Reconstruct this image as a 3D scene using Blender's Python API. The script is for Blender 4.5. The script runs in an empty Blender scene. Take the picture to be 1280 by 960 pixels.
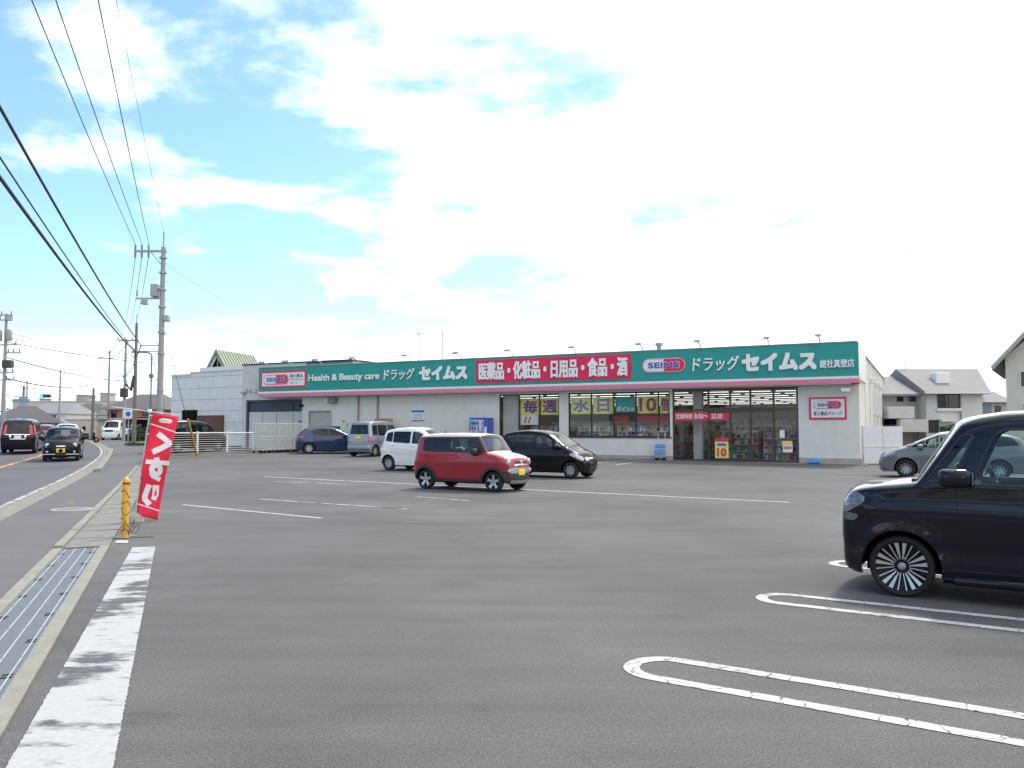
import bpy, bmesh, math, random
import numpy as np
from mathutils import Vector, Matrix, noise as mnoise
from mathutils.geometry import delaunay_2d_cdt
random.seed(7); np.random.seed(7)
SC = bpy.context.scene; COL = SC.collection
# ------------------------------------------------------------------ camera, sky, sun, exposure
FPX, HOR, CAMH = 1020.0, 536.0, 1.68
PITCH = math.atan((HOR - 480) / FPX)
cam = bpy.data.objects.new('camera', bpy.data.cameras.new('camera')); COL.objects.link(cam)
cam.location = (0, 0, CAMH); cam.rotation_euler = (math.pi / 2 + PITCH, 0, 0)
cam.data.sensor_width = 36; cam.data.lens = FPX / 1280 * 36; cam.data.clip_start = .05; cam.data.clip_end = 9000
SC.camera = cam
SUN = Vector((.42, .62, 1.15)).normalized()
EL = math.asin(SUN.z); AZ = math.atan2(SUN.x, SUN.y)
SC.view_settings.view_transform = 'Standard'; SC.view_settings.look = 'None'
SC.view_settings.exposure = 1.0; SC.view_settings.gamma = 1
W = bpy.data.worlds.new('World'); SC.world = W; W.use_nodes = True
def world():
    nt = W.node_tree; n = nt.nodes; L = nt.links.new; n.clear()
    def N(t, **k):
        x = n.new(t)
        for a, b in k.items(): setattr(x, a, b)
        return x
    def M(op, a, b=None, c=None):
        x = N('ShaderNodeMath', operation=op)
        for i, v in enumerate((a, b, c)):
            if v is None: continue
            if isinstance(v, (int, float)): x.inputs[i].default_value = v
            else: L(v, x.inputs[i])
        return x.outputs[0]
    tc = N('ShaderNodeTexCoord'); sp = N('ShaderNodeSeparateXYZ'); L(tc.outputs['Generated'], sp.inputs[0])
    X, Y, Z = sp.outputs
    sky = N('ShaderNodeTexSky', sky_type='NISHITA'); sky.sun_disc = False
    sky.sun_elevation = EL; sky.sun_rotation = AZ; sky.air_density = 1.0; sky.dust_density = .6; sky.ozone_density = 1.6
    zc = M('ADD', M('MAXIMUM', Z, 0.0), .16)
    px = M('DIVIDE', X, zc); py = M('DIVIDE', Y, zc)
    cv = N('ShaderNodeCombineXYZ'); L(px, cv.inputs[0]); L(py, cv.inputs[1]); cv.inputs[2].default_value = SEED_Z
    def noise(sc, det, ro, dist, vec):
        t = N('ShaderNodeTexNoise'); t.inputs['Scale'].default_value = sc; t.inputs['Detail'].default_value = det
        t.inputs['Roughness'].default_value = ro; t.inputs['Distortion'].default_value = dist; L(vec, t.inputs['Vector']); return t.outputs['Fac']
    n1 = noise(SKYP['s1'], 10, .58, .3, cv.outputs[0]); n2 = noise(SKYP['s2'], 3, .5, 0, cv.outputs[0])
    # the cloud bank thickens towards the sun's side of the sky
    bias = M('ADD', M('ADD', M('MULTIPLY', X, SKYP['kx']), M('MULTIPLY', Z, SKYP['kz'])), SKYP['off'])
    low = M('MULTIPLY', M('SUBTRACT', 1.0, M('SMOOTH_MIN', M('DIVIDE', Z, .16), 1.0, .2)), SKYP['low'])
    v = M('ADD', M('ADD', M('MULTIPLY', n1, .7), M('MULTIPLY', n2, .3)), M('ADD', bias, low))
    mr = N('ShaderNodeMapRange', interpolation_type='SMOOTHSTEP'); L(v, mr.inputs[0])
    mr.inputs[1].default_value = .475; mr.inputs[2].default_value = .605
    gl = N('ShaderNodeMixRGB', blend_type='MULTIPLY'); gl.inputs[0].default_value = 1
    L(sky.outputs[0], gl.inputs[1]); gl.inputs[2].default_value = (SKYS * .84, SKYS * .99, SKYS * 1.04, 1)
    n3 = noise(2.6, 5, .5, 0, cv.outputs[0])
    cm = N('ShaderNodeMapRange'); L(n3, cm.inputs[0]); cm.inputs[1].default_value = .3; cm.inputs[2].default_value = .7
    cm.inputs[3].default_value = .84; cm.inputs[4].default_value = 1.1
    cc = N('ShaderNodeMixRGB', blend_type='MULTIPLY'); cc.inputs[0].default_value = 1; cc.inputs[1].default_value = (.97, .985, 1.0, 1)
    L(cm.outputs[0], cc.inputs[2])
    mx = N('ShaderNodeMixRGB'); L(mr.outputs[0], mx.inputs[0]); L(gl.outputs[0], mx.inputs[1]); L(cc.outputs[0], mx.inputs[2])
    bg = N('ShaderNodeBackground'); L(mx.outputs[0], bg.inputs[0]); bg.inputs[1].default_value = 1
    o = N('ShaderNodeOutputWorld'); L(bg.outputs[0], o.inputs[0])
SEED_Z = 12.2; SKYS = .12; SKYP = dict(s1=1.9, s2=.5, kx=.225, kz=.05, off=.054, low=.16)
world()
sl = bpy.data.lights.new('sun', 'SUN'); sl.energy = 1.6; sl.angle = math.radians(7); sl.color = (1, .96, .9)
so = bpy.data.objects.new('sun', sl); COL.objects.link(so); so.rotation_euler = (-SUN).to_track_quat('-Z', 'Y').to_euler()
SC.cycles.use_denoising = True
SC.cycles.max_bounces = 8; SC.cycles.transparent_max_bounces = 14
try: W.cycles.sampling_method = 'MANUAL'; W.cycles.sample_map_resolution = 512
except Exception: pass

# ------------------------------------------------------------------ picture -> place
cP, sP = math.cos(PITCH), math.sin(PITCH)
def ray(u, v):
    a = (u - 640) / FPX; b = (480 - v) / FPX
    return (a, cP - b * sP, sP + b * cP)
FA = math.atan(FPX / 2020.0); FR = (16.12, 37.87)
def gz(x, y):
    """the lot rises gently towards the far left end of the shop"""
    t = np.clip(-(x - FR[0]) * math.cos(FA) + (y - FR[1]) * math.sin(FA), 0, 45); d = np.clip((x * math.sin(FA) + y * math.cos(FA) - 16) / 22, 0, 1)
    return .0095 * t * d * d * (3 - 2 * d)
def G(u, v):
    d = ray(u, v); z = 0
    for _ in range(12): t = (z - CAMH) / d[2]; z = float(gz(d[0] * t, d[1] * t))
    return Vector((d[0] * t, d[1] * t, 0))
def at(u, v, Y):
    d = ray(u, v); t = Y / d[1]; return Vector((d[0] * t, Y, CAMH + d[2] * t))

# ------------------------------------------------------------------ materials
MAT = {}
def nodes(name):
    m = bpy.data.materials.new(name); m.use_nodes = True; nt = m.node_tree
    return m, nt, nt.nodes['Principled BSDF']
def setp(b, **k):
    mp = dict(color='Base Color', rough='Roughness', metal='Metallic', spec='Specular IOR Level', coat='Coat Weight', coatr='Coat Roughness', alpha='Alpha', trans='Transmission Weight', ior='IOR')
    for a, v in k.items(): b.inputs[mp[a]].default_value = (*v, 1) if a == 'color' else v
def mat(name, color, rough=.6, var=.08, scale=3.0, bump=0.0, bscale=60, stretch=None, spec=.5, metal=0, coat=0, dirt=0):
    """plain surface: colour that wanders a little, optional fine relief, optional grime"""
    if name in MAT: return MAT[name]
    m, nt, b = nodes(name); n = nt.nodes; L = nt.links.new
    setp(b, rough=rough, spec=spec, metal=metal, coat=coat)
    tc = n.new('ShaderNodeTexCoord'); src = tc.outputs['Object']
    if stretch:
        mpn = n.new('ShaderNodeMapping'); mpn.inputs['Scale'].default_value = stretch; L(src, mpn.inputs[0]); src = mpn.outputs[0]
    t = n.new('ShaderNodeTexNoise'); t.inputs['Scale'].default_value = scale; t.inputs['Detail'].default_value = 6; t.inputs['Roughness'].default_value = .6
    L(src, t.inputs['Vector'])
    r = n.new('ShaderNodeMapRange'); L(t.outputs['Fac'], r.inputs[0]); r.inputs[1].default_value = .25; r.inputs[2].default_value = .75
    r.inputs[3].default_value = 1 - var; r.inputs[4].default_value = 1 + var
    x = n.new('ShaderNodeMixRGB'); x.blend_type = 'MULTIPLY'; x.inputs[0].default_value = 1; x.inputs[1].default_value = (*color, 1)
    L(r.outputs[0], x.inputs[2]); out = x.outputs[0]
    if dirt:
        t3 = n.new('ShaderNodeTexNoise'); t3.inputs['Scale'].default_value = 1.1; t3.inputs['Detail'].default_value = 8; t3.inputs['Roughness'].default_value = .7
        mp3 = n.new('ShaderNodeMapping'); mp3.inputs['Scale'].default_value = (2.2, 2.2, .35); L(tc.outputs['Object'], mp3.inputs[0]); L(mp3.outputs[0], t3.inputs['Vector'])
        r3 = n.new('ShaderNodeMapRange'); L(t3.outputs['Fac'], r3.inputs[0]); r3.inputs[1].default_value = .5; r3.inputs[2].default_value = .78; r3.inputs[4].default_value = dirt
        x3 = n.new('ShaderNodeMixRGB'); L(r3.outputs[0], x3.inputs[0]); L(out, x3.inputs[1]); x3.inputs[2].default_value = (color[0] * .45, color[1] * .43, color[2] * .4, 1); out = x3.outputs[0]
    L(out, b.inputs['Base Color'])
    if bump:
        t2 = n.new('ShaderNodeTexNoise'); t2.inputs['Scale'].default_value = bscale; t2.inputs['Detail'].default_value = 3; L(src, t2.inputs['Vector'])
        bp = n.new('ShaderNodeBump'); bp.inputs['Strength'].default_value = bump; bp.inputs['Distance'].default_value = .01
        L(t2.outputs['Fac'], bp.inputs['Height']); L(bp.outputs[0], b.inputs['Normal'])
    MAT[name] = m; return m
def asphalt(name, val, tint=(1, 1, 1.02), speck=.5, patch=.16):
    m, nt, b = nodes(name); n = nt.nodes; L = nt.links.new; setp(b, rough=.88, spec=.35)
    tc = n.new('ShaderNodeTexCoord')
    def ns(sc, det, ro=.6, st=None):
        t = n.new('ShaderNodeTexNoise'); t.inputs['Scale'].default_value = sc; t.inputs['Detail'].default_value = det; t.inputs['Roughness'].default_value = ro
        if st:
            q = n.new('ShaderNodeMapping'); q.inputs['Scale'].default_value = st; q.inputs['Rotation'].default_value = (0, 0, .56); L(tc.outputs['Object'], q.inputs[0]); L(q.outputs[0], t.inputs['Vector'])
        else: L(tc.outputs['Object'], t.inputs['Vector'])
        return t.outputs['Fac']
    def mr(f, a, c, lo, hi):
        r = n.new('ShaderNodeMapRange'); L(f, r.inputs[0])
        for i, v in enumerate((a, c, lo, hi)): r.inputs[i + 1].default_value = v
        return r.outputs[0]
    def mul(a, c):
        x = n.new('ShaderNodeMath'); x.operation = 'MULTIPLY'; L(a, x.inputs[0]); L(c, x.inputs[1]); return x.outputs[0]
    big = mr(ns(.22, 6, .62), .3, .7, 1 - patch, 1 + patch)
    mid = mr(ns(1.0, 5, .65, (.35, 2.4, 1)), .3, .7, 1 - patch * .5, 1 + patch * .5)
    fine = mr(ns(120, 2, .7), .3, .7, 1 - speck, 1 + speck)
    vo = n.new('ShaderNodeTexVoronoi'); vo.inputs['Scale'].default_value = 75; L(tc.outputs['Object'], vo.inputs['Vector'])
    st = mr(vo.outputs['Distance'], .0, .3, 1 + speck * .9, 1.0)
    grit = mr(ns(42, 4, .75), .3, .7, 1 - speck * .45, 1 + speck * .45); v = mul(mul(mul(big, mid), mul(fine, st)), grit)
    oil = mr(ns(.75, 5, .6), .62, .76, 1, .68); v = mul(v, oil)
    wp = n.new('ShaderNodeTexNoise'); wp.inputs['Scale'].default_value = 1.6; wp.inputs['Detail'].default_value = 6; L(tc.outputs['Object'], wp.inputs['Vector'])
    wm = n.new('ShaderNodeMixRGB'); wm.blend_type = 'ADD'; wm.inputs[0].default_value = .55; L(tc.outputs['Object'], wm.inputs[1]); L(wp.outputs['Color'], wm.inputs[2])
    cr = n.new('ShaderNodeTexVoronoi'); cr.feature = 'DISTANCE_TO_EDGE'; cr.inputs['Scale'].default_value = .17; L(wm.outputs[0], cr.inputs['Vector'])
    gate = mr(ns(.3, 2), .48, .62, 1, .86); ck = mr(cr.outputs['Distance'], .001, .0035, 0, 1)
    mx_ = n.new('ShaderNodeMath'); mx_.operation = 'MAXIMUM'; L(gate, mx_.inputs[0]); L(ck, mx_.inputs[1]); v = mul(v, mx_.outputs[0])
    v = mul(v, mr(ns(.5, 3, .5, (.16, 3.2, 1)), .62, .74, 1, .86))
    x = n.new('ShaderNodeMixRGB'); x.blend_type = 'MULTIPLY'; x.inputs[0].default_value = 1; x.inputs[1].default_value = (val * tint[0], val * tint[1], val * tint[2], 1)
    L(v, x.inputs[2]); L(x.outputs[0], b.inputs['Base Color'])
    bp = n.new('ShaderNodeBump'); bp.inputs['Strength'].default_value = .35; bp.inputs['Distance'].default_value = .006
    L(fine, bp.inputs['Height']); L(bp.outputs[0], b.inputs['Normal'])
    MAT[name] = m; return m
def road_paint(name, color=(.74, .74, .72), wear=.3, base=.08, cracks=True, streak=(1, 1, 1), wscale=2.2, fade=None, soft=.04, spots=False):
    """worn paint on asphalt: wear shows the asphalt through, thin cracks cross it"""
    m, nt, b = nodes(name); n = nt.nodes; L = nt.links.new; setp(b, rough=.75)
    tc = n.new('ShaderNodeTexCoord')
    mp = n.new('ShaderNodeMapping'); mp.inputs['Scale'].default_value = streak; L(tc.outputs['Object'], mp.inputs[0])
    t = n.new('ShaderNodeTexNoise'); t.inputs['Scale'].default_value = wscale; t.inputs['Detail'].default_value = 9; t.inputs['Roughness'].default_value = .68; L(mp.outputs[0], t.inputs['Vector'])
    r = n.new('ShaderNodeMapRange'); L(t.outputs['Fac'], r.inputs[0]); th = 1 - wear
    r.inputs[1].default_value = th * .72 - soft; r.inputs[2].default_value = th * .72 + soft; fac = r.outputs[0]
    if fade:
        sp = n.new('ShaderNodeSeparateXYZ'); L(tc.outputs['Object'], sp.inputs[0])
        r4 = n.new('ShaderNodeMapRange'); L(sp.outputs[1], r4.inputs[0])
        for i, v in enumerate(fade): r4.inputs[i + 1].default_value = v
        ad = n.new('ShaderNodeMath'); ad.operation = 'ADD'; L(t.outputs['Fac'], ad.inputs[0]); L(r4.outputs[0], ad.inputs[1]); L(ad.outputs[0], r.inputs[0])
    if spots:
        acc = None
        for (u, v_, ru, rv) in ((166, 708, 22, 9), (138, 758, 26, 30), (106, 838, 36, 22), (172, 731, 10, 5), (60, 905, 16, 4)):
            c = G(u, v_); rx = (G(u + ru, v_) - c).length; ry = (G(u, v_ - rv) - G(u, v_ + rv)).length / 2
            mq = n.new('ShaderNodeMapping'); mq.vector_type = 'POINT'; mq.inputs['Location'].default_value = (-c.x / rx, -c.y / ry, 0); mq.inputs['Scale'].default_value = (1 / rx, 1 / ry, 0); L(tc.outputs['Object'], mq.inputs[0])
            ln = n.new('ShaderNodeVectorMath'); ln.operation = 'LENGTH'; L(mq.outputs[0], ln.inputs[0])
            rq = n.new('ShaderNodeMapRange'); L(ln.outputs['Value'], rq.inputs[0]); rq.inputs[1].default_value = .3; rq.inputs[2].default_value = 1.5; rq.inputs[3].default_value = .17; rq.inputs[4].default_value = 0
            if acc is None: acc = rq.outputs[0]
            else: mm = n.new('ShaderNodeMath'); mm.operation = 'MAXIMUM'; L(acc, mm.inputs[0]); L(rq.outputs[0], mm.inputs[1]); acc = mm.outputs[0]
        a2 = n.new('ShaderNodeMath'); a2.operation = 'ADD'; L(acc, a2.inputs[0]); L(t.outputs['Fac'], a2.inputs[1]); a3 = n.new('ShaderNodeMath'); a3.operation = 'SUBTRACT'; L(a2.outputs[0], a3.inputs[0]); a3.inputs[1].default_value = .095; L(a3.outputs[0], r.inputs[0])
    if cracks:
        vo = n.new('ShaderNodeTexVoronoi'); vo.feature = 'DISTANCE_TO_EDGE'; vo.inputs['Scale'].default_value = 4.5; L(tc.outputs['Object'], vo.inputs['Vector'])
        t5 = n.new('ShaderNodeTexNoise'); t5.inputs['Scale'].default_value = 9; L(tc.outputs['Object'], t5.inputs['Vector'])
        mixv = n.new('ShaderNodeMixRGB'); mixv.inputs[0].default_value = .12; L(tc.outputs['Object'], mixv.inputs[1]); L(t5.outputs['Color'], mixv.inputs[2]); L(mixv.outputs[0], vo.inputs['Vector'])
        rc = n.new('ShaderNodeMapRange'); L(vo.outputs['Distance'], rc.inputs[0]); rc.inputs[1].default_value = .008; rc.inputs[2].default_value = .02; rc.inputs[3].default_value = 1; rc.inputs[4].default_value = 0
        mxx = n.new('ShaderNodeMath'); mxx.operation = 'MAXIMUM'; L(rc.outputs[0], mxx.inputs[0]); L(fac, mxx.inputs[1]); fac = mxx.outputs[0]
    t6 = n.new('ShaderNodeTexNoise'); t6.inputs['Scale'].default_value = 30; t6.inputs['Detail'].default_value = 4; L(tc.outputs['Object'], t6.inputs['Vector'])
    r6 = n.new('ShaderNodeMapRange'); L(t6.outputs['Fac'], r6.inputs[0]); r6.inputs[1].default_value = .3; r6.inputs[2].default_value = .7; r6.inputs[3].default_value = .88; r6.inputs[4].default_value = 1.05
    pc = n.new('ShaderNodeMixRGB'); pc.blend_type = 'MULTIPLY'; pc.inputs[0].default_value = 1; pc.inputs[1].default_value = (*color, 1); L(r6.outputs[0], pc.inputs[2])
    x = n.new('ShaderNodeMixRGB'); L(fac, x.inputs[0]); L(pc.outputs[0], x.inputs[1]); x.inputs[2].default_value = (base, base, base * 1.02, 1)
    L(x.outputs[0], b.inputs['Base Color']); MAT[name] = m; return m
def glass(name, tint, refl=1.0, rough=.01, ior=1.5):
    m = bpy.data.materials.new(name); m.use_nodes = True; nt = m.node_tree; n = nt.nodes; n.clear(); L = nt.links.new
    o = n.new('ShaderNodeOutputMaterial'); mx = n.new('ShaderNodeMixShader'); t = n.new('ShaderNodeBsdfTransparent'); g = n.new('ShaderNodeBsdfGlossy')
    t.inputs[0].default_value = (*tint, 1); g.inputs[0].default_value = (refl, refl, refl, 1); g.inputs['Roughness'].default_value = rough
    f = n.new('ShaderNodeFresnel'); f.inputs[0].default_value = ior
    L(f.outputs[0], mx.inputs[0]); L(t.outputs[0], mx.inputs[1]); L(g.outputs[0], mx.inputs[2]); L(mx.outputs[0], o.inputs[0]); MAT[name] = m; return m
def paintm(name, color, metal=.0, rough=.35, flake=0):
    m, nt, b = nodes(name); setp(b, color=color, rough=rough, metal=metal, coat=1.0 if max(color) > .05 else .8, coatr=.03, spec=.5 if max(color) > .05 else .08); b.inputs['Coat IOR'].default_value = 1.42 if max(color) > .05 else 1.38
    if flake:
        n = nt.nodes; L = nt.links.new; tc = n.new('ShaderNodeTexCoord'); t = n.new('ShaderNodeTexNoise'); t.inputs['Scale'].default_value = 3; t.inputs['Detail'].default_value = 5; L(tc.outputs['Object'], t.inputs['Vector'])
        r = n.new('ShaderNodeMapRange'); L(t.outputs['Fac'], r.inputs[0]); r.inputs[3].default_value = .03; r.inputs[4].default_value = .09; L(r.outputs[0], b.inputs['Coat Roughness'])
    MAT[name] = m; return m
def emit(name, color, s):
    m, nt, b = nodes(name); setp(b, color=color); b.inputs['Emission Color'].default_value = (*color, 1); b.inputs['Emission Strength'].default_value = s; MAT[name] = m; return m
def attr_mat(name, rough=.5):
    m, nt, b = nodes(name); a = nt.nodes.new('ShaderNodeAttribute'); a.attribute_name = 'tone'; nt.links.new(a.outputs['Color'], b.inputs['Base Color']); setp(b, rough=rough); MAT[name] = m; return m

asphalt('lot_asphalt', .100, (1.02, 1, .975), .7, .27); asphalt('road_asphalt', .105, (1, 1, 1.03), .35, .1); asphalt('walk_asphalt', .115, (1.02, 1, .98), .4, .14)
asphalt('far_ground', .13, (1.05, 1, .92), .3, .2)
road_paint('line_white', (.46, .46, .455), wear=.14); road_paint('line_old', (.45, .45, .44), wear=.27, wscale=3); road_paint('line_orange', (.75, .3, .05), wear=.3, cracks=False, base=.1)
road_paint('stop_paint', (.39, .39, .385), wear=.30, wscale=3.0, streak=(.7, 1.6, 1), soft=.06, spots=True, cracks=False)
mat('gutter_concrete', (.22, .205, .175), .9, .22, 3, .5, 90, dirt=.4); mat('concrete', (.34, .32, .27), .9, .18, 4, .5, 90); mat('concrete_pale', (.25, .237, .2), .9, .16, 5, .5, 80, dirt=.5)
mat('slab_concrete', (.20, .19, .172), .92, .2, 5, .5, 70, dirt=.5)
mat('steel_grate', (.25, .265, .285), .55, .12, 9, .6, 140, metal=.35); mat('steel_bar', (.5, .53, .57), .45, .1, 9, metal=.4); mat('iron', (.1, .095, .09), .6, .3, 20, .6, 80)
mat('dark', (.008, .008, .009), .8, 0, spec=.1); mat('rubber', (.018, .018, .018), .85, .2, 20, .3, 60); mat('black_plastic', (.022, .022, .024), .5, .1, 30, .2, 200)
mat('chrome', (.75, .75, .76), .16, 0, metal=1); mat('alloy', (.58, .58, .59), .3, .03, metal=.75); mat('alloy_dark', (.012, .012, .013), .4, 0, spec=.3); mat('cap_silver', (.36, .365, .37), .4, .03, metal=.6)
mat('seat', (.03, .03, .033), .9, .15, 20); mat('seat_beige', (.32, .29, .25), .9, .1, 20); mat('trim_in', (.05, .05, .052), .7, .1)
mat('plate_yellow', (.85, .6, .02), .45, .03); mat('plate_white', (.78, .78, .76), .45, .03)
mat('lens_red', (.45, .01, .015), .12, .1, 30, coat=1); mat('lens_amber', (.7, .25, .02), .15, 0, coat=1)
mat('lens_clear', (.40, .43, .47), .08, .5, 16, coat=1, metal=.45); mat('lens_smoke', (.16, .18, .21), .08, .6, 14, coat=1, metal=.3); mat('lens_dark', (.12, .13, .15), .08, .3, 30, coat=1)
glass('glass_clear', (.80, .88, .84)); glass('glass_tint', (.2, .215, .225)); glass('glass_front', (.7, .78, .74)); glass('shop_glass', (.86, .88, .86), 1.0); glass('house_glass', (.25, .27, .29), 1.0)
glass('pane_frosted', (.45, .46, .46), .9, .12)

# ------------------------------------------------------------------ mesh helpers
def tag(o, label=None, cat=None, group=None, kind=None):
    if label: o['label'] = label
    if cat: o['category'] = cat
    if group: o['group'] = group
    if kind: o['kind'] = kind
    return o
def empty(name, loc=(0, 0, 0), rz=0, label=None, cat=None, group=None, kind=None, scale=1):
    o = bpy.data.objects.new(name, None); COL.objects.link(o); o.location = loc; o.rotation_euler = (0, 0, rz); o.scale = (scale,) * 3
    o.empty_display_size = .1
    return tag(o, label, cat, group, kind)
class MB:
    def __init__(s): s.v = []; s.f = []; s.sm = False
    def add(s, vs, fs):
        k = len(s.v); s.v += [tuple(p) for p in vs]; s.f += [tuple(i + k for i in q) for q in fs]; return s
    def box(s, x0, x1, y0, y1, z0, z1):
        if x0 > x1: x0, x1 = x1, x0
        if y0 > y1: y0, y1 = y1, y0
        if z0 > z1: z0, z1 = z1, z0
        return s.add([(x0, y0, z0), (x1, y0, z0), (x1, y1, z0), (x0, y1, z0), (x0, y0, z1), (x1, y0, z1), (x1, y1, z1), (x0, y1, z1)],
                     [(0, 3, 2, 1), (4, 5, 6, 7), (0, 1, 5, 4), (1, 2, 6, 5), (2, 3, 7, 6), (3, 0, 4, 7)])
    def rbox(s, x0, x1, y0, y1, z0, z1, b=.02, seg=2):
        bm = bmesh.new(); bmesh.ops.create_cube(bm, size=1)
        for v in bm.verts: v.co = ((x0 + x1) / 2 + v.co.x * (x1 - x0), (y0 + y1) / 2 + v.co.y * (y1 - y0), (z0 + z1) / 2 + v.co.z * (z1 - z0))
        bmesh.ops.bevel(bm, geom=bm.edges[:], offset=b, segments=seg, profile=.5, affect='EDGES')
        bm.verts.index_update(); s.add([v.co[:] for v in bm.verts], [[v.index for v in f.verts] for f in bm.faces]); bm.free(); return s
    def tube(s, pts, r, n=8, r2=None, cap=True):
        pts = [Vector(p) for p in pts]; m = len(pts); k = len(s.v); prev = None
        for i, p in enumerate(pts):
            d = (pts[min(i + 1, m - 1)] - pts[max(i - 1, 0)]).normalized()
            up = Vector((0, 0, 1)) if abs(d.z) < .9 else Vector((1, 0, 0))
            if prev is not None and (prev - d * prev.dot(d)).length > .05: a = (prev - d * prev.dot(d)).normalized()
            else: a = d.cross(up).normalized()
            prev = a; b = d.cross(a); rr = r if r2 is None else r + (r2 - r) * i / max(1, m - 1)
            for j in range(n):
                t = 2 * math.pi * j / n; s.v.append(tuple(p + (a * math.cos(t) + b * math.sin(t)) * rr))
        for i in range(m - 1):
            for j in range(n):
                s.f.append((k + i * n + j, k + i * n + (j + 1) % n, k + (i + 1) * n + (j + 1) % n, k + (i + 1) * n + j))
        if cap: s.f.append(tuple(k + j for j in range(n))[::-1]); s.f.append(tuple(k + (m - 1) * n + j for j in range(n)))
        return s
    def lathe(s, prof, n=24, axis='z', c=(0, 0, 0)):
        k = len(s.v); m = len(prof)
        for i, (r, h) in enumerate(prof):
            for j in range(n):
                t = 2 * math.pi * j / n; a, b = r * math.cos(t), r * math.sin(t)
                p = (a, b, h) if axis == 'z' else (a, h, b)
                s.v.append((p[0] + c[0], p[1] + c[1], p[2] + c[2]))
        for i in range(m - 1):
            for j in range(n):
                q = (k + i * n + j, k + i * n + (j + 1) % n, k + (i + 1) * n + (j + 1) % n, k + (i + 1) * n + j)
                s.f.append(q if axis == 'z' else q[::-1])
        return s
    def prism(s, poly, lo, hi, f=None):
        """poly: 2D points; f maps (a,b,h) to 3D"""
        f = f or (lambda a, b, h: (a, b, h)); n = len(poly)
        return s.add([f(a, b, lo) for a, b in poly] + [f(a, b, hi) for a, b in poly],
                     [tuple(range(n))[::-1], tuple(range(n, 2 * n))] + [(i, (i + 1) % n, n + (i + 1) % n, n + i) for i in range(n)])
    def build(s, name, m, parent=None, smooth=None, loc=None, rz=None):
        me = bpy.data.meshes.new(name); me.from_pydata(s.v, [], s.f); me.update()
        bm = bmesh.new(); bm.from_mesh(me); bmesh.ops.recalc_face_normals(bm, faces=bm.faces[:]); bm.to_mesh(me); bm.free()
        return obj(name, me, m, parent, smooth, loc, rz)
def obj(name, me, m, parent=None, smooth=None, loc=None, rz=None):
    o = bpy.data.objects.new(name, me); COL.objects.link(o)
    if m is not None and not me.materials: me.materials.append(MAT[m] if isinstance(m, str) else m)
    if smooth is not None:
        me.polygons.foreach_set('use_smooth', [True] * len(me.polygons))
        if smooth < 170:
            try: me.set_sharp_from_angle(angle=math.radians(smooth))
            except Exception: pass
    if parent: o.parent = parent
    if loc is not None: o.location = loc
    if rz is not None: o.rotation_euler[2] = rz
    return o
def sheet(name, pts, z, m, parent=None, kind=None, grid=0):
    P = [Vector((p[0], p[1])) for p in pts]; Q = []
    if grid:
        for a, b in zip(P, P[1:] + P[:1]):
            L_ = (b - a).length; k = int(min(400, max(1, L_ / grid))) if L_ < 900 else 1
            Q += [a.lerp(b, i / k) for i in range(k)]
        gx, gy = np.meshgrid(np.arange(-90, 72, grid), np.arange(-12, 132, grid)); gx = gx.ravel(); gy = gy.ravel()
        keep = pip(gx, gy, [(p.x, p.y) for p in P]); ex = [Vector((float(a), float(b))) for a, b in zip(gx[keep], gy[keep])]
    else: Q = P; ex = []
    n = len(Q); V, _, F, *_r = delaunay_2d_cdt(Q + ex, [(i, (i + 1) % n) for i in range(n)], [], 1, 1e-5)
    F = [f for f in F if (V[f[1]] - V[f[0]]).cross(V[f[2]] - V[f[0]]) != 0]
    F = [tuple(f) if (V[f[1]] - V[f[0]]).cross(V[f[2]] - V[f[0]]) > 0 else tuple(f)[::-1] for f in F]
    me = bpy.data.meshes.new(name); me.from_pydata([(v.x, v.y, z) for v in V], [], F); me.update()
    o = obj(name, me, m, parent)
    if kind: o['kind'] = kind
    return o
def pip(px, pz, poly):
    P = np.asarray(poly); x0, z0 = P[:, 0], P[:, 1]; x1, z1 = np.roll(x0, -1), np.roll(z0, -1); px = np.asarray(px); pz = np.asarray(pz); c = np.zeros(px.shape, bool)
    for a, b, e, f in zip(x0, z0, x1, z1):
        if b != f: c ^= ((b > pz) != (f > pz)) & (px < (e - a) * (pz - b) / (f - b) + a)
    return c
def ribbon(pts, a, b):
    """polygon of a strip along a polyline between side offsets a and b (to the right of travel)"""
    P = [Vector((p[0], p[1])) for p in pts]; L, R = [], []
    for i, p in enumerate(P):
        d = (P[min(i + 1, len(P) - 1)] - P[max(i - 1, 0)]).normalized(); r = Vector((d.y, -d.x)); L.append(p + r * a); R.append(p + r * b)
    return L, R
def strip_sheet(name, pts, a, b, z, m, parent=None, thick=0):
    pts = [Vector((p[0], p[1])) for p in pts]; pts = [p.lerp(q, i / k) for p, q in zip(pts, pts[1:]) for k in [max(1, int((q - p).length / .8))] for i in range(k)] + [pts[-1]]
    L, R = ribbon(pts, a, b); n = len(L); mb = MB()
    if thick:
        vs = [(p.x, p.y, z) for p in L] + [(p.x, p.y, z) for p in R] + [(p.x, p.y, z - thick) for p in L] + [(p.x, p.y, z - thick) for p in R]
        fs = []
        for i in range(n - 1): fs += [(i, i + 1, n + i + 1, n + i), (2 * n + i, 2 * n + i + 1, i + 1, i), (n + i, n + i + 1, 3 * n + i + 1, 3 * n + i)]
        fs += [(0, n, 3 * n, 2 * n), (n - 1, 3 * n - 1, 4 * n - 1, 2 * n - 1)]
        mb.add(vs, fs); return mb.build(name, m, parent)
    mb.add([(p.x, p.y, z) for p in L] + [(p.x, p.y, z) for p in R], [(n + i, n + i + 1, i + 1, i) for i in range(n - 1)])
    me = bpy.data.meshes.new(name); me.from_pydata(mb.v, [], mb.f); me.update()
    return obj(name, me, m, parent)
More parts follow.
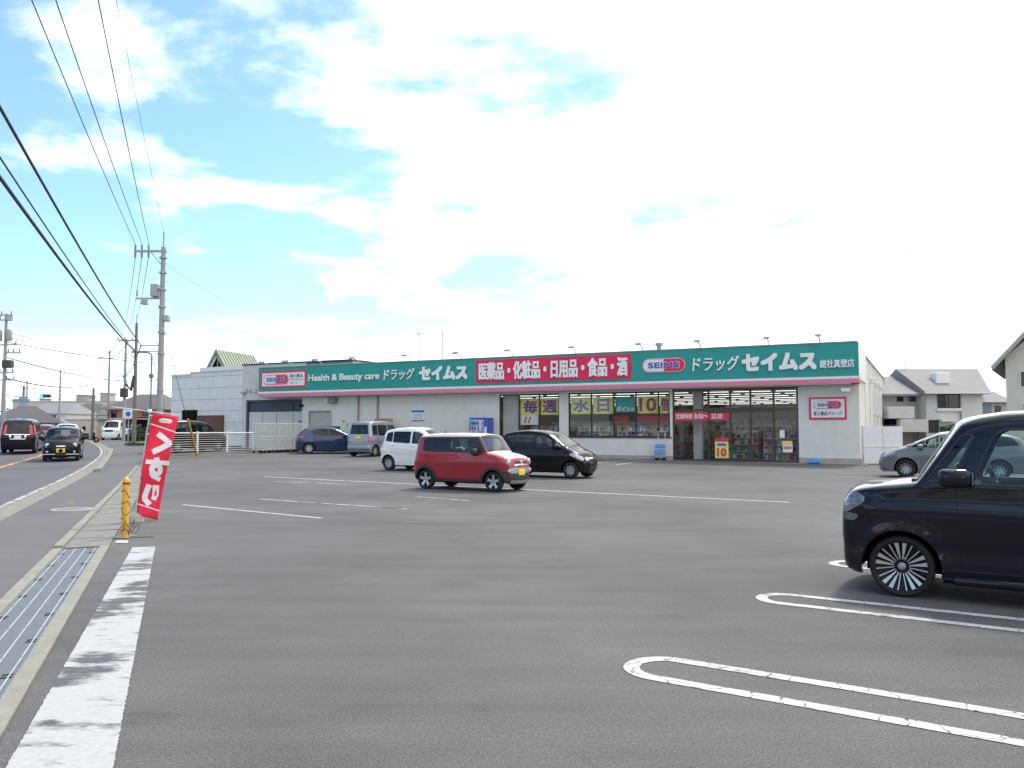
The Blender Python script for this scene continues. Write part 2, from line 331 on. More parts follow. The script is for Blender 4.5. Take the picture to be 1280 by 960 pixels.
def copy_tree(o, parent=None):
    c = o.copy(); COL.objects.link(c); c.parent = parent
    for ch in list(o.children): copy_tree(ch, c)
    return c
DG = None
def text_mesh(body, bold=.0, shear=0, ext=0.0):
    """outline lettering as a mesh scaled to the unit box (x 0..1, y 0..1)"""
    cu = bpy.data.curves.new('lettering', 'FONT'); cu.body = body; cu.size = 1; cu.offset = bold; cu.shear = shear; cu.resolution_u = 3; cu.fill_mode = 'FRONT'
    o = bpy.data.objects.new('lettering_source', cu); COL.objects.link(o)
    bpy.context.view_layer.update(); dg = bpy.context.evaluated_depsgraph_get()
    me = bpy.data.meshes.new_from_object(o.evaluated_get(dg)); bpy.data.objects.remove(o); bpy.data.curves.remove(cu)
    co = np.empty(len(me.vertices) * 3); me.vertices.foreach_get('co', co); co = co.reshape(-1, 3)
    lo, hi = co.min(0), co.max(0); co[:, :2] = (co[:, :2] - lo[:2]) / (hi[:2] - lo[:2]); co[:, 2] = 0
    faces = [tuple(p.vertices) for p in me.polygons]; bpy.data.meshes.remove(me)
    return co, faces
def lettering(name, body, fmap, m, parent=None, bold=.0, shear=0, box=(0, 0, 1, 1)):
    """fmap(a,b) -> 3D for a,b in the unit box of the lettering; weight is added by laying the outline over itself"""
    co, fs = text_mesh(body, 0, shear)
    x0, y0, x1, y1 = box; p0, p1, p2 = (Vector(fmap(*q)) for q in ((0, 0), (1, 0), (0, 1))); hgt = (p2 - p0).length * (y1 - y0); wid = (p1 - p0).length * (x1 - x0); w = bold * hgt * 1.15
    nv = (p1 - p0).cross(p2 - p0).normalized(); vs, ff = [], []; ring = [(0, 0)] + ([(1, 1), (1, 0), (1, -1), (0, -1), (-1, -1), (-1, 0), (-1, 1), (0, 1)] if bold else [])
    sx, sy = 1 - 2 * w / wid, 1 - 2 * w / hgt
    for k, (cx, cy) in enumerate(ring):
        b = len(vs); dx, dy = (w + w * cx) / wid, (w + w * cy) / hgt
        vs += [tuple(Vector(fmap(x0 + (a * sx + dx) * (x1 - x0), y0 + (c * sy + dy) * (y1 - y0))) + nv * (.0006 * k)) for a, c, _ in co]; ff += [tuple(i + b for i in f) for f in fs]
    me = bpy.data.meshes.new(name); me.from_pydata(vs, [], ff); me.update()
    return obj(name, me, m, parent)

# ------------------------------------------------------------------ ground, road, pavement
sheet('ground', [(-4000, -400), (4000, -400), (4000, 6000), (-4000, 6000)], -.03, 'far_ground', kind='structure', grid=1.5)
O2 = Vector((-6.0, 11.6)); D2 = Vector((-.380, .925)); R2 = Vector((.925, .380))      # pavement edge line: along, and to the right
def rd(s, r): return O2 + D2 * s + R2 * r
EDGE = [G(*q).xy for q in ((0, 632), (45, 612.5), (82, 596), (120, 574), (126, 566), (123, 559), (114, 554), (104, 550.5))]
EDGE = [EDGE[0] + (EDGE[0] - EDGE[1]).normalized() * 24] + EDGE
def smooth_line(P, it=2):
    for _ in range(it):
        Q = [P[0]]
        for a, b in zip(P, P[1:]): Q += [a * .75 + b * .25, a * .25 + b * .75]
        P = Q + [P[-1]]
    return P
EDGE = smooth_line(EDGE)
tag(sheet('road', [(-150, -30)] + [(p.x, p.y) for p in EDGE] + [(-120, 190), (-260, 190)], 0, 'road_asphalt', grid=1.5), kind='structure')
LOTL = [rd(-22, .298), rd(0, .298), rd(26, .298), rd(44, .298)]
walk = [rd(-22, -.36)] + [rd(44, -.36)] + [Vector((-26.0, 66)), Vector((-36, 90)), Vector((-44, 110))] + EDGE[::-1]
sheet('pavement', walk, .006, 'walk_asphalt', kind='structure', grid=1.5)
sheet('parking_lot', [tuple(p) for p in LOTL] + [(-20, 75), (60, 75), (60, -20), tuple(rd(-22, .298))], 0, 'lot_asphalt', kind='structure', grid=1.5)
# white edge line, gutter and kerb beside the road
tag(strip_sheet('road_edge_line', EDGE, .02, .16, .0085, 'line_old'), kind='structure')
GUT = EDGE
g_ = strip_sheet('gutter', GUT, .2, .62, .012, 'gutter_concrete', thick=.03); g_['kind'] = 'structure'
KB = [G(*q).xy for q in ((122, 590), (130, 580), (137, 570), (139, 563))]
kb = empty('kerb', (0, 0, 0), kind='structure')
for a, b in zip(KB, KB[1:]):
    n_ = max(1, int((b - a).length / 2.4))
    for i in range(n_):
        p, q = a.lerp(b, i / n_), a.lerp(b, (i + .985) / n_)
        strip_sheet('kerb_stone', [p, q], -.1, .12, .13, 'concrete_pale', kb, thick=.13)
ORG = [G(*q).xy for q in ((-60, 602), (0, 584), (52, 569), (84, 559))]
tag(strip_sheet('centre_line', smooth_line(ORG), -.1, .1, .005, 'line_orange'), kind='structure')
# drain covers along the pavement: low kerb, concrete cover slabs, steel grating in its frame
dr = empty('drain_channel', (0, 0, 0), kind='structure')
bed = strip_sheet('channel_bed', [rd(-22, 0), rd(26, 0)], -.34, .33, -.03, 'dark', dr)
sl_mb = []
for i in range(25):
    s0 = .1 + i * 1.0; j = random.uniform(-.006, .006)
    m_ = MB(); a, b, c, d = rd(s0 + .012, -.28 + j), rd(s0 + .985, -.28 + j), rd(s0 + .985, .29 + j), rd(s0 + .012, .29 + j); zt = .012 + random.uniform(-.006, .006)
    m_.add([(p.x, p.y, zt + random.uniform(-.003, .003)) for p in (a, b, c, d)] + [(p.x, p.y, -.03) for p in (a, b, c, d)], [(3, 2, 1, 0), (0, 1, 5, 4), (1, 2, 6, 5), (2, 3, 7, 6), (3, 0, 4, 7)])
    m_.build('cover_slab', 'slab_concrete', dr)
for i in range(38):
    s0 = .06 + i * .66
    p, q = rd(s0, -.35), rd(s0 + .65, -.35); strip_sheet('kerb_stone', [p, q], -.062, .055, .045 + random.uniform(-.004, .004), 'concrete_pale', dr, thick=.08)
strip_sheet('frame_rail', [rd(-22, -.35), rd(.04, -.35)], -.065, .055, .018, 'concrete_pale', dr, thick=.05)
strip_sheet('frame_rail', [rd(-22, .235), rd(.04, .235)], -.06, .058, .018, 'concrete_pale', dr, thick=.05)
for i in range(12):
    s1 = -.02 - i * .998; s0 = s1 - .985; a0, a1 = -.29, .172
    pl = strip_sheet('grate_panel', [rd(s0, 0), rd(s1, 0)], a0, a1, .004, 'steel_grate', dr, thick=.03)
    for k in range(4):
        r_ = a0 + .045 + k * .1245; strip_sheet('rib', [rd(s0 + .01, r_), rd(s1 - .01, r_)], -.0045, .0045, .010, 'steel_bar', pl, thick=.008)
    for r_ in (-.245, .115):
        mb = MB()
        for q in (-.05, .02): 
            L_, R_ = ribbon([rd((s0 + s1) / 2 + q, r_), rd((s0 + s1) / 2 + q + .03, r_)], -.035, .035)
            mb.add([(p.x, p.y, .0075) for p in L_ + R_], [(2, 3, 1, 0)])
        mb.build('lifting_slot', 'dark', pl)
    fin = MB()
    for k in range(30):
        sq = s0 + .02 + k * .0322; L_, R_ = ribbon([rd(sq, 0), rd(sq + .008, 0)], a0 + .01, a1 - .01); fin.add([(p.x, p.y, .0065) for p in L_ + R_], [(2, 3, 1, 0)])
    fo = fin.build('grating_slots', 'iron', pl); fo['kind'] = 'stuff'
# manhole in the pavement
mh = empty('manhole_cover', G(90, 637), .3, 'round grey iron manhole cover set in the pavement asphalt', 'manhole')
MB().lathe([(0, .016), (.3, .016), (.31, .012)], 32).build('lid', 'steel_grate', mh); MB().lathe([(.315, .012), (.36, .017), (.40, .013), (.41, 0)], 32).build('ring', 'concrete', mh)
mbp = MB()
for k in range(10):
    for j in range(10):
        if (k - 4.5) ** 2 + (j - 4.5) ** 2 < 21: mbp.box(-.27 + k * .06 - .018, -.27 + k * .06 + .018, -.27 + j * .06 - .018, -.27 + j * .06 + .018, .016, .021)
mbp.build('raised_pattern', 'steel_grate', mh)['kind'] = 'stuff'
for nm, pos in (('repair_patch', (rd(5.2, -1.55), rd(6.4, -1.5), rd(6.5, -1.0), rd(5.1, -.95))),):
    sheet(nm, [tuple(p) for p in pos], .0075, 'road_asphalt', kind='structure')
mat('rust_stain', (.2, .12, .06), .9, .3, 20)
sheet('rust_mark', [tuple(G(*q).xy) for q in ((84, 627), (94, 626), (93, 630), (84, 631))], .0085, 'rust_stain', kind='structure')
# painted bars and parking lines
def ragged(P, amp, step=.06):
    out = []
    for a, b in zip(P, P[1:]):
        n_ = max(1, int((b - a).length / step)); d = (b - a).normalized(); r = Vector((d.y, -d.x))
        for i in range(n_): out.append(a.lerp(b, i / n_) + r * random.uniform(-amp, amp) * (1 if i else 0))
    return out + [P[-1]]
sa, sb, sc_, sd = Vector((-1.55, 1.8)), Vector((-2.51, 4.15)), Vector((-5.36, 11.63)), Vector((-5.07, 11.71))
se, sf = Vector((-1.98, 4.15)), Vector((-.96, 1.8))
poly = ragged([sa, sb, sc_], .003, .025) + ragged([sd, se, sf], .0045, .022)
sheet('stop_bar', poly, .0085, 'stop_paint', kind='structure')
sheet('paint_dab', [tuple(G(*q).xy) for q in ((143, 679), (146, 676), (160, 676), (160, 679.5))], .0085, 'line_white', kind='structure')
LD = Vector((.84, -.5426)); LN = Vector((.5426, .84))            # the stalls' own direction
def uline(tip, ln, w=.38, lw=.105, m='line_white', name='stall_marking'):
    """hairpin stall divider: two bars joined by a round end; tip is the outermost point of the bend"""
    r = w / 2; c = Vector(tip) + LD * r; mb = MB(); P, Q = [], []
    for R_, T in ((r, P), (r - lw, Q)):
        T.append(c + LD * ln + LN * R_)
        nseg = int(ln / .1)
        for i in range(1, nseg): T.append(c + LD * (ln * (1 - i / nseg)) + LN * (R_ + random.uniform(-.004, .004)))
        for i in range(17):
            t = math.pi / 2 + math.pi * i / 16; T.append(c + LD * math.cos(t) * R_ + LN * math.sin(t) * R_)
        for i in range(1, nseg): T.append(c + LD * (ln * i / nseg) - LN * (R_ + random.uniform(-.004, .004)))
        T.append(c + LD * ln - LN * R_)
    n_ = len(P); mb.add([(p.x, p.y, .0045) for p in P + Q], [(i, n_ + i, n_ + i + 1, i + 1) for i in range(n_ - 1)])
    o = mb.build(name, m); o['kind'] = 'structure'; return o
t1, t2, t3 = G(784, 828).xy, G(946, 745).xy, G(1036, 703).xy
uline(t1, 6.2, .60, .115); uline(t2, 6, .58, .115); uline(t3, 5.6, .58, .115)
uline(t3 + (t3 - t2) * 1.0, 5.6, .58, .115)
def pline(a, b, w=.12, m='line_white'):
    A, B = G(*a).xy, G(*b).xy; n_ = max(2, int((B - A).length / .25))
    o = strip_sheet('parking_line', [A.lerp(B, i / n_) for i in range(n_ + 1)], -w / 2, w / 2, .0045, m); o['kind'] = 'structure'
pline((330, 596), (986, 628), .13); pline((228, 631), (403, 648), .1); pline((325, 624), (505, 636), .1, 'line_old'); pline((520, 621), (586, 626), .1, 'line_old')
pline((345, 602), (440, 606), .1, 'line_old'); pline((752, 578), (800, 574), .12); pline((770, 581.5), (806, 575.5), .12, 'line_old'); pline((700, 586), (760, 577), .12, 'line_old')
pline((480, 634), (507, 636.5), .12)

# ------------------------------------------------------------------ the drugstore
R0 = Vector((FR[0], FR[1], 0))
mat('shop_wall', (.68, .655, .595), .8, .06, 2, .25, 40, dirt=.2); mat('shop_wall_side', (.68, .66, .59), .8, .05, 2, .25, 40, dirt=.08)
mat('footing', (.40, .34, .31), .9, .15, 4, .4, 60, dirt=.4)
mat('sign_green', (.016, .28, .245), .45, .05, 1.2, dirt=.16); mat('sign_white', (.74, .74, .73), .5, .03, 2); mat('sign_pink', (.68, .19, .28), .5, .05, 2); mat('sign_red', (.70, .012, .075), .45, .04, 2)
mat('sign_blue', (.03, .10, .42), .45, .03); mat('ink', (.03, .03, .035), .6, 0); mat('letter_white', (.80, .80, .78), .45, .02); mat('grey_trim', (.33, .33, .33), .6, .08, 4)
mat('frame_brown', (.075, .052, .04), .45, .1, 6, metal=.3); mat('frame_dark', (.035, .03, .03), .45, .1, 6, metal=.3); mat('soffit', (.55, .54, .52), .8, .04, 3)
mat('roof_grey', (.28, .29, .30), .7, .1, 2); mat('door_grey', (.42, .39, .36), .6, .05, 3); mat('in_floor', (.45, .44, .41), .35, .05, 2); mat('in_wall', (.55, .54, .5), .8, .04); mat('in_ceil', (.24, .24, .235), .9, .05)
mat('poster_yellow', (.74, .68, .16), .6, .06, 3); mat('poster_teal', (.06, .33, .30), .6, .08, 3); mat('poster_purple', (.22, .06, .25), .6, 0); mat('poster_blue', (.10, .12, .38), .6, 0); mat('poster_red', (.66, .04, .07), .6, .05)
mat('poster_maroon', (.32, .05, .14), .6, 0); mat('pipe_grey', (.24, .23, .22), .6, .08, 5)
emit('tube_lit', (1, .98, .94), 1.2)
SHOP = empty('drugstore', R0, -FA, 'long low pale drugstore with green fascia sign, pink stripe and wide glass front', 'store')
def T(t, y, z): return (-t, y, z)
def tbox(mb, t0, t1, y0, y1, z0, z1): return mb.box(-t1, -t0, y0, y1, z0, z1)
def holes_wall(mb, t0, t1, z0, z1, y0, y1, holes):
    ts = sorted({t0, t1, *[h[0] for h in holes], *[h[1] for h in holes]}); zs = sorted({z0, z1, *[h[2] for h in holes], *[h[3] for h in holes]})
    for a, b in zip(ts, ts[1:]):
        run = None
        for c, d in zip(zs, zs[1:]):
            cx, cz = (a + b) / 2, (c + d) / 2
            solid = not any(h[0] < cx < h[1] and h[2] < cz < h[3] for h in holes)
            if solid: run = (run[0], d) if run else (c, d)
            if (not solid or d == zs[-1]) and run: tbox(mb, a, b, y0, y1, *run); run = None
    return mb
WT = 3.74
H_WIN1 = (15.17, 18.87, 1.26, 3.62); H_WIN2 = (8.98, 14.62, 1.26, 3.62); H_ENT = (2.70, 8.84, .06, 3.70)
wb_ = MB(); holes_wall(wb_, 0, 33.3, .30, WT, 0, .22, [H_WIN1, H_WIN2, (2.70, 8.84, .30, 3.70), (30.9, 32.72, .30, 2.8)]); wall = wb_.build('front_wall', 'shop_wall', SHOP)
mb = MB(); tbox(mb, -.0, .22, .222, 33, .3, 5.4); mb.build('side_wall', 'shop_wall_side', SHOP)
mb = MB(); tbox(mb, 33.08, 33.3, .222, 33, 0, 5.2); mb.build('side_wall', 'shop_wall', SHOP); mb = MB(); tbox(mb, .0, 33.3, 32.8, 33.02, 0, 5.2); mb.build('rear_wall', 'shop_wall', SHOP)
mb = MB()
for a, b in ((-.06, 2.70), (8.84, 30.9), (32.72, 33.34)): tbox(mb, a, b, -.06, .26, 0, .302)
tbox(mb, -.06, .262, .262, 33, 0, .298); mb.build('footing', 'footing', SHOP)
mb = MB(); tbox(mb, .225, 33.07, .3, 32.8, 4.6, 4.75); mb.build('roof', 'roof_grey', SHOP)
# side of the building: joints, a row of grilled louvre windows, gutter
for k in range(8):
    mb = MB(); y_ = 4.1 + k * 4.0; mb.box(.001, .012, y_, y_ + .03, .3, 5.38); mb.build('wall_joint', 'grey_trim', SHOP)
mb = MB(); mb.box(-.25, .05, 4.4, 33.05, 5.4, 5.52); mb.build('parapet_cap', 'grey_trim', SHOP)
for k in range(7):
    mb = MB(); y_ = 12.0 + k * 1.5
    for q in range(4): mb.box(.0, .05, y_ + q * .27, y_ + q * .27 + .16, 2.5, 3.9)
    mb.build('louvre', 'sign_white', SHOP)
for k in range(3):
    mb = MB(); y_ = 9 + k * 5; mb.rbox(.0, .3, y_, y_ + .4, 4.25, 4.55, .03); mb.build('vent_hood', 'sign_white', SHOP)
# fascia box: green face, white and pink stripes, returning along the side
FP = -.75
mb = MB(); tbox(mb, 0.02, 36.35, FP, -.005, 4.10, 5.66); mb.box(-.02, .06, FP + .001, 4.3, 4.10, 5.655); fas = mb.build('fascia', 'sign_green', SHOP)
mb = MB(); mb.box(.0605, .075, FP + .004, 4.3, 4.0, 5.652); mb.build('fascia_return', 'sign_white', SHOP)
mb = MB(); tbox(mb, -.075, 36.36, FP - .012, .02, 3.985, 4.10); tbox(mb, -.078, .3, .021, 4.3, 3.985, 4.10); mb.build('white_stripe', 'sign_white', SHOP)
mb = MB(); tbox(mb, -.08, 36.37, FP - .02, .0, 3.79, 3.984); tbox(mb, -.083, .3, .001, .3, 3.79, 3.984); mb.build('pink_stripe', 'sign_pink', SHOP)
mb = MB(); tbox(mb, .3, 36.3, FP + .02, .21, 3.742, 3.788); mb.build('soffit', 'soffit', SHOP)
mb = MB(); tbox(mb, -.03, 36.38, FP - .03, FP + .12, 5.661, 5.71); mb.build('fascia_cap', 'grey_trim', SHOP)
mb = MB(); tbox(mb, 33.3, 36.3, -.2, .0, 3.8, 5.6); mb.build('fascia_frame', 'grey_trim', SHOP)
# --- lettering on the fascia (each at its measured place)
def fm(t0, t1, z0, z1, y):   # unit box -> facade; a runs left to right in the picture
    return lambda a, b: T(t0 + (t1 - t0) * a, y, z0 + (z1 - z0) * b)
def pill(parent, t0, t1, z0, z1, y, text=True):
    """capsule emblem: left half white, right half red, outlined, SEIMS across"""
    cz, r = (z0 + z1) / 2, (z1 - z0) / 2; n = 14
    def cap(rr, half):
        tl, tr = t0 - r, t1 + r
        L = [(tl + rr * math.cos(a), cz + rr * math.sin(a)) for a in np.linspace(-math.pi / 2, math.pi / 2, n)]   # left end (larger t)
        Rr = [(tr - rr * math.cos(a), cz + rr * math.sin(a)) for a in np.linspace(math.pi / 2, -math.pi / 2, n)]
        m_ = (t0 + t1) / 2
        if half == 0: return L + Rr
        if half == 1: return L + [(m_, cz + rr), (m_, cz - rr)]
        return Rr + [(m_, cz - rr), (m_, cz + rr)]
    pl = lambda hf, rr, yy, mm, nm, par: MB().prism(cap(rr, hf), yy, yy + .02, lambda a, b, h: T(a, h, b)).build(nm, mm, par)
    base = pl(0, r, y, 'sign_red', 'capsule', parent)
    pl(0, r * .93, y - .006, 'sign_white', 'capsule_rim', base); pl(0, r * .86, y - .010, 'ink', 'capsule_line', base)
    pl(1, r * .82, y - .015, 'sign_white', 'capsule_half', base); pl(2, r * .84, y - .016, 'sign_red', 'capsule_half', base)
    w = t0 - t1
    lettering('lettering', 'SEIMS', fm(t0 - w * .13, t1 + w * .13, cz - r * .47, cz + r * .47, y - .019), 'sign_white', base, .055)
    lettering('lettering', 'SEIMS', fm(t0 - w * .145, t1 + w * .145, cz - r * .40, cz + r * .40, y - .032), 'sign_blue', base, .035)
YF = FP - .025
mb = MB(); tbox(mb, 32.32, 36.15, YF, FP - .005, 4.33, 5.42); pan = mb.build('sign_panel', 'sign_red', SHOP)
mb = MB(); tbox(mb, 32.45, 36.02, YF - .008, YF, 4.45, 5.30); mb.build('panel_face', 'sign_white', pan)
pill(SHOP, 35.9, 33.75, 4.55, 5.2, YF - .035)
lettering('lettering', '富士薬品', fm(33.62, 32.6, 4.97, 5.18, YF - .012), 'ink', pan, .012); lettering('lettering', 'ドラッグストア', fm(33.62, 32.55, 4.77, 4.90, YF - .012), 'ink', pan, .012); lettering('lettering', 'グループ', fm(33.62, 33.0, 4.56, 4.69, YF - .012), 'ink', pan, .012)
def big(txt, t0, t1, z0, z1, bold=.02, m='letter_white', y=None, parent=None, shadow=True, shear=0):
    y = YF - .03 if y is None else y; parent = parent or SHOP
    o = lettering('lettering', txt, fm(t0, t1, z0, z1, y), m, parent, bold, shear)
    if shadow:
        s_ = o.modifiers.new('depth', 'SOLIDIFY'); s_.thickness = .05; s_.offset = 0
    return o
big('Health & Beauty care', 32.1, 26.62, 4.56, 5.1, .022); big('ドラッグ', 26.3, 24.1, 4.60, 5.26, .012, shear=.12); big('セイムス', 23.75, 20.5, 4.50, 5.32, .055, shear=.0)
mb = MB(); tbox(mb, 10.76, 19.97, YF, FP - .005, 4.27, 5.56); red = mb.build('sign_panel', 'sign_red', SHOP)
big('医薬品・化粧品・日用品・食品・酒', 19.75, 10.95, 4.42, 5.42, .026, y=YF - .04, parent=red)
pill(SHOP, 10.18, 7.92, 4.53, 5.27, YF - .02)
big('ドラッグ', 7.58, 5.28, 4.52, 5.24, .012, shear=.12); big('セイムス', 5.16, 1.74, 4.44, 5.30, .055); big('総社真壁店', 1.60, .12, 4.50, 4.88, .018)
# --- sign lights along the fascia top, and roof fittings
for t_ in (35.6, 33.6, 31.2, 28.3, 24.5, 21.0, 17.7, 13.9, 10.2, 7.2, 3.9, 1.9 - .3):
    lp = MB(); lp.tube([T(t_, FP + .1, 5.70), T(t_, FP + .1, 5.85), T(t_, FP - .55, 6.0)], .03, 6); a_ = lp.build('light_arm', 'grey_trim', SHOP)
    lp = MB(); lp.add([T(t_ + .11, FP - .45, 5.96), T(t_ - .11, FP - .45, 5.96), T(t_ - .11, FP - .72, 5.90), T(t_ + .11, FP - .72, 5.90), T(t_ + .13, FP - .40, 6.06), T(t_ - .13, FP - .40, 6.06), T(t_ - .13, FP - .70, 6.02), T(t_ + .13, FP - .70, 6.02)],
                       [(0, 3, 2, 1), (4, 5, 6, 7), (0, 1, 5, 4), (1, 2, 6, 5), (2, 3, 7, 6), (3, 0, 4, 7)]); lp.build('floodlight', 'grey_trim', a_)
mb = MB(); mb.lathe([(.0, 6.45), (.22, 6.45), (.22, 6.3), (.14, 6.28), (.14, 4.75)], 12, c=T(10.4, 3, 0)); mb.build('roof_vent', 'grey_trim', SHOP)
mb = MB(); mb.tube([T(15.6, 4, 4.7), T(15.6, 4, 6.6)], .025, 6); mb.build('mast', 'grey_trim', SHOP)
for t_ in (29.6, 27.6): mb = MB(); mb.tube([T(t_, 8, 4.7), T(t_, 8, 8.6)], .03, 6); mb.tube([T(t_ + .4, 8, 8.5), T(t_ - .4, 8, 8.5)], .02, 5); mb.build('mast', 'grey_trim', SHOP)
# --- windows
def window(hole, cuts, zsplit=(), fmat='frame_dark', yy=.06, name='window', gl='shop_glass', w=.05):
    t0, t1, z0, z1 = hole; fr = MB()
    tbox(fr, t0, t1, yy - .03, yy + .06, z0, z0 + w); tbox(fr, t0, t1, yy - .03, yy + .06, z1 - w, z1)
    tbox(fr, t0, t0 + w, yy - .028, yy + .058, z0 + w, z1 - w); tbox(fr, t1 - w, t1, yy - .028, yy + .058, z0 + w, z1 - w)
    root = fr.build(name, fmat, SHOP)
    ts = [t0 + w] + list(cuts) + [t1 - w]; zs = [z0 + w] + list(zsplit) + [z1 - w]
    for c in cuts: q = MB(); tbox(q, c - w / 2, c + w / 2, yy - .026, yy + .055, z0 + w, z1 - w); q.build('mullion', fmat, root)
    for c in zsplit: q = MB(); tbox(q, t0 + w, t1 - w, yy - .029, yy + .054, c - w / 2, c + w / 2); q.build('transom', fmat, root)
    for a, b in zip(ts, ts[1:]):
        for c, d in zip(zs, zs[1:]):
            q = MB(); q.add([T(a, yy + .01, c), T(b, yy + .01, c), T(b, yy + .01, d), T(a, yy + .01, d)], [(0, 1, 2, 3)]); q.build('pane', gl, root)
    return root
window(H_WIN1, (16.38, 17.65), w=.055); window(H_WIN2, (9.59, 10.8, 12.03, 13.3), w=.055)
sill = MB(); tbox(sill, 8.9, 14.7, -.05, .03, 1.2, 1.258); tbox(sill, 15.1, 18.95, -.05, .03, 1.2, 1.258); sill.build('window_sill', 'frame_dark', SHOP)
ent = window(H_ENT, (3.84, 4.94, 5.92, 7.0), (2.62,), 'frame_brown', .04, 'entrance', w=.09)
q = MB(); tbox(q, 3.9, 7.0, -.02, .16, 2.50, 2.72); q.build('door_header', 'frame_brown', ent)
q = MB(); tbox(q, 4.9, 5.9, -.02, .005, .09, .2); tbox(q, 3.9, 4.86, -.02, .005, .09, .2); q.build('door_rail', 'frame_brown', ent)
q = MB(); tbox(q, 2.5, 8.95, -.55, .2, .0, .058); q.build('step', 'concrete_pale', SHOP)
q = MB(); tbox(q, -.3, 2.5, -.42, -.06, 0, .05); q.build('apron', 'concrete_pale', SHOP)
# --- the room behind the glass
q = MB(); tbox(q, .3, 24, .3, 27, .02, .055); q.build('shop_floor', 'in_floor', SHOP)
q = MB(); tbox(q, .3, 24, .3, 27, 3.70, 3.738); q.build('ceiling', 'in_ceil', SHOP)
q = MB(); tbox(q, .3, 24, 27, 27.1, .05, 3.7); tbox(q, 23.9, 24, .3, 27, .05, 3.7); tbox(q, .3, .36, .3, 27, .05, 3.7); q.build('inner_wall', 'in_wall', SHOP)
for r_ in range(8):
    for c_ in range(9):
        q = MB(); t_ = 2.2 + c_ * 2.15; y_ = 2.4 + r_ * 3.1; tbox(q, t_, t_ + 1.9, y_, y_ + .06, 3.61, 3.632); q.build('ceiling_tube', 'tube_lit', SHOP)
pil = MB(); tbox(pil, 7.55, 8.0, .9, 1.3, .055, 3.7); pil.build('pillar', 'in_wall', SHOP)
pil = MB(); tbox(pil, 17.75, 18.8, .35, .4, 1.3, 3.6); pil.build('reflection_panel', 'in_wall', SHOP)  # pale panel stands in for a white pillar's reflection in the pane
attr_mat('goods', .5)
PAL = [(.55, .06, .08), (.7, .55, .1), (.75, .74, .7), (.1, .2, .45), (.1, .32, .2), (.6, .3, .08), (.65, .6, .55), (.3, .1, .3), (.04, .04, .05), (.6, .35, .4)]
def shelf(t0, t1, y, hgt, label):
    g = empty('display_shelf', (0, 0, 0), 0, label, 'shelf', 'display shelves inside the store'); M_ = SHOP_M
    fr = MB(); tbox(fr, t0, t1, y + .38, y + .42, .06, hgt); tbox(fr, t0, t0 + .03, y, y + .8, .06, hgt); tbox(fr, t1 - .03, t1, y, y + .8, .06, hgt)
    nl = int(hgt / .36)
    for k in range(nl): tbox(fr, t0 + .03, t1 - .03, y, y + .8, .1 + k * .36, .13 + k * .36)
    f_ = fr.build('shelf_frame', 'sign_white', g)
    vs = MB(); cols = []
    for k in range(nl):
        t = t0 + .06
        while t < t1 - .1:
            w = random.uniform(.07, .2); hh = random.uniform(.12, .3); c = random.choice(PAL); tbox(vs, t, t + w * .93, y + .02, y + .36, .131 + k * .36, .131 + k * .36 + hh); cols += [c] * 6; t += w
    o = vs.build('goods', 'goods', g); o['kind'] = 'stuff'
    ca = o.data.attributes.new('tone', 'FLOAT_COLOR', 'FACE')
    for i, c in enumerate(cols): ca.data[i].color = (*c, 1)
    g.matrix_world = M_; return g
SHOP_M = Matrix.Translation(R0) @ Matrix.Rotation(-FA, 4, 'Z')
shelf(9.3, 12.2, 1.1, 1.85, 'stocked display shelf behind the long shop window, next to the entrance'); shelf(12.5, 14.5, 1.1, 1.85, 'stocked display shelf behind the long shop window, far from the entrance')
shelf(15.3, 17.4, 1.1, 1.85, 'stocked display shelf behind the short shop window'); shelf(2.9, 4.6, 1.6, 1.5, 'low stocked display shelf just inside the glass right of the doors')
shelf(5.2, 7.3, 3.4, 1.6, 'stocked display shelf straight ahead inside the doors'); shelf(3.0, 9.0, 6.5, 1.9, 'tall stocked aisle shelf deep inside the store'); shelf(2.5, 17.5, 12, 2.2, 'very long stocked shelf across the back of the store'); shelf(9.6, 17.5, 4.2, 2.1, 'long stocked aisle shelf deeper inside behind the window posters')
# --- posters in the windows, hanging behind the glass
def onshop(name, label, cat, group=None):
    g = empty(name, (0, 0, 0), 0, label, cat, group); g.matrix_world = SHOP_M; return g
def poster(t0, t1, z0, z1, base, txts, label, y=.16, group='posters behind the shop glass', cat='poster', name='window_poster'):
    g = onshop(name, label, cat, group); q = MB(); tbox(q, t0, t1, y, y + .004, z0, z1); b = q.build('sheet', base, g)
    w, h_ = t1 - t0, z1 - z0
    for tx, m, x0, y0, x1, y1, bo in txts:
        lettering('lettering', tx, fm(t1 - w * x0, t1 - w * x1, z0 + h_ * y0, z0 + h_ * y1, y - .004), m, b, bo)
    return g, b
poster(16.42, 17.6, 2.45, 3.38, 'poster_yellow', [('毎', 'poster_purple', .15, .12, .9, .88, .03)], 'yellow window poster reading 毎 in purple, beside the pale reflection panel')
poster(15.25, 16.34, 2.45, 3.38, 'poster_yellow', [('週', 'poster_purple', .1, .12, .9, .88, .03)], 'yellow window poster reading 週 in purple, beside the blank wall strip')
poster(13.36, 14.52, 2.48, 3.38, 'poster_yellow', [('水', 'poster_blue', .1, .12, .9, .88, .035)], 'yellow window poster reading 水 in blue strokes, first in the long window')
poster(12.08, 13.24, 2.48, 3.38, 'poster_yellow', [('日', 'poster_blue', .2, .12, .8, .88, .035)], 'yellow window poster reading 日 as a blue box shape in the long window')
g, b = poster(10.86, 11.97, 2.56, 3.38, 'poster_teal', [('ポイント', 'letter_white', .06, .05, .94, .36, .03)], 'teal window poster reading ポイント in white')
poster(9.65, 10.74, 2.48, 3.38, 'poster_yellow', [('10', 'poster_maroon', .08, .12, .92, .9, .03)], 'yellow window poster with a large maroon number 10')
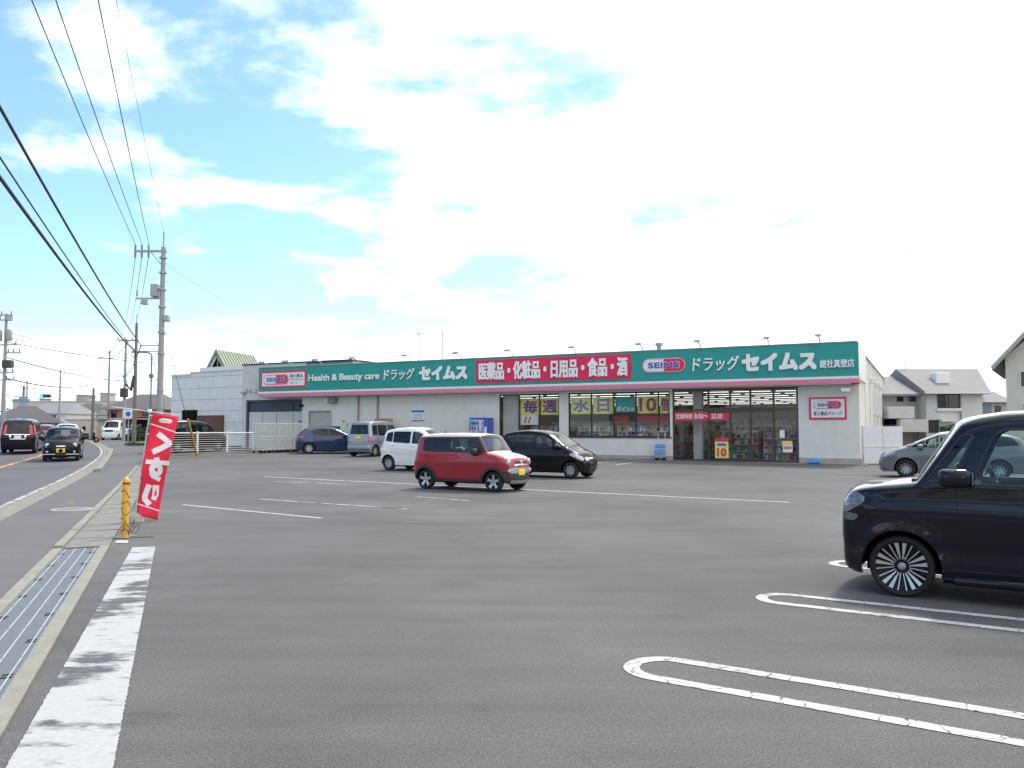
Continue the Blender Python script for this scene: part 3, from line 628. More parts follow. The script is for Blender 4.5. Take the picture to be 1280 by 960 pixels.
poster(9.04, 9.53, 2.48, 3.38, 'poster_yellow', [('倍', 'poster_maroon', .06, .12, .94, .88, .03)], 'yellow window poster with the maroon character 倍')
g, b = poster(16.5, 17.6, 1.9, 2.44, 'sign_white', [], 'white price sheet with two red slashes under the purple 毎 poster')
for k in range(2):
    q = MB(); q.add([T(17.3 - k * .25, .154, 2.0), T(17.42 - k * .25, .154, 2.0), T(17.28 - k * .25, .154, 2.36), T(17.16 - k * .25, .154, 2.36)], [(0, 1, 2, 3)]); q.build('slash', 'poster_red', b)
for t0, t1, lab in ((11.5, 12.4, 'small red shelf header under the teal ポイント poster'), (9.1, 11.1, 'wide red shelf header under the yellow 10 poster')):
    poster(t0, t1, 2.06, 2.38, 'poster_red', [], lab, y=.9, cat='header')
poster(5.98, 8.74, 2.10, 2.53, 'poster_red', [('営業時間', 'letter_white', .03, .2, .33, .8, .012), ('8:30～', 'letter_white', .37, .22, .63, .78, .018), ('22:30', 'letter_white', .68, .22, .88, .78, .018)], 'long red opening hours strip reading 8:30 to 22:30 on the entrance glass', y=.02, name='hours_strip', cat='sign', group='signs on the entrance glass')
g, b = poster(6.03, 6.70, .22, 1.22, 'poster_yellow', [('10', 'poster_red', .15, .08, .85, .5, .05)], 'yellow sale poster with red 10 on the entrance glass', y=.02, group='signs on the entrance glass')
q = MB(); tbox(q, 6.03, 6.70, .014, .02, 1.04, 1.22); q.build('red_band', 'poster_red', b); q = MB(); tbox(q, 6.15, 6.6, .014, .02, .84, .95); q.build('blue_band', 'sign_blue', b)
poster(3.35, 3.58, 1.25, 1.62, 'sign_white', [], 'small white notice at eye height on the right entrance glass', y=.02, group='signs on the entrance glass', cat='notice')
g, b = poster(3.0, 3.45, .55, 1.1, 'sign_white', [], 'yellow, white and pink sale flyer low on the right entrance glass', y=.02, group='signs on the entrance glass')
q = MB(); tbox(q, 3.0, 3.45, .014, .02, .9, 1.1); q.build('yellow_band', 'poster_yellow', b); q = MB(); tbox(q, 3.04, 3.41, .014, .02, .7, .84); q.build('pink_band', 'sign_pink', b)
# --- wall signs and wall fittings
g = onshop('wall_sign', 'square red framed wall sign with capsule emblem right of the entrance', 'sign')
q = MB(); tbox(q, .55, 2.2, -.045, -.003, 2.12, 3.17); q.build('frame', 'sign_red', g); q = MB(); tbox(q, .64, 2.11, -.055, -.0455, 2.21, 3.08); fc = q.build('face', 'sign_white', g)
pill(g, 2.0, .76, 2.62, 3.0, -.078); lettering('lettering', '富士薬品グループ', fm(2.0, .76, 2.31, 2.50, -.058), 'ink', fc, .012)
g = onshop('notice_board', 'small white and blue notice board on the blank shop wall', 'notice'); q = MB(); tbox(q, 23.9, 24.8, -.03, -.003, 2.14, 2.78); fc = q.build('board', 'sign_white', g)
q = MB(); tbox(q, 23.9, 24.8, -.034, -.0305, 2.66, 2.78); tbox(q, 23.9, 24.8, -.034, -.0305, 2.14, 2.2); q.build('blue_band', 'sign_blue', fc)
q = MB()
for k in range(4): tbox(q, 24.0, 24.7, -.033, -.0305, 2.28 + k * .09, 2.31 + k * .09)
q.build('print_lines', 'pipe_grey', fc)
cm_ = onshop('security_camera', 'white security camera under the fascia at the shop corner', 'camera'); q = MB(); q.rbox(-.75, -.35, -.62, -.42, 3.38, 3.56, .03); q.build('housing', 'sign_white', cm_); q = MB(); q.tube([(-.5, -.5, 3.55), (-.4, -.5, 3.74)], .03, 8); q.build('bracket', 'grey_trim', cm_); q = MB(); q.box(-.78, -.745, -.58, -.46, 3.4, 3.53); q.build('lens', 'dark', cm_)
q = MB(); tbox(q, 30.95, 32.67, .06, .1, 0.02, 2.76); dd = q.build('steel_door', 'door_grey', SHOP); 
q = MB(); tbox(q, 30.86, 32.76, -.03, .02, 2.78, 2.86); tbox(q, 30.86, 30.95, -.03, .02, .3, 2.78); tbox(q, 32.67, 32.76, -.03, .02, .3, 2.78); q.build('door_frame', 'door_grey', SHOP)
for t_ in (28.72, 27.25): q = MB(); q.tube([T(t_, -.09, .35), T(t_, -.09, 3.74)], .055, 8); q.build('downpipe', 'pipe_grey', SHOP)
q = MB(); q.rbox(-30.95, -30.4, -.35, -.003, 3.3, 3.62, .03); q.build('vent_hood', 'pipe_grey', SHOP); q = MB(); tbox(q, 30.95, 31.4, -.12, -.003, 3.35, 3.6); q.build('vent_box', 'sign_white', SHOP)
for t_, z_ in ((29.9, 2.1), (29.6, 1.9)): q = MB(); q.rbox(-t_ - .06, -t_ + .06, -.06, -.003, z_, z_ + .14, .01); q.build('switch_box', 'grey_trim', SHOP)

# ------------------------------------------------------------------ things along the shop front
def atshop(name, t, y, label, cat, group=None):
    g = empty(name, (0, 0, 0), 0, label, cat, group); g.matrix_world = SHOP_M @ Matrix.Translation((-t, y, 0)); return g
mat('vend_blue', (.02, .06, .42), .3, .03, coat=.5); mat('vend_panel', (.35, .5, .75), .4, .1, 6); mat('bin_green', (.01, .16, .13), .5, .08); mat('cardboard', (.34, .22, .13), .85, .15, 6); mat('crate_blue', (.12, .3, .6), .5, .06); mat('cyan_plastic', (.02, .3, .75), .4, .04)
v = atshop('vending_machine', 19.75, -.85, 'blue drinks vending machine against the shop wall', 'vending machine')
MB().rbox(-.58, .58, -.02, .72, .06, 2.12, .03).build('cabinet', 'vend_blue', v); q = MB(); q.box(-.5, .36, -.03, -.019, 1.1, 2.0); w_ = q.build('display_window', 'vend_panel', v)
random.seed(3)
for r_ in range(3):
    q = MB(); q.box(-.48, .34, -.036, -.0305, 1.13 + r_ * .28, 1.16 + r_ * .28); q.build('price_rail', 'sign_white', w_)
    for k in range(9):
        q = MB(); q.lathe([(0, 1.16 + r_ * .28), (.032, 1.16 + r_ * .28), (.032, 1.32 + r_ * .28), (.014, 1.36 + r_ * .28), (0, 1.36 + r_ * .28)], 8, c=(-.43 + k * .09, -.05, 0)); q.build('bottle', random.choice(['poster_red', 'sign_white', 'poster_yellow', 'sign_green', 'sign_blue', 'poster_maroon']), w_)
q = MB(); q.box(-.4, .3, -.03, -.019, .3, .5); q.build('dispensing_slot', 'dark', v); q = MB(); q.box(.4, .54, -.03, -.019, 1.1, 1.6); q.build('coin_panel', 'sign_white', v)
b = atshop('waste_bin', 30.0, -1.2, 'green lidded waste bin beside the grey shop door', 'bin')
MB().add([(-.36, -.3, .1), (.36, -.3, .1), (.36, .3, .1), (-.36, .3, .1), (-.44, -.38, 1.45), (.44, -.38, 1.45), (.44, .38, 1.45), (-.44, .38, 1.45)], [(0, 3, 2, 1), (0, 1, 5, 4), (1, 2, 6, 5), (2, 3, 7, 6), (3, 0, 4, 7), (4, 5, 6, 7)]).build('bucket', 'bin_green', b)
MB().rbox(-.5, .5, -.42, .42, 1.451, 1.56, .03).build('lid', 'bin_green', b); 
for sx in (-.3, .3): q = MB(); q.lathe([(0, -.03), (.09, -.03), (.09, .03), (0, .03)], 12, 'y', (sx, -.22, .09)); q.build('wheel', 'rubber', b)
def trolley(t, y, label, boxes):
    g = atshop('platform_trolley', t, y, label, 'trolley', 'trolleys by the shop wall')
    MB().rbox(-.6, .6, -.35, .35, .2, .25, .01).build('deck', 'cap_silver', g)
    for sx in (-.5, .5):
        for sy in (-.28, .28): q = MB(); q.lathe([(0, -.02), (.09, -.02), (.09, .02), (0, .02)], 12, 'y', (sx, sy, .09)); q.build('wheel', 'rubber', g)
    for sx in (-.58, .58):
        q = MB(); q.tube([(sx, -.3, .25), (sx, -.3, 1.6), (sx, .3, 1.6), (sx, .3, .25)], .018, 6)
        for k in range(5): q.tube([(sx, -.3, .4 + k * .25), (sx, .3, .4 + k * .25)], .01, 5)
        q.build('end_rail', 'alloy', g)
    return g
trolley(24.6, -.9, 'bare metal roll trolley by the shop wall', 0); trolley(26.2, -.9, 'metal roll trolley loaded with cardboard boxes by the shop wall', 1)
for k, (dx, z0, w, hh) in enumerate(((-.25, .25, .6, .5), (.3, .25, .5, .6), (-.25, .75, .62, .45), (.3, .85, .5, .5), (-.2, 1.2, .66, .42), (.32, 1.35, .45, .4), (0, 1.76, .9, .3))):
    g = atshop('cardboard_box', 26.2 - dx, -.9, 'brown cardboard box lying topmost across the loaded trolley' if k == 6 else 'brown cardboard box in the %s layer on the loaded trolley, %s side' % (('bottom', 'middle', 'upper')[k // 2], ('van', 'vending machine')[k % 2]), 'box', 'cardboard boxes on the trolley')
    z0 += .001; MB().box(-w / 2, w / 2, -.3, .3, z0, z0 + hh - .012).build('carton', 'cardboard', g); MB().box(-w / 2 - .002, w / 2 + .002, -.04, .04, z0 + .02, z0 + hh - .01).build('tape', 'concrete_pale', g)
g = atshop('shopping_cart', 9.35, -.45, 'blue basket cart with a tall handle beside the entrance', 'cart')
for sx in (-.18, .18): q = MB(); q.tube([(sx, .15, .12), (sx, .2, 1.35), (sx, .2, 1.45)], .016, 6); q.build('upright', 'alloy', g)
q = MB(); q.tube([(-.18, .2, 1.44), (.18, .2, 1.44)], .018, 6); q.build('handle', 'alloy', g); MB().rbox(-.24, .24, -.3, .12, .3, .55, .03).build('basket', 'crate_blue', g); MB().rbox(-.22, .22, -.28, .12, .62, .82, .03).build('basket', 'crate_blue', g)
for sx in (-.18, .18):
    for sy in (-.22, .12): q = MB(); q.lathe([(0, -.02), (.07, -.02), (.07, .02), (0, .02)], 12, 'y', (sx, sy, .07)); q.build('wheel', 'rubber', g)
q = MB(); q.box(-.2, .2, -.26, .14, .14, .18); q.tube([(-.15, -.2, .1), (-.15, -.2, .3)], .01, 5); q.tube([(.15, -.2, .1), (.15, -.2, .3)], .01, 5); q.build('chassis', 'alloy', g)
g = atshop('drain_pad', 2.0, -.3, 'small bright blue plastic pad at the foot of the shop wall', 'pad'); q = MB(); q.rbox(-.28, .28, -.2, .2, .052, .14, .02); q.build('pad', 'cyan_plastic', g); q = MB(); q.tube([(-.26, -.1, .15), (0, -.12, .2), (.26, -.1, .15)], .02, 6); q.build('handle', 'cyan_plastic', g)
# wheel stops
for k, t_ in enumerate((12.4, 14.9, 17.4)):
    g = atshop('wheel_stop', t_, -1.0, 'low concrete wheel stop before the shop windows, ' + ('nearest the entrance', 'between two others', 'farthest from the entrance')[k], 'wheel stop', 'wheel stops along the shop'); MB().add([(-.7, -.09, .001), (.7, -.09, .001), (.7, .09, .001), (-.7, .09, .001), (-.68, -.05, .12), (.68, -.05, .12), (.68, .05, .12), (-.68, .05, .12)], [(0, 3, 2, 1), (0, 1, 5, 4), (1, 2, 6, 5), (2, 3, 7, 6), (3, 0, 4, 7), (4, 5, 6, 7)]).build('block', 'concrete_pale', g); q = MB(); q.box(-.1, .1, -.1, -.072, .04, .08); q.build('reflector', 'lens_amber', g)

# ------------------------------------------------------------------ warehouse and white hall left of the shop
mat('ware_wall', (.56, .55, .52), .85, .06, 2, .3, 40, dirt=.18); mat('hall_wall', (.70, .70, .69), .85, .07, 1.5, .3, 40, dirt=.35); mat('ware_dark', (.045, .05, .075), .5, .08, 3); mat('ware_door', (.55, .56, .54), .6, .05, 3)
mat('green_metal', (.20, .25, .17), .5, .1, 2, metal=.2); mat('green_pale', (.40, .43, .36), .5, .08, 2); mat('rusty_brown', (.14, .07, .05), .85, .25, 4)
WH = empty('warehouse', (0, 0, 0), 0, 'grey flat roofed warehouse with folding doors adjoining the drugstore', 'warehouse'); WH.matrix_world = SHOP_M
q = MB(); holes_wall(q, 33.32, 38.85, 0, 6.0, .35, .6, [(33.5, 38.45, 0, 3.62)]); q.build('front_wall', 'ware_wall', WH)
q = MB(); tbox(q, 29.7, 38.85, .61, 18, 0, 5.98); q.build('hall_block', 'ware_wall', WH)
q = MB(); tbox(q, 29.6, 38.92, .3, 18.1, 6.0, 6.09); q.build('parapet_cap', 'ware_dark', WH)
q = MB(); tbox(q, 38.3, 38.45, .3, .5, 0, 3.62); tbox(q, 33.5, 38.3, .3, .5, 3.5, 3.62); q.build('door_frame', 'ware_dark', WH)
for a, b in ((33.5, 34.4), (34.46, 38.3)): q = MB(); tbox(q, a, b, .42, .5, 2.82, 3.5); tbox(q, a, b, .41, .42, 3.14, 3.17); q.build('header_panel', 'ware_dark', WH)
for a, b in ((33.5, 34.40), (34.46, 35.82), (35.87, 37.06), (37.11, 38.3)): q = MB(); tbox(q, a, b, .44, .5, .03, 2.82); q.build('door_leaf', 'ware_door', WH)
q = MB(); tbox(q, 33.5, 38.3, .501, .55, 0, 3.5); q.build('door_back', 'dark', WH)
q = MB(); tbox(q, 33.55, 33.95, .40, .44, 2.14, 2.2); tbox(q, 33.5, 33.62, .39, .44, 1.98, 2.2); q.build('door_closer', 'dark', WH)
q = MB(); tbox(q, 38.55, 38.8, .1, .35, 4.05, 4.2); q.build('wall_lamp', 'grey_trim', WH)
q = MB(); tbox(q, 33.15, 33.35, -.25, .3, 3.12, 3.25); q.tube([T(33.3, .35, 3.0), T(33.3, .05, 3.0)], .04, 6); q.build('wall_lamp', 'dark', WH)
lettering('lettering', '34-2', fm(38.6, 37.5, 4.05, 4.36, .34), 'pipe_grey', WH, .01)
# white stepped hall: plan given in the picture's own depth, front parallel to the shop
hp = (SHOP_M @ Vector(T(38.9, 4.5, 0))); he = at(213, 540, hp.y + 7.0); dirh = Vector((he.x - hp.x, he.y - hp.y)); LH = dirh.length
HALL = empty('stepped_hall', (hp.x, hp.y, 0), math.atan2(dirh.y, dirh.x), 'white rendered hall with stepped parapet behind the low mesh fence', 'building')
def hz(u, v, k):
    p = hp.lerp(Vector((he.x, he.y, 0)), k); return at(u, v, p.y).z - float(gz(hp.x, hp.y))
HP = [(0, hz(298, 459, 0)), (.72, hz(237, 461, .72)), (.72, hz(237, 465.5, .72)), (.82, hz(229, 466, .82)), (.82, hz(229, 469, .82)), (1.0, hz(213, 469.5, 1))]
q = MB(); q.prism([(0, 0)] + [(k * LH, z) for k, z in HP] + [(LH, 0)], 0, 14, lambda a, b, h: (a, -h, b)); q.build('wall', 'hall_wall', HALL)
q = MB()
for (a, za), (b, zb) in zip(HP, HP[1:]):
    if b > a: q.box(a * LH - .03, b * LH + .03, -14, .08, min(za, zb) + .0, max(za, zb) + .07)
q.build('parapet_cap', 'sign_white', HALL)
q = MB(); q.box(.02 * LH, .2 * LH, .005, .35, 0, HP[0][1] - .15); q.build('pier', 'hall_wall', HALL)
for k in range(6): q = MB(); zz = .9 * (k + 1); q.box(.21 * LH, LH - .02, .002, .012, zz, zz + .025); q.build('wall_joint', 'grey_trim', HALL)
q = MB(); q.box(.02 * LH - .35, .02 * LH - .05, .1, .45, 2.9, 4.5); q.build('meter_cabinet', 'dark', HALL)
q = MB(); q.tube([(.02 * LH - .2, .25, 0), (.02 * LH - .2, .25, 2.9)], .07, 8); q.build('conduit', 'pipe_grey', HALL)
mb = MB(); mb.box(.5 * LH, .71 * LH, .01, .4, .3, 2.35); mb.build('side_shed', 'rusty_brown', HALL); 
q = MB(); q.box(.745 * LH, .86 * LH, .01, .3, 1.6, 2.8); q.build('air_unit', 'dark', HALL)
# gabled green roof rising behind the hall
GR = empty('gabled_hall', tuple(at(298, 540, 86).xy) + (0,), 0, 'far hall with ribbed green metal gable roof rising behind the white parapet', 'building')
GZ = float(gz(GR.location.x, GR.location.y)); gx0 = at(258, 460, 86).x - GR.location.x; gx1 = at(288, 460, 86).x - GR.location.x; rx = at(329, 460, 92).x - GR.location.x
apx = at(272.5, 438, 86); ez = at(258, 461, 86).z - .6 - GZ; az_ = apx.z - GZ; ax_ = apx.x - GR.location.x
q = MB(); q.box(gx0 + .3, rx, .4, 14, 0, ez); q.build('wall', 'hall_wall', GR)
A_, B_, C_ = (gx0, 0, ez), (gx1, 0, ez), (ax_, 0, az_); dz_ = Vector((rx - gx1, 6.5, 0))
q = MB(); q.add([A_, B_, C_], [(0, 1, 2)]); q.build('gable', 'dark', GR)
th = .12
def slope(p0, p1, name):
    P0, P1 = Vector(p0), Vector(p1); n_ = Vector((0, 0, 1)); q = MB(); fr = Vector((0, -.5, 0)); d = dz_ + Vector((0, .5, 0))
    q.add([P0 + fr, P1 + fr, P1 + fr + d, P0 + fr + d, P0 + fr - n_ * th, P1 + fr - n_ * th, P1 + fr + d - n_ * th, P0 + fr + d - n_ * th], [(0, 1, 2, 3), (7, 6, 5, 4), (0, 4, 5, 1), (1, 5, 6, 2), (2, 6, 7, 3), (3, 7, 4, 0)])
    r = q.build(name, 'green_pale', GR)
    for k in range(14):
        t = k / 13; a = P0 + fr + d * t; b = P1 + fr + d * t; q = MB(); q.tube([a + n_ * .04, b + n_ * .04], .085, 6); q.build('rib', 'green_metal', r)
    return r
slope(A_, C_, 'roof'); slope(B_, C_, 'roof')
q = MB()
for p0 in (A_, B_): q.tube([Vector(p0) + Vector((0, -.52, -.1)), Vector(C_) + Vector((0, -.52, -.1))], .16, 6)
q.build('verge_board', 'green_metal', GR)
q = MB()
for p0 in (A_, B_): q.tube([Vector(p0) + Vector((0, -.3, -.45)), Vector(C_) + Vector((0, -.3, -.5))], .12, 6)
q.build('verge_trim', 'sign_white', GR)
q = MB(); q.tube([(ax_, -.05, ez), (ax_, -.05, az_ - .6)], .07, 6); q.build('mullion', 'grey_trim', GR)
# ------------------------------------------------------------------ mesh fence on its kerb, roll cages
mat('fence_white', (.68, .68, .66), .5, .05, 5); mat('cage_cream', (.55, .54, .48), .5, .08, 6)
f0, f1 = G(206, 571), G(318, 565.5)
FEN = empty('mesh_fence', f0, math.atan2(f1.y - f0.y, f1.x - f0.x), 'low white rail fence along the parking lot edge before the white hall', 'fence')
FL = (f1 - f0).length
for i in range(int(FL / 2) + 1): q = MB(); q.rbox(i * 2.0 - .05, i * 2.0 + .05, -.04, .04, .15, 1.32, .012); q.build('post', 'fence_white', FEN)
for k in range(9): q = MB(); zz = .28 + k * .12; q.tube([(0, .06, zz), (FL, .06, zz)], .012 if k < 8 else .03, 5); q.build('rail', 'fence_white', FEN)
nseg = int(FL / 1.2)
for i in range(nseg): q = MB(); q.box(i * FL / nseg, (i + .99) * FL / nseg, -.12, .12, 0, .15); q.build('kerb_block', 'concrete_pale', FEN)
c0, c1 = G(322, 566.5), G(366, 565); cd = (c1 - c0)
def make_cage():
    g = empty('roll_cage', (0, 0, 0), 0, 'cream wire roll cage nested in the row before the warehouse doors', 'roll cage', 'roll cages nested in a row')
    for sy in (-.4, .4):
        q = MB(); q.tube([(0, sy, .15), (0, sy, 1.7)], .018, 6); q.build('upright', 'cage_cream', g)
    q = MB()
    for z in (.2, .75, 1.25, 1.7): q.tube([(0, -.4, z), (0, .4, z)], .015, 5)
    for k in range(3): q.tube([(0, -.2 + k * .2, .2), (0, -.2 + k * .2, 1.7)], .008, 5)
    q.build('end_grille', 'cage_cream', g)
    for sy in (-.4, .4):
        q = MB()
        for z in (.2, .95, 1.68): q.tube([(0, sy, z), (.75, sy, z)], .012, 5)
        for k in range(4): q.tube([(.14 + k * .15, sy, .2), (.25 + k * .25, sy, 1.68)], .008, 5)
        q.build('side_grille', 'cage_cream', g)
    q = MB(); q.box(.02, .74, -.38, .38, .16, .19); q.build('base', 'cage_cream', g)
    for sx in (.05, .7):
        for sy in (-.34, .34): q = MB(); q.lathe([(0, -.02), (.07, -.02), (.07, .02), (0, .02)], 10, 'y', (sx, sy, .07)); q.build('caster', 'rubber', g)
    return g
cg = make_cage()
ORD = ('first', 'second', 'third', 'fourth', 'fifth', 'sixth', 'seventh', 'eighth', 'ninth')
for i in range(7):
    c = cg if i == 0 else copy_tree(cg); p = c0.lerp(c1, i / 6.5); c['label'] = 'cream wire roll cage, %s from the white fence in the nested row' % ORD[i]; c.location = p + Vector((0, random.uniform(-.08, .08), 0)); c.rotation_euler[2] = math.atan2(cd.y, cd.x) + .1

# ------------------------------------------------------------------ vehicles
def chaikin(P, it=2, closed=False):
    for _ in range(it):
        Q = [] if closed else [P[0]]
        rng = range(len(P)) if closed else range(len(P) - 1)
        for i in rng:
            a, b = P[i], P[(i + 1) % len(P)]
            Q += [(a[0] * .75 + b[0] * .25, a[1] * .75 + b[1] * .25), (a[0] * .25 + b[0] * .75, a[1] * .25 + b[1] * .75)]
        P = Q if closed else Q + [P[-1]]
    return P
def resample(P, step, closed=False):
    out = []; n = len(P)
    for i in range(n if closed else n - 1):
        a, b = P[i], P[(i + 1) % n]; L = math.hypot(b[0] - a[0], b[1] - a[1]); k = max(1, int(round(L / step)))
        out += [(a[0] + (b[0] - a[0]) * j / k, a[1] + (b[1] - a[1]) * j / k) for j in range(k)]
    return out if closed else out + [P[-1]]
def rnd(poly, it=2, rad=.055):
    out = []; n = len(poly)
    for i in range(n):
        p, a, b = Vector(poly[i]), Vector(poly[i - 1]), Vector(poly[(i + 1) % n]); da, db = a - p, b - p
        k = min(rad, da.length * .42, db.length * .42); s_, e_ = p + da.normalized() * k, p + db.normalized() * k
        for j in range(5): t = j / 4; q = s_ * (1 - t) ** 2 + p * (2 * t * (1 - t)) + e_ * t * t; out.append((q.x, q.y))
    return out
class Body:
    def __init__(s, prof, Wd, zb=.95, tk=.22, kf=.10, kr=.05, r=.10, rh=.16, sill=.2, wb=2.4, wr=.28, arch=.36, crown=.035, flen=.55, rlen=.4, step=.055, bulge=.02, flare=.014, crease=.0):
        s.__dict__.update(locals()); s.prof = resample(chaikin(resample(prof, .13), 2), step); s.P = np.array(s.prof)
        s.xf = s.P[:, 0].max(); s.xr = s.P[:, 0].min(); A, B = s.P[:-1], s.P[1:]; s.A, s.B = A, B
        # outline with wheel arches
        out = list(s.prof); bot = []
        x0, z0 = s.prof[-1]; x1, z1 = s.prof[0]
        for cx in (-wb / 2, wb / 2):
            t0 = math.asin(max(-.99, min(.99, (sill - wr) / arch)))
            for k in range(19):
                t = math.pi - t0 - (math.pi - 2 * t0) * k / 18; bot.append((cx + arch * math.cos(t), wr + arch * math.sin(t)))
        s.bot = resample([(x0, z0), (max(x0 + .02, bot[0][0] - .03) if bot[0][0] - .03 > x0 else x0 + .01, sill)] + bot + [(min(x1 - .02, bot[-1][0] + .03) if bot[-1][0] + .03 < x1 else x1 - .01, sill), (x1, z1)], step)
        s.out = out + s.bot[1:-1]
    def dist(s, X, Z):
        p = np.stack([X, Z], 1)[:, None, :]; d = s.B - s.A; t = ((p - s.A) * d).sum(2) / ((d * d).sum(1) + 1e-12); t = np.clip(t, 0, 1)
        q = s.A + t[..., None] * d; return np.sqrt(((p - q) ** 2).sum(2).min(1))
    def hw(s, X, Z, off=0):
        X = np.asarray(X, float); Z = np.asarray(Z, float); w = np.full(X.shape, s.Wd / 2)
        up = np.clip(Z - s.zb, 0, None); w -= s.tk * up + .06 * up * up
        dn = np.clip(s.zb - .28 - Z, 0, None); w -= .10 * dn * dn
        w += s.bulge * np.exp(-((Z - (s.zb - .22)) / .12) ** 2) - s.bulge
        fx = np.clip((X - (s.xf - s.flen)) / s.flen, 0, 1); w -= s.kf * fx ** 2.2
        rx = np.clip(((s.xr + s.rlen) - X) / s.rlen, 0, 1); w -= s.kr * rx ** 2.2
        for cx in (-s.wb / 2, s.wb / 2):
            ra = np.hypot(X - cx, Z - s.wr); w += s.flare * np.exp(-((ra - s.arch - .01) / .055) ** 2)
        if s.crease: zc = s.zb - .17 + .02 * X; w += s.crease * (np.tanh((zc - Z) / .018) * np.exp(-np.clip(zc - Z, 0, 1) / .16) - np.exp(-np.clip(Z - zc, 0, 1) / .12) * (Z >= zc) * .6); w -= s.crease * 1.1 * np.exp(-((Z - .46) / .07) ** 2)
        d = s.dist(X, Z); r = np.where(X > s.xf - s.flen * 1.6, s.rh, s.r); r = np.where(Z > s.zb + .1, s.r, r)
        dd = np.clip(r - d, 0, r); return w - r + np.sqrt(np.clip(r * r - dd * dd, 0, None)) + off
def car(name, label, cat, B, paint, spec, pos, head, scale=1, group=None, lod=0):
    root = empty(name, (pos[0], pos[1], 0), math.atan2(head[1], head[0]), label, cat, group, scale=scale)
    regs = spec.get('side', []); fine = B.step
    # ---- side skin
    pts = []; edges = []
    def loop(P, closed=True):
        k = len(pts); pts.extend(P); n = len(P); edges.extend([(k + i, k + (i + 1) % n) for i in range(n if closed else n - 1)])
    loop(B.out); polys = []
    for rg in regs:
        P = resample(rnd(rg[1], 2) if rg[3] else rg[1], fine, True); polys.append(P); loop(P)
    g = fine * 1.35; gx, gz = np.meshgrid(np.arange(B.xr, B.xf, g), np.arange(.1, B.P[:, 1].max(), g)); gx = gx.ravel(); gz = gz.ravel()
    nrm = np.gradient(B.P, axis=0); nrm = np.stack([nrm[:, 1], -nrm[:, 0]], 1); nrm /= np.linalg.norm(nrm, axis=1)[:, None] + 1e-9
    ring = [B.P + sg * nrm * d for d in (.008, .022, .045, .08, .125) for sg in (1, -1)]
    ring = np.concatenate(ring); ds = B.dist(gx, gz); keep = pip(gx, gz, B.out) & (ds > .13); rin = pip(ring[:, 0], ring[:, 1], B.out) & (ring[:, 1] > .3)
    extra = [tuple(p) for p in np.stack([gx, gz], 1)[keep]] + [tuple(p) for p in ring[rin]]
    V, E_, F, *_ = delaunay_2d_cdt([Vector(p) for p in pts + extra], edges, [], 0, 1e-4)
    V2 = np.array([(v.x, v.y) for v in V]); F = [f for f in F if len(f) == 3]
    cen = V2[np.array(F)].mean(1); inside = pip(cen[:, 0], cen[:, 1], B.out); rid = np.full(len(F), -1)
    for i, P in enumerate(polys): rid[pip(cen[:, 0], cen[:, 1], P)] = i
    Yw = B.hw(V2[:, 0], V2[:, 1])
    body_v, body_f = [], []
    def addb(vs, fs):
        k = len(body_v); body_v.extend(vs); body_f.extend([tuple(i + k for i in f) for f in fs])
    for sg in (1, -1):
        for i in range(-1, len(polys)):
            fs = [F[j] for j in np.nonzero(inside & (rid == i))[0]]
            if not fs: continue
            used = sorted({a for f in fs for a in f}); mp = {a: k for k, a in enumerate(used)}; off = regs[i][4] if i >= 0 else 0
            vs = [(V2[a, 0], sg * (Yw[a] + off), V2[a, 1]) for a in used]; f2 = [tuple(mp[a] for a in (f if sg < 0 else f[::-1])) for f in fs]
            if i < 0 or regs[i][0] == 'body': addb(vs, f2); continue
            nm, _, mm, _, _ = regs[i]; me = bpy.data.meshes.new(nm); me.from_pydata(vs, [], f2); me.update(); o = obj(nm, me, paint if mm == 'paint' else mm, root, 180)
            if nm == 'window':
                P = polys[i]; yy = B.hw(np.array([p[0] for p in P]), np.array([p[1] for p in P])); q = MB(); q.tube([(p[0], sg * (y - .004), p[1]) for p, y in zip(P, yy)] + [(P[0][0], sg * (yy[0] - .004), P[0][1])], spec.get('seal', .011), 5, cap=False); q.build('window_seal', 'black_plastic', o, 180)
    # ---- centre strip over bonnet, screen, roof and tail
    ts = [-1, -.965, -.9, -.8, -.65, -.45, -.25, 0, .25, .45, .65, .8, .9, .965, 1]
    hwP = B.hw(B.P[:, 0], B.P[:, 1]); n = len(B.P); grid = []
    sgn = 1 if (nrm[n // 2][1] > 0) else -1; N2 = nrm * sgn
    frA = np.array([1.7 if v > .9 else (2.3 if v > .45 else (1.2 if abs(v) > .3 else 1)) for v in N2[:, 0]]); kw = max(3, int(.55 / B.step)); ker = np.hanning(kw + 2)[1:-1]; ker /= ker.sum()
    frA = np.convolve(np.pad(frA, kw, mode='edge'), ker, mode='same')[kw:-kw]
    for i in range(n):
        for t in ts: c = B.crown * frA[i] * (1 - t * t); grid.append((B.P[i, 0] + N2[i][0] * c, t * hwP[i], B.P[i, 1] + N2[i][1] * c))
    m = len(ts); byreg = {}
    for i in range(n - 1):
        for j in range(m - 1):
            x, z = (B.P[i] + B.P[i + 1]) / 2; rg = spec['strip'](x, z, (ts[j] + ts[j + 1]) / 2, N2[i][0]); byreg.setdefault(rg, []).append((i * m + j, (i + 1) * m + j, (i + 1) * m + j + 1, i * m + j + 1))
    for rg, fs in byreg.items():
        used = sorted({a for f in fs for a in f}); mp = {a: k for k, a in enumerate(used)}; vs = [grid[a] for a in used]; f2 = [tuple(mp[a] for a in f) for f in fs]
        if rg is None: addb(vs, f2); continue
        me = bpy.data.meshes.new(rg[0]); me.from_pydata(vs, [], f2); me.update()
        bm = bmesh.new(); bm.from_mesh(me); bmesh.ops.recalc_face_normals(bm, faces=bm.faces[:]); bm.to_mesh(me); bm.free(); obj(rg[0], me, paint if rg[1] == 'paint' else rg[1], root, 180)
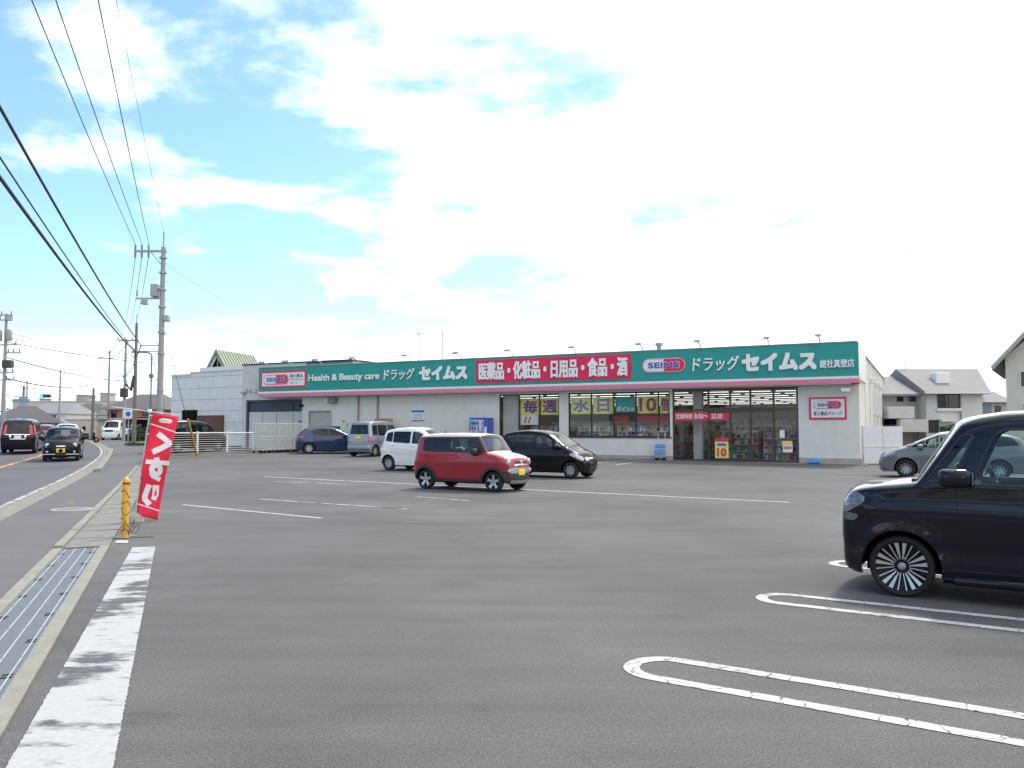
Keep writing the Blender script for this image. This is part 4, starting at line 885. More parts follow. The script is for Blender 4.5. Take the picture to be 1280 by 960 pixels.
    me = bpy.data.meshes.new('body'); me.from_pydata(body_v, [], body_f); me.update()
    bm = bmesh.new(); bm.from_mesh(me); bmesh.ops.remove_doubles(bm, verts=bm.verts[:], dist=.0015); bmesh.ops.recalc_face_normals(bm, faces=bm.faces[:]); bm.to_mesh(me); bm.free()
    obj('body', me, paint, root, 45)
    # ---- wheel wells, floor, wheels
    Wd, wb, wr = B.Wd, B.wb, B.wr; ar = B.arch; tw = spec.get('tw', .165)
    for cx in (-wb / 2, wb / 2):
        for sg in (1, -1):
            q = MB(); Y0, Y1 = sg * (Wd / 2 - .045), sg * (Wd / 2 - .32); k = 14
            vs = [(cx + (ar + .004) * math.cos(math.pi * i / k), Y0, wr + (ar + .004) * math.sin(math.pi * i / k)) for i in range(k + 1)]; vs2 = [(a, Y1, c) for a, _, c in vs]
            vs2b = [(cx - ar, Y1, B.sill), (cx + ar, Y1, B.sill)]
            q.add(vs + vs2, [(i, i + 1, k + 2 + i, k + 1 + i) for i in range(k)] + [tuple(range(k + 1, 2 * k + 2))]); q.add([(cx - ar, Y1, wr), (cx + ar, Y1, wr), (cx + ar, Y1, B.sill), (cx - ar, Y1, B.sill)], [(0, 1, 2, 3)]); q.build('wheel_well', 'dark', root)
            wheel(root, (cx, sg * (Wd / 2 - tw / 2 - .035), wr), wr, tw, spec.get('rim', 'cap'), sg, lod)
    q = MB(); q.box(-wb / 2 + ar, wb / 2 - ar, -Wd / 2 + .09, Wd / 2 - .09, B.sill - .04, B.sill + .12); q.box(B.xr + .12, -wb / 2 + ar - .001, -Wd / 2 + .33, Wd / 2 - .33, B.sill, B.sill + .15); q.box(wb / 2 - ar + .001, B.xf - .2, -Wd / 2 + .33, Wd / 2 - .33, B.sill, B.sill + .15)
    q.box(B.xr + .1, B.xr + .4, -Wd / 2 + .15, Wd / 2 - .15, B.sill + .02, B.sill + .14); q.build('underbody', 'dark', root)
    # ---- door gaps, handles
    for ln in spec.get('gaps', []):
        P = np.array(resample(ln, .06)); yy = B.hw(P[:, 0], P[:, 1])
        for sg in (1, -1): q = MB(); q.tube([(p[0], sg * (y - .0025), p[1]) for p, y in zip(P, yy)], .0045, 4); q.build('door_gap', 'dark', root)
    for hx, hz_ in spec.get('handles', []):
        y = float(B.hw(np.array([hx]), np.array([hz_]))[0])
        for sg in (1, -1): q = MB(); q.rbox(hx - .085, hx + .085, sg * y - .022, sg * y + .022, hz_ - .015, hz_ + .017, .012); q.build('door_handle', paint, root, 60)
    if 'mirror' in spec:
        hx, hz_, mm, *ml = spec['mirror']; ml = ml[0] if ml else .14; y = float(B.hw(np.array([hx]), np.array([hz_]))[0])
        for sg in (1, -1):
            q = MB(); yo = sg * (y + .13); q.rbox(hx - .05, hx + ml, yo - .105, yo + .105, hz_ - .01, hz_ + .155, .055, 4); mo = q.build('mirror', paint if mm == 'paint' else mm, root, 60)
            q = MB(); q.rbox(hx - .01, hx + .07, sg * (y - .03) - .04, sg * (y + .05) + .04 * sg, hz_ - .045, hz_ + .03, .015); q.build('mirror_foot', 'black_plastic', mo, 60)
            q = MB(); q.box(hx - .0525, hx - .0505, yo - .085, yo + .085, hz_ + .012, hz_ + .128); q.build('mirror_glass', 'chrome', mo)
    for bx in spec.get('boxes', []):
        nm, mm, a, b, c, d, e, f_, bv = bx; q = MB(); q.rbox(a, b, c, d, e, f_, bv) if bv else q.box(a, b, c, d, e, f_); q.build(nm, paint if mm == 'paint' else mm, root, 60)
    for nm, mm, c, rr, dp in spec.get('discs', []):
        q = MB(); k = 18
        for a_, rad in ((0, rr), (dp, rr), (dp + rr * .10, rr * .85), (dp + rr * .2, rr * .5), (dp + rr * .24, .004)):
            q.v += [(c[0] + a_, c[1] + rad * math.cos(2 * math.pi * i / k), c[2] + rad * math.sin(2 * math.pi * i / k)) for i in range(k)]
        for i in range(4):
            for j in range(k): q.f.append((i * k + j, i * k + (j + 1) % k, (i + 1) * k + (j + 1) % k, (i + 1) * k + j))
        q.build(nm, mm, root, 50)
    # ---- cabin
    if lod < 2:
        zf = B.sill + .12; sc = spec.get('cabin', (.25, -.75, .50)); sm = spec.get('seatmat', 'seat'); hs = sc[2]
        for sx, rows in ((sc[0], (-.33, .33)), (sc[1], (-.33, .33))):
            for sy in rows:
                q = MB(); q.rbox(sx - .25, sx + .25, sy - .23, sy + .23, hs, hs + .16, .05); st = q.build('seat', sm, root, 60)
                q = MB(); q.rbox(-.07, .07, -.22, .22, 0, .58, .05); b_ = q.build('seat_back', sm, st, 60); b_.location = (sx - .27, sy, hs + .1); b_.rotation_euler[1] = -.22
                q = MB(); q.rbox(-.05, .05, -.12, .12, .62, .8, .045); b_ = q.build('headrest', sm, st, 60); b_.location = (sx - .27, sy, hs + .1); b_.rotation_euler[1] = -.18
        dx = spec.get('dash', .85); dzv = spec.get('dashz', B.zb - .02); q = MB(); q.rbox(dx - .18, dx + .25, -Wd / 2 + .12, Wd / 2 - .12, dzv - .35, dzv, .06); q.build('dashboard', 'trim_in', root, 60)
        q = MB(); k = 20; q.tube([(dx - .3 + .06 * math.sin(2 * math.pi * i / k), -.33 + .18 * math.cos(2 * math.pi * i / k), dzv - .02 + .17 * math.sin(2 * math.pi * i / k)) for i in range(k + 1)], .016, 6, cap=False); q.tube([(dx - .3, -.5, dzv - .02), (dx - .3, -.16, dzv - .02)], .02, 6); q.tube([(dx - .3, -.33, dzv - .02), (dx - .1, -.33, dzv - .1)], .03, 6); q.build('steering_wheel', 'black_plastic', root, 180)
    return root
WHEELS = {}
def wheel(root, c, R, tw, style, sg, lod):
    key = (round(R, 3), round(tw, 3), style)
    if key not in WHEELS:
        rr = R * (.84 if style == 'ten' else .74 if style == 'five' else .66)
        q = MB(); h = tw / 2; q.lathe([(rr, -h * .9), (rr + .02, -h), (R - .03, -h), (R - .006, -h * .8), (R, -h * .5), (R, h * .5), (R - .006, h * .8), (R - .03, h), (rr + .02, h), (rr, h * .9)], 40, 'y'); ty = q
        d = MB(); d.lathe([(rr, -h * .85), (rr - .012, h * .3), (rr - .03, h * .1), (0, 0)], 32, 'y'); d.lathe([(rr + .003, h * .86), (rr + .001, h * .97), (rr - .014, h * .9), (rr - .018, h * .4)], 40, 'y')
        s = MB(); y1 = h * .82
        def spoke(a, w0, w1, r0, r1, y0, y1_):
            ca, sa = math.cos(a), math.sin(a)
            def P(r, w, y): return (r * ca - w * sa, y, r * sa + w * ca)
            s.add([P(r0, -w0, y0), P(r0, w0, y0), P(r1, w1, y1_), P(r1, -w1, y1_), P(r0, -w0, y0 - .03), P(r0, w0, y0 - .03), P(r1, w1, y1_ - .03), P(r1, -w1, y1_ - .03)], [(0, 1, 2, 3), (0, 4, 5, 1), (1, 5, 6, 2), (2, 6, 7, 3), (3, 7, 4, 0)])
        if style == 'ten':
            for k in range(5):
                a = 2 * math.pi * k / 5 + .3
                for da, w in ((-.16, .019), (.16, .019)): spoke(a + da, .004, w, .065, rr - .016, h * .5, y1)
                for da in (-.46, .46): spoke(a + da, .0035, .0055, .065, rr - .016, h * .5, y1)
                spoke(a, .0, .0, .065, .07, h * .5, h * .5)
                for j in range(4): t0_ = a - .46 + (.30 * j / 4 if j < 4 else 0); pass
                
        elif style == 'five':
            for k in range(5):
                a = 2 * math.pi * k / 5 + math.pi / 2; spoke(a, .045, .022, .05, rr - .01, h * .6, y1); spoke(a + .16, .01, .022, .12, rr - .01, h * .6, y1); spoke(a - .16, .01, .022, .12, rr - .01, h * .6, y1)
        elif style == 'mesh':
            for k in range(10):
                a = 2 * math.pi * k / 10; spoke(a - .11, .007, .008, .05, rr - .01, h * .6, y1); spoke(a + .11, .007, .008, .05, rr - .01, h * .6, y1)
        else:
            for k in range(8): spoke(2 * math.pi * k / 8, .022, .048, .03, rr - .012, h * .75, y1)
        hb = MB(); hb.lathe([(.04 if style == 'ten' else .07, h * .2), (.038 if style == 'ten' else .06, h * .5), (.036, h * .56), (.034, h * .62), (.028, h * .66), (0, h * .67)], 20, 'y')
        for k in range(4):
            a = 2 * math.pi * k / 4 + .4; hb.lathe([(.011, h * .4), (.011, h * .66), (0, h * .68)], 8, 'y', (.085 * math.cos(a), 0, .085 * math.sin(a)))
        WHEELS[key] = [x.build(nm, mm, None, sm) for x, nm, mm, sm in ((ty, 'tyre', 'rubber', 60), (d, 'rim', 'alloy_dark' if style != 'cap' else 'alloy_dark', 50), (s, 'spokes', 'alloy' if style != 'cap' else 'cap_silver', 30), (hb, 'hub', 'cap_silver', 50))]
        src = WHEELS[key]
        for o in src: COL.objects.unlink(o)
    w = bpy.data.objects.new('wheel', None); COL.objects.link(w); w.parent = root; w.location = c; w.empty_display_size = .1
    if sg < 0: w.rotation_euler = (0, 0, math.pi)
    for o in WHEELS[key]: k = o.copy(); COL.objects.link(k); k.parent = w
    return w
paintm('navy_black', (.0035, .004, .010), .0, .4, 1); paintm('black_paint', (.004, .004, .005), .0, .4); paintm('red_paint', (.31, .003, .018), .1, .4); paintm('white_paint', (.75, .75, .74), 0, .35); paintm('blue_paint', (.006, .028, .085), .4, .4)
paintm('silver_paint', (.33, .34, .37), .6, .35); MAT['navy_black'].node_tree.nodes['Principled BSDF'].inputs['Coat IOR'].default_value = 1.42; MAT['navy_black'].node_tree.nodes['Principled BSDF'].inputs['Coat Weight'].default_value = 1; paintm('grey_paint', (.17, .17, .178), .5, .4); paintm('maroon_black', (.008, .006, .014), .0, .4)
LOT = (.84, -.5426)
def strip_std(ws, rear, roofm=None, hoodm=None, hoodz=None, grille=None, extra=None):
    """ws=(x base, x top); rear=(z lo, z hi)"""
    def f(x, z, t, nx):
        if extra:
            e = extra(x, z, t, nx)
            if e: return e
        if ws[1] < x < ws[0] and nx > .2: return ('windscreen', 'glass_front') if abs(t) < .975 else None
        if nx < -.25 and rear[0] < z < rear[1]: return ('rear_window', 'glass_tint') if abs(t) < .9 else None
        if grille and nx > .5 and grille[0] < z < grille[1] and abs(t) < grille[2]: return ('grille', 'black_plastic')
        if roofm and x <= ws[1] and nx > -.6 and z > 1.3: return ('roof', roofm)
        if hoodm and x >= ws[0] and nx < .75 and z > (hoodz or .8) and abs(t) < .8: return ('bonnet', hoodm)
        return None
    return f
# ---- black tall kei wagon, near right
tp = [(1.68, .20), (1.75, .23), (1.77, .36), (1.77, .62), (1.76, .78), (1.735, .90), (1.69, .965), (1.60, 1.005), (1.40, 1.04), (1.10, 1.075), (1.075, 1.09), (.735, 1.60), (.69, 1.645), (.56, 1.69), (.35, 1.725), (.0, 1.748), (-.8, 1.745), (-1.30, 1.715), (-1.46, 1.66), (-1.53, 1.5), (-1.60, 1.05), (-1.64, .8), (-1.64, .4), (-1.58, .22)]
TB = Body(tp, 1.475, zb=1.03, tk=.14, kf=.09, kr=.04, r=.065, rh=.07, sill=.20, wb=2.46, wr=.285, arch=.345, crown=.03, flen=.34, step=.035, bulge=.010, flare=.02, crease=.012)
q1 = [(1.005, 1.09), (.80, 1.09), (.60, 1.53), (.70, 1.53)]
w1 = [(.64, 1.075), (-.16, 1.075), (-.16, 1.58), (.36, 1.58), (.45, 1.52)]
w2 = [(-.25, 1.07), (-1.02, 1.07), (-1.02, 1.56), (-.25, 1.56)]; w3 = [(-1.10, 1.09), (-1.44, 1.12), (-1.40, 1.50), (-1.10, 1.55)]
hl = [(1.79, .80), (1.72, .765), (1.55, .87), (1.53, .93), (1.60, .975), (1.79, .925)]
hx_ = [(1.74, .71), (1.64, .69), (1.58, .76), (1.72, .78)]
tside = [('window', q1, 'glass_clear', True, -.006), ('window', w1, 'glass_clear', True, -.006), ('window', w2, 'glass_tint', True, -.006), ('window', w3, 'glass_tint', True, -.006), ('headlight', hl, 'lens_smoke', True, .004), ('light_surround', hx_, 'lens_dark', True, .004),
         ('rear_lamp', [(-1.57, .95), (-1.50, .95), (-1.46, 1.45), (-1.53, 1.45)], 'lens_red', False, .004)]
def t_extra(x, z, t, nx):
    if nx > .45 and .79 < z < .95 and abs(t) > .62: return ('headlight', 'lens_smoke')
    if nx > .45 and .82 < z < .93 and abs(t) < .62: return ('grille', 'chrome') if .85 < z < .89 else ('grille', 'black_plastic')
    if nx > .45 and .34 < z < .58 and abs(t) < .7: return ('grille', 'black_plastic')
TANTO_H = (-.84, .5426)
fwp = G(1129, 745).xy; sT = 1.06
hv = Vector(TANTO_H); rv = Vector((hv.y, -hv.x))   # right-hand side of the car
near = Vector((-hv.y, hv.x)); near = near if near.dot(-fwp) > 0 else -near
ctr = fwp - hv * (1.23 * sT) - near * ((1.475 / 2 - .12) * sT)
tb = [('sill_step', 'navy_black', -.80, .80, -.735, .735, .16, .235, .02), ('number_plate', 'plate_white', 1.772, 1.79, -.165, .165, .42, .585, .004),
      ('fog_bar', 'chrome', 1.735, 1.755, .600, .612, .34, .66, .004), ('fog_bar', 'chrome', 1.735, 1.755, -.612, -.600, .34, .66, .004)]
tanto = car('tall_wagon', 'glossy dark navy tall kei wagon with many-spoke alloy wheels in a marked stall', 'car', TB, 'navy_black',
    dict(side=tside, strip=strip_std((1.075, .68), (1.08, 1.58), extra=t_extra), rim='ten', gaps=[[(.735, .27), (.735, .55), (.76, 1.03), (.585, 1.50), (.50, 1.62)], [(-.20, .27), (-.20, 1.62)], [(-1.06, .66), (-1.06, 1.62)], [(.735, .27), (-.86, .25)], [(1.53, .99), (.78, 1.045)]],
         handles=[(-.06, .95), (-.34, .95)], mirror=(.66, 1.07, 'paint', .22), boxes=tb, cabin=(.0, -.9, .52), seatmat='seat', dash=.78, dashz=1.06), ctr, TANTO_H, sT)
for sg in (-.28, .3):
    q = MB(); q.tube([(1.10, sg + .12, 1.10), (1.06, sg - .05, 1.125), (.98, sg - .42, 1.21)], .010, 5); q.build('wiper', 'black_plastic', tanto); q = MB(); q.rbox(1.07, 1.15, sg + .06, sg + .2, 1.07, 1.11, .015); q.build('wiper_hub', 'black_plastic', tanto)
q = MB(); q.tube([(-.1, .35, 1.765), (-.38, .35, 1.93)], .006, 5); q.build('aerial', 'black_plastic', tanto)
# ---- red crossover kei with white roof
hp_ = [(1.60, .24), (1.68, .28), (1.70, .42), (1.70, .60), (1.685, .80), (1.66, .90), (1.58, .985), (1.30, 1.06), (1.02, 1.11), (.99, 1.13), (.70, 1.57), (.64, 1.605), (.40, 1.645), (-.2, 1.665), (-.9, 1.655), (-1.38, 1.615), (-1.49, 1.55), (-1.56, 1.3), (-1.63, .95), (-1.68, .75), (-1.68, .42), (-1.60, .27)]
HB = Body(hp_, 1.475, zb=1.05, tk=.13, kf=.13, kr=.05, r=.075, rh=.12, sill=.26, wb=2.425, wr=.289, arch=.345, crown=.03, flen=.40, step=.05, bulge=.015)
def arch_ring(cx, r0, r1, wr, lo): return [(cx + r1 * math.cos(t), wr + r1 * math.sin(t)) for t in np.linspace(math.pi + lo, -lo, 16)] + [(cx + r0 * math.cos(t), wr + r0 * math.sin(t)) for t in np.linspace(-lo, math.pi + lo, 16)]
hside = [('arch_trim', arch_ring(1.2125, .34, .43, .289, .05), 'black_plastic', False, .012), ('arch_trim', arch_ring(-1.2125, .34, .43, .289, .05), 'black_plastic', False, .012), ('sill_trim', [(-.80, .255), (.80, .255), (.80, .335), (-.80, .335)], 'black_plastic', False, .008),
         ('roof_edge', [(.70, 1.575), (-1.50, 1.560), (-1.50, 1.75), (.70, 1.75)], 'white_paint', False, .0005), ('pillar_trim', [(1.02, 1.12), (.70, 1.60), (.55, 1.575), (.84, 1.12)], 'black_plastic', False, .0005), ('pillar_trim', [(.90, 1.12), (.62, 1.545), (-1.22, 1.545), (-1.22, 1.12)], 'black_plastic', True, .001),
         ('window', [(.78, 1.125), (-.10, 1.125), (-.10, 1.515), (.52, 1.515)], 'glass_clear', True, -.004), ('window', [(-.20, 1.125), (-1.02, 1.125), (-1.02, 1.515), (-.20, 1.515)], 'glass_tint', True, -.004), ('window', [(-.97, 1.125), (-1.30, 1.16), (-1.28, 1.50), (-.97, 1.515)], 'glass_tint', True, -.004),
         ('bumper_trim', [(1.66, .25), (1.70, .40), (1.69, .62), (1.52, .60), (1.58, .25)], 'black_plastic', True, .004), ('rear_lamp', [(-1.68, .62), (-1.50, .62), (-1.50, .76), (-1.67, .76)], 'lens_red', True, .004)]
def h_extra(x, z, t, nx):
    if nx > .45 and .76 < z < .91 and abs(t) < .60: return ('grille', 'chrome') if z < .79 else ('grille', 'red_paint' if z > .86 else 'black_plastic')
    if nx > .45 and .55 < z < .68: return ('bumper', 'cap_silver')
    if nx > .4 and z < .34: return ('skid_plate', 'cap_silver')
    if nx > .4 and z < .56: return ('bumper_lower', 'black_plastic')
    if x > 1.0 and z > .93 and abs(t) < .90: return ('bonnet', 'white_paint')
def place(near_front, heading, Bd, sc, side=1):
    """near_front: ground point under the front wheel on the side facing the camera; returns the car's origin"""
    h_ = Vector(heading).normalized(); p = Vector(near_front[:2]); nr = Vector((-h_.y, h_.x)); nr = nr if nr.dot(-p) > 0 else -nr
    return p - h_ * (side * Bd.wb / 2 * sc) - nr * ((Bd.Wd / 2 - .12) * sc)
HH = (.85, -.53)
car('crossover_car', 'red boxy kei crossover with white roof and bonnet and black wheel arch trim', 'car', HB, 'red_paint',
    dict(side=hside, strip=strip_std((.99, .67), (1.05, 1.52), roofm='white_paint', extra=h_extra), rim='five', tw=.165, gaps=[[(.80, .36), (.80, .7), (.86, 1.10)], [(-.15, .36), (-.15, 1.10)], [(-1.10, .75), (-1.10, 1.10)], [(.80, .36), (-.85, .34)]], handles=[(-.02, .98), (-.95, .98)], mirror=(.62, 1.08, 'black_plastic'),
         discs=[('headlight', 'lens_clear', (1.615, .54, .845), .105, .05), ('headlight', 'lens_clear', (1.615, -.54, .845), .105, .05), ('fog_lamp', 'lens_clear', (1.655, .55, .60), .06, .05), ('fog_lamp', 'lens_clear', (1.655, -.55, .60), .06, .05)],
         boxes=[('number_plate', 'plate_yellow', 1.745, 1.76, -.165, .165, .47, .635, .004), ('emblem', 'chrome', 1.735, 1.75, -.05, .05, .80, .88, .01), ('front_bar', 'chrome', 1.715, 1.735, -.38, .38, .735, .765, .008), ('aerial', 'black_plastic', -1.0, -.96, -.02, .02, 1.66, 1.73, .01)], cabin=(.10, -.8, .55), dash=.80, dashz=1.08),
    place(G(618, 615.3), HH, HB, .93), HH, .93)
# ---- rounded kei hatchbacks (one black facing right, one white behind the red car)
ep = [(1.58, .20), (1.66, .24), (1.71, .40), (1.70, .58), (1.63, .74), (1.50, .84), (1.25, .95), (1.08, 1.03), (1.05, 1.05), (.36, 1.50), (.28, 1.53), (.0, 1.59), (-.5, 1.62), (-1.0, 1.595), (-1.36, 1.53), (-1.47, 1.46), (-1.58, 1.12), (-1.66, .85), (-1.66, .45), (-1.58, .25)]
EB = Body(ep, 1.475, zb=.98, tk=.20, kf=.17, kr=.06, r=.09, rh=.14, sill=.22, wb=2.43, wr=.28, arch=.335, crown=.04, flen=.5, step=.05)
eside = [('window', [(.95, 1.03), (.80, 1.03), (.62, 1.25), (.66, 1.24)], 'glass_clear', True, -.004), ('window', [(.74, 1.02), (-.10, 1.04), (-.10, 1.47), (.20, 1.44), (.58, 1.24)], 'glass_clear', True, -.004), ('window', [(-.20, 1.04), (-1.0, 1.08), (-1.0, 1.47), (-.20, 1.47)], 'glass_tint', True, -.004), ('window', [(-1.05, 1.09), (-1.36, 1.13), (-1.30, 1.42), (-1.05, 1.46)], 'glass_tint', True, -.004),
         ('headlight', [(1.66, .62), (1.60, .60), (1.22, .78), (1.20, .86), (1.42, .84), (1.62, .74)], 'lens_clear', True, .004), ('rear_lamp', [(-1.64, .86), (-1.52, .86), (-1.42, 1.28), (-1.50, 1.28), (-1.60, 1.05)], 'lens_red', True, .004)]
def e_extra(x, z, t, nx):
    if nx > .35 and .60 < z < .72: return ('headlight', 'lens_clear') if abs(t) > .6 else ('grille', 'chrome' if .64 < z < .68 else 'black_plastic')
    if nx > .4 and .28 < z < .44 and abs(t) < .65: return ('bumper_intake', 'black_plastic')
espec = lambda **k: dict(dict(side=eside, strip=strip_std((1.06, .34), (1.10, 1.44), extra=e_extra), rim='cap', gaps=[[(.80, .33), (.82, .7), (.80, 1.0)], [(-.15, .33), (-.15, 1.5)], [(-1.05, .62), (-1.0, 1.1)], [(.80, .33), (-.85, .31)], [(.55, .74), (-1.3, .86)]], handles=[(-.02, .93), (-.95, .97)], mirror=(.68, 1.0, 'paint'), boxes=[('number_plate', 'plate_yellow', 1.72, 1.745, -.165, .165, .34, .505, .004), ('rear_plate', 'plate_yellow', -1.72, -1.69, -.165, .165, .7, .865, .004)], cabin=(.05, -.8, .5), dash=.72, dashz=.98), **k)
EH = (.86, -.51)
car('kei_hatchback', 'black rounded kei hatchback parked behind the red car', 'car', EB, 'black_paint', espec(), place(G(714, 598.5), EH, EB, .98), EH, .98, 'kei hatchbacks in the lot')
car('kei_hatchback', 'white rounded kei hatchback half hidden behind the red car', 'car', EB, 'white_paint', espec(), place(G(487, 588), EH, EB, 1.02, -1), EH, 1.02, 'kei hatchbacks in the lot')
# ---- blue hatchback
mp_ = [(1.98, .2), (2.06, .26), (2.09, .48), (2.05, .66), (1.90, .80), (1.4, .94), (1.0, 1.0), (.97, 1.02), (.18, 1.40), (.08, 1.43), (-.3, 1.49), (-.9, 1.47), (-1.35, 1.38), (-1.45, 1.34), (-1.82, 1.06), (-1.90, .98), (-1.95, .8), (-1.96, .5), (-1.88, .28)]
MBd = Body(mp_, 1.695, zb=.93, tk=.34, kf=.20, kr=.12, r=.10, rh=.14, sill=.2, wb=2.57, wr=.31, arch=.365, crown=.04, flen=.7, step=.065)
mside = [('window', [(.78, 1.0), (-.20, 1.0), (-.20, 1.38), (.14, 1.34)], 'glass_tint', True, -.004), ('window', [(-.28, 1.0), (-1.0, 1.04), (-1.15, 1.24), (-.80, 1.37), (-.28, 1.38)], 'glass_tint', True, -.004), ('headlight', [(2.0, .66), (1.68, .74), (1.66, .80), (1.9, .76)], 'lens_clear', True, .004), ('rear_lamp', [(-1.92, .86), (-1.56, .92), (-1.60, 1.0), (-1.88, 1.0)], 'lens_red', True, .004)]
def m_extra(x, z, t, nx):
    if nx < -.4 and .84 < z < .97 and abs(t) > .6: return ('rear_lamp', 'lens_red')
    if nx < -.4 and z < .40: return ('bumper_lower', 'black_plastic')
    if nx > .4 and .34 < z < .6 and abs(t) < .7: return ('grille', 'black_plastic')
mspec = lambda **k: dict(dict(side=mside, strip=strip_std((.98, .14), (1.06, 1.35), extra=m_extra), rim='cap', gaps=[[(.72, .3), (.76, .95)], [(-.24, .3), (-.24, 1.0)], [(-1.0, .62), (-1.0, 1.0)]], handles=[(-.12, .87), (-.9, .9)], mirror=(.60, .95, 'paint'), boxes=[('rear_plate', 'plate_white', -2.0, -1.975, -.165, .165, .52, .685, .004), ('number_plate', 'plate_white', 2.12, 2.14, -.165, .165, .38, .545, .004)], cabin=(-.1, -.9, .45), dash=.6, dashz=.95), **k)
MH = Vector((.95, .31)).normalized()
car('hatchback', 'metallic blue hatchback seen from its tail beside the roll cages', 'car', MBd, 'blue_paint', mspec(), place(G(386, 567.5), MH, MBd, 1.02, -1), MH, 1.02, lod=1)
# ---- tall vans: silver one by the wall, white ones far off
vp = [(1.58, .2), (1.66, .26), (1.69, .5), (1.66, .78), (1.60, .92), (1.42, 1.0), (1.2, 1.07), (1.18, 1.09), (.78, 1.62), (.70, 1.66), (.3, 1.75), (-.4, 1.78), (-1.2, 1.76), (-1.50, 1.72), (-1.57, 1.64), (-1.64, 1.1), (-1.68, .8), (-1.68, .4), (-1.62, .24)]
VB = Body(vp, 1.475, zb=1.02, tk=.13, kf=.12, kr=.03, r=.08, rh=.12, sill=.2, wb=2.45, wr=.28, arch=.34, crown=.03, flen=.4, step=.065)
vside = [('window', [(.82, 1.06), (-.10, 1.06), (-.10, 1.58), (.48, 1.58)], 'glass_clear', True, -.004), ('window', [(-.2, 1.06), (-.98, 1.06), (-.98, 1.58), (-.2, 1.58)], 'glass_tint', True, -.004), ('window', [(-1.05, 1.08), (-1.46, 1.08), (-1.44, 1.56), (-1.05, 1.58)], 'glass_tint', True, -.004), ('rear_lamp', [(-1.66, .72), (-1.58, .72), (-1.56, 1.02), (-1.64, 1.02)], 'lens_red', True, .004), ('headlight', [(1.66, .74), (1.45, .78), (1.46, .92), (1.62, .9)], 'lens_clear', True, .004)]
def v_extra(x, z, t, nx):
    if nx > .45 and .72 < z < .90: return ('headlight', 'lens_clear') if abs(t) > .6 else ('grille', 'black_plastic')
    if nx < -.5 and .70 < z < 1.02 and abs(t) > .9: return ('rear_lamp', 'lens_red')
vspec = lambda pl='plate_yellow', **k: dict(dict(side=vside, strip=strip_std((1.18, .74), (1.10, 1.60), extra=v_extra), rim='cap', gaps=[[(.85, .3), (.86, 1.05)], [(-.15, .3), (-.15, 1.6)], [(-1.02, .64), (-1.02, 1.6)]], handles=[(-.02, .95), (-.3, .95)], mirror=(.74, 1.05, 'paint'), boxes=[('rear_plate', pl, -1.73, -1.705, -.165, .165, .88, 1.045, .004), ('number_plate', pl, 1.715, 1.74, -.165, .165, .4, .565, .004), ('bumper', 'paint', -1.74, -1.62, -.66, .66, .36, .56, .04)], cabin=(.1, -.8, .5), dash=.85, dashz=1.02), **k)
VH = Vector((.42, .905)); p0 = G(449, 571)
car('box_van', 'silver tall kei van parked nose-in against the shop wall', 'van', VB, 'silver_paint', vspec(), Vector(p0.xy) + VH * 1.7, VH, 1.05, lod=1)
for (u, Y, hd, lab) in ((144, 92, (.15, -1), 'white van parked beyond the road, standing in the open beside the lamp poles'), (161, 94, (.1, -1), 'white van parked beyond the road, partly hidden by a utility pole')):
    p = at(u, 540, Y); car('parked_van', lab, 'van', VB, 'white_paint', vspec('plate_white'), p.xy, hd, 1.18 + (.06 if u == 144 else 0), 'white vans parked beyond the road', lod=2)
# ---- minivans and others
np_ = [(2.10, .22), (2.24, .28), (2.28, .5), (2.24, .75), (2.10, .92), (1.6, 1.03), (1.35, 1.1), (1.32, 1.12), (.72, 1.66), (.62, 1.71), (.2, 1.80), (-.6, 1.84), (-1.7, 1.80), (-2.05, 1.74), (-2.14, 1.66), (-2.26, 1.2), (-2.32, .9), (-2.32, .45), (-2.24, .26)]
NB = Body(np_, 1.70, zb=1.02, tk=.16, kf=.18, kr=.06, r=.09, rh=.14, sill=.22, wb=2.85, wr=.32, arch=.38, crown=.04, flen=.6, step=.075)
nside = [('window', [(.95, 1.08), (-.1, 1.08), (-.1, 1.62), (.45, 1.62)], 'glass_clear', True, -.004), ('window', [(-.2, 1.08), (-1.15, 1.08), (-1.15, 1.62), (-.2, 1.62)], 'glass_tint', True, -.004), ('window', [(-1.25, 1.1), (-2.0, 1.14), (-1.95, 1.58), (-1.25, 1.62)], 'glass_tint', True, -.004), ('rear_lamp', [(-2.30, .98), (-2.18, .98), (-2.08, 1.5), (-2.16, 1.5)], 'lens_red', True, .004), ('headlight', [(2.22, .72), (1.9, .8), (1.9, .9), (2.1, .9)], 'lens_clear', True, .004)]
def n_extra(x, z, t, nx):
    if nx < -.5 and 1.0 < z < 1.52 and abs(t) > .84: return ('rear_lamp', 'lens_red')
    if nx < -.5 and 1.0 < z < 1.05: return ('tail_trim', 'chrome')
    if nx > .5 and .5 < z < .85 and abs(t) < .8: return ('grille', 'chrome' if int(z * 20) % 2 else 'black_plastic')
nspec = dict(side=nside, strip=strip_std((1.32, .68), (1.10, 1.62), extra=n_extra), rim='mesh', tw=.2, gaps=[[(.95, .35), (.95, 1.05)], [(-.15, .35), (-.15, 1.62)], [(-1.2, .7), (-1.2, 1.62)]], handles=[(-.02, .95), (-.35, .95)], mirror=(.85, 1.08, 'paint'),
             boxes=[('rear_plate', 'plate_white', -2.40, -2.375, -.165, .165, .80, .965, .004), ('plate_garnish', 'chrome', -2.385, -2.36, -.36, .36, .74, .80, .01), ('plate_garnish', 'chrome', -2.385, -2.36, -.40, -.30, .80, .98, .01), ('plate_garnish', 'chrome', -2.385, -2.36, .30, .40, .80, .98, .01)], cabin=(.2, -.8, .5), dash=1.0)
NH = Vector((-.42, .907)); p0 = G(22, 568)
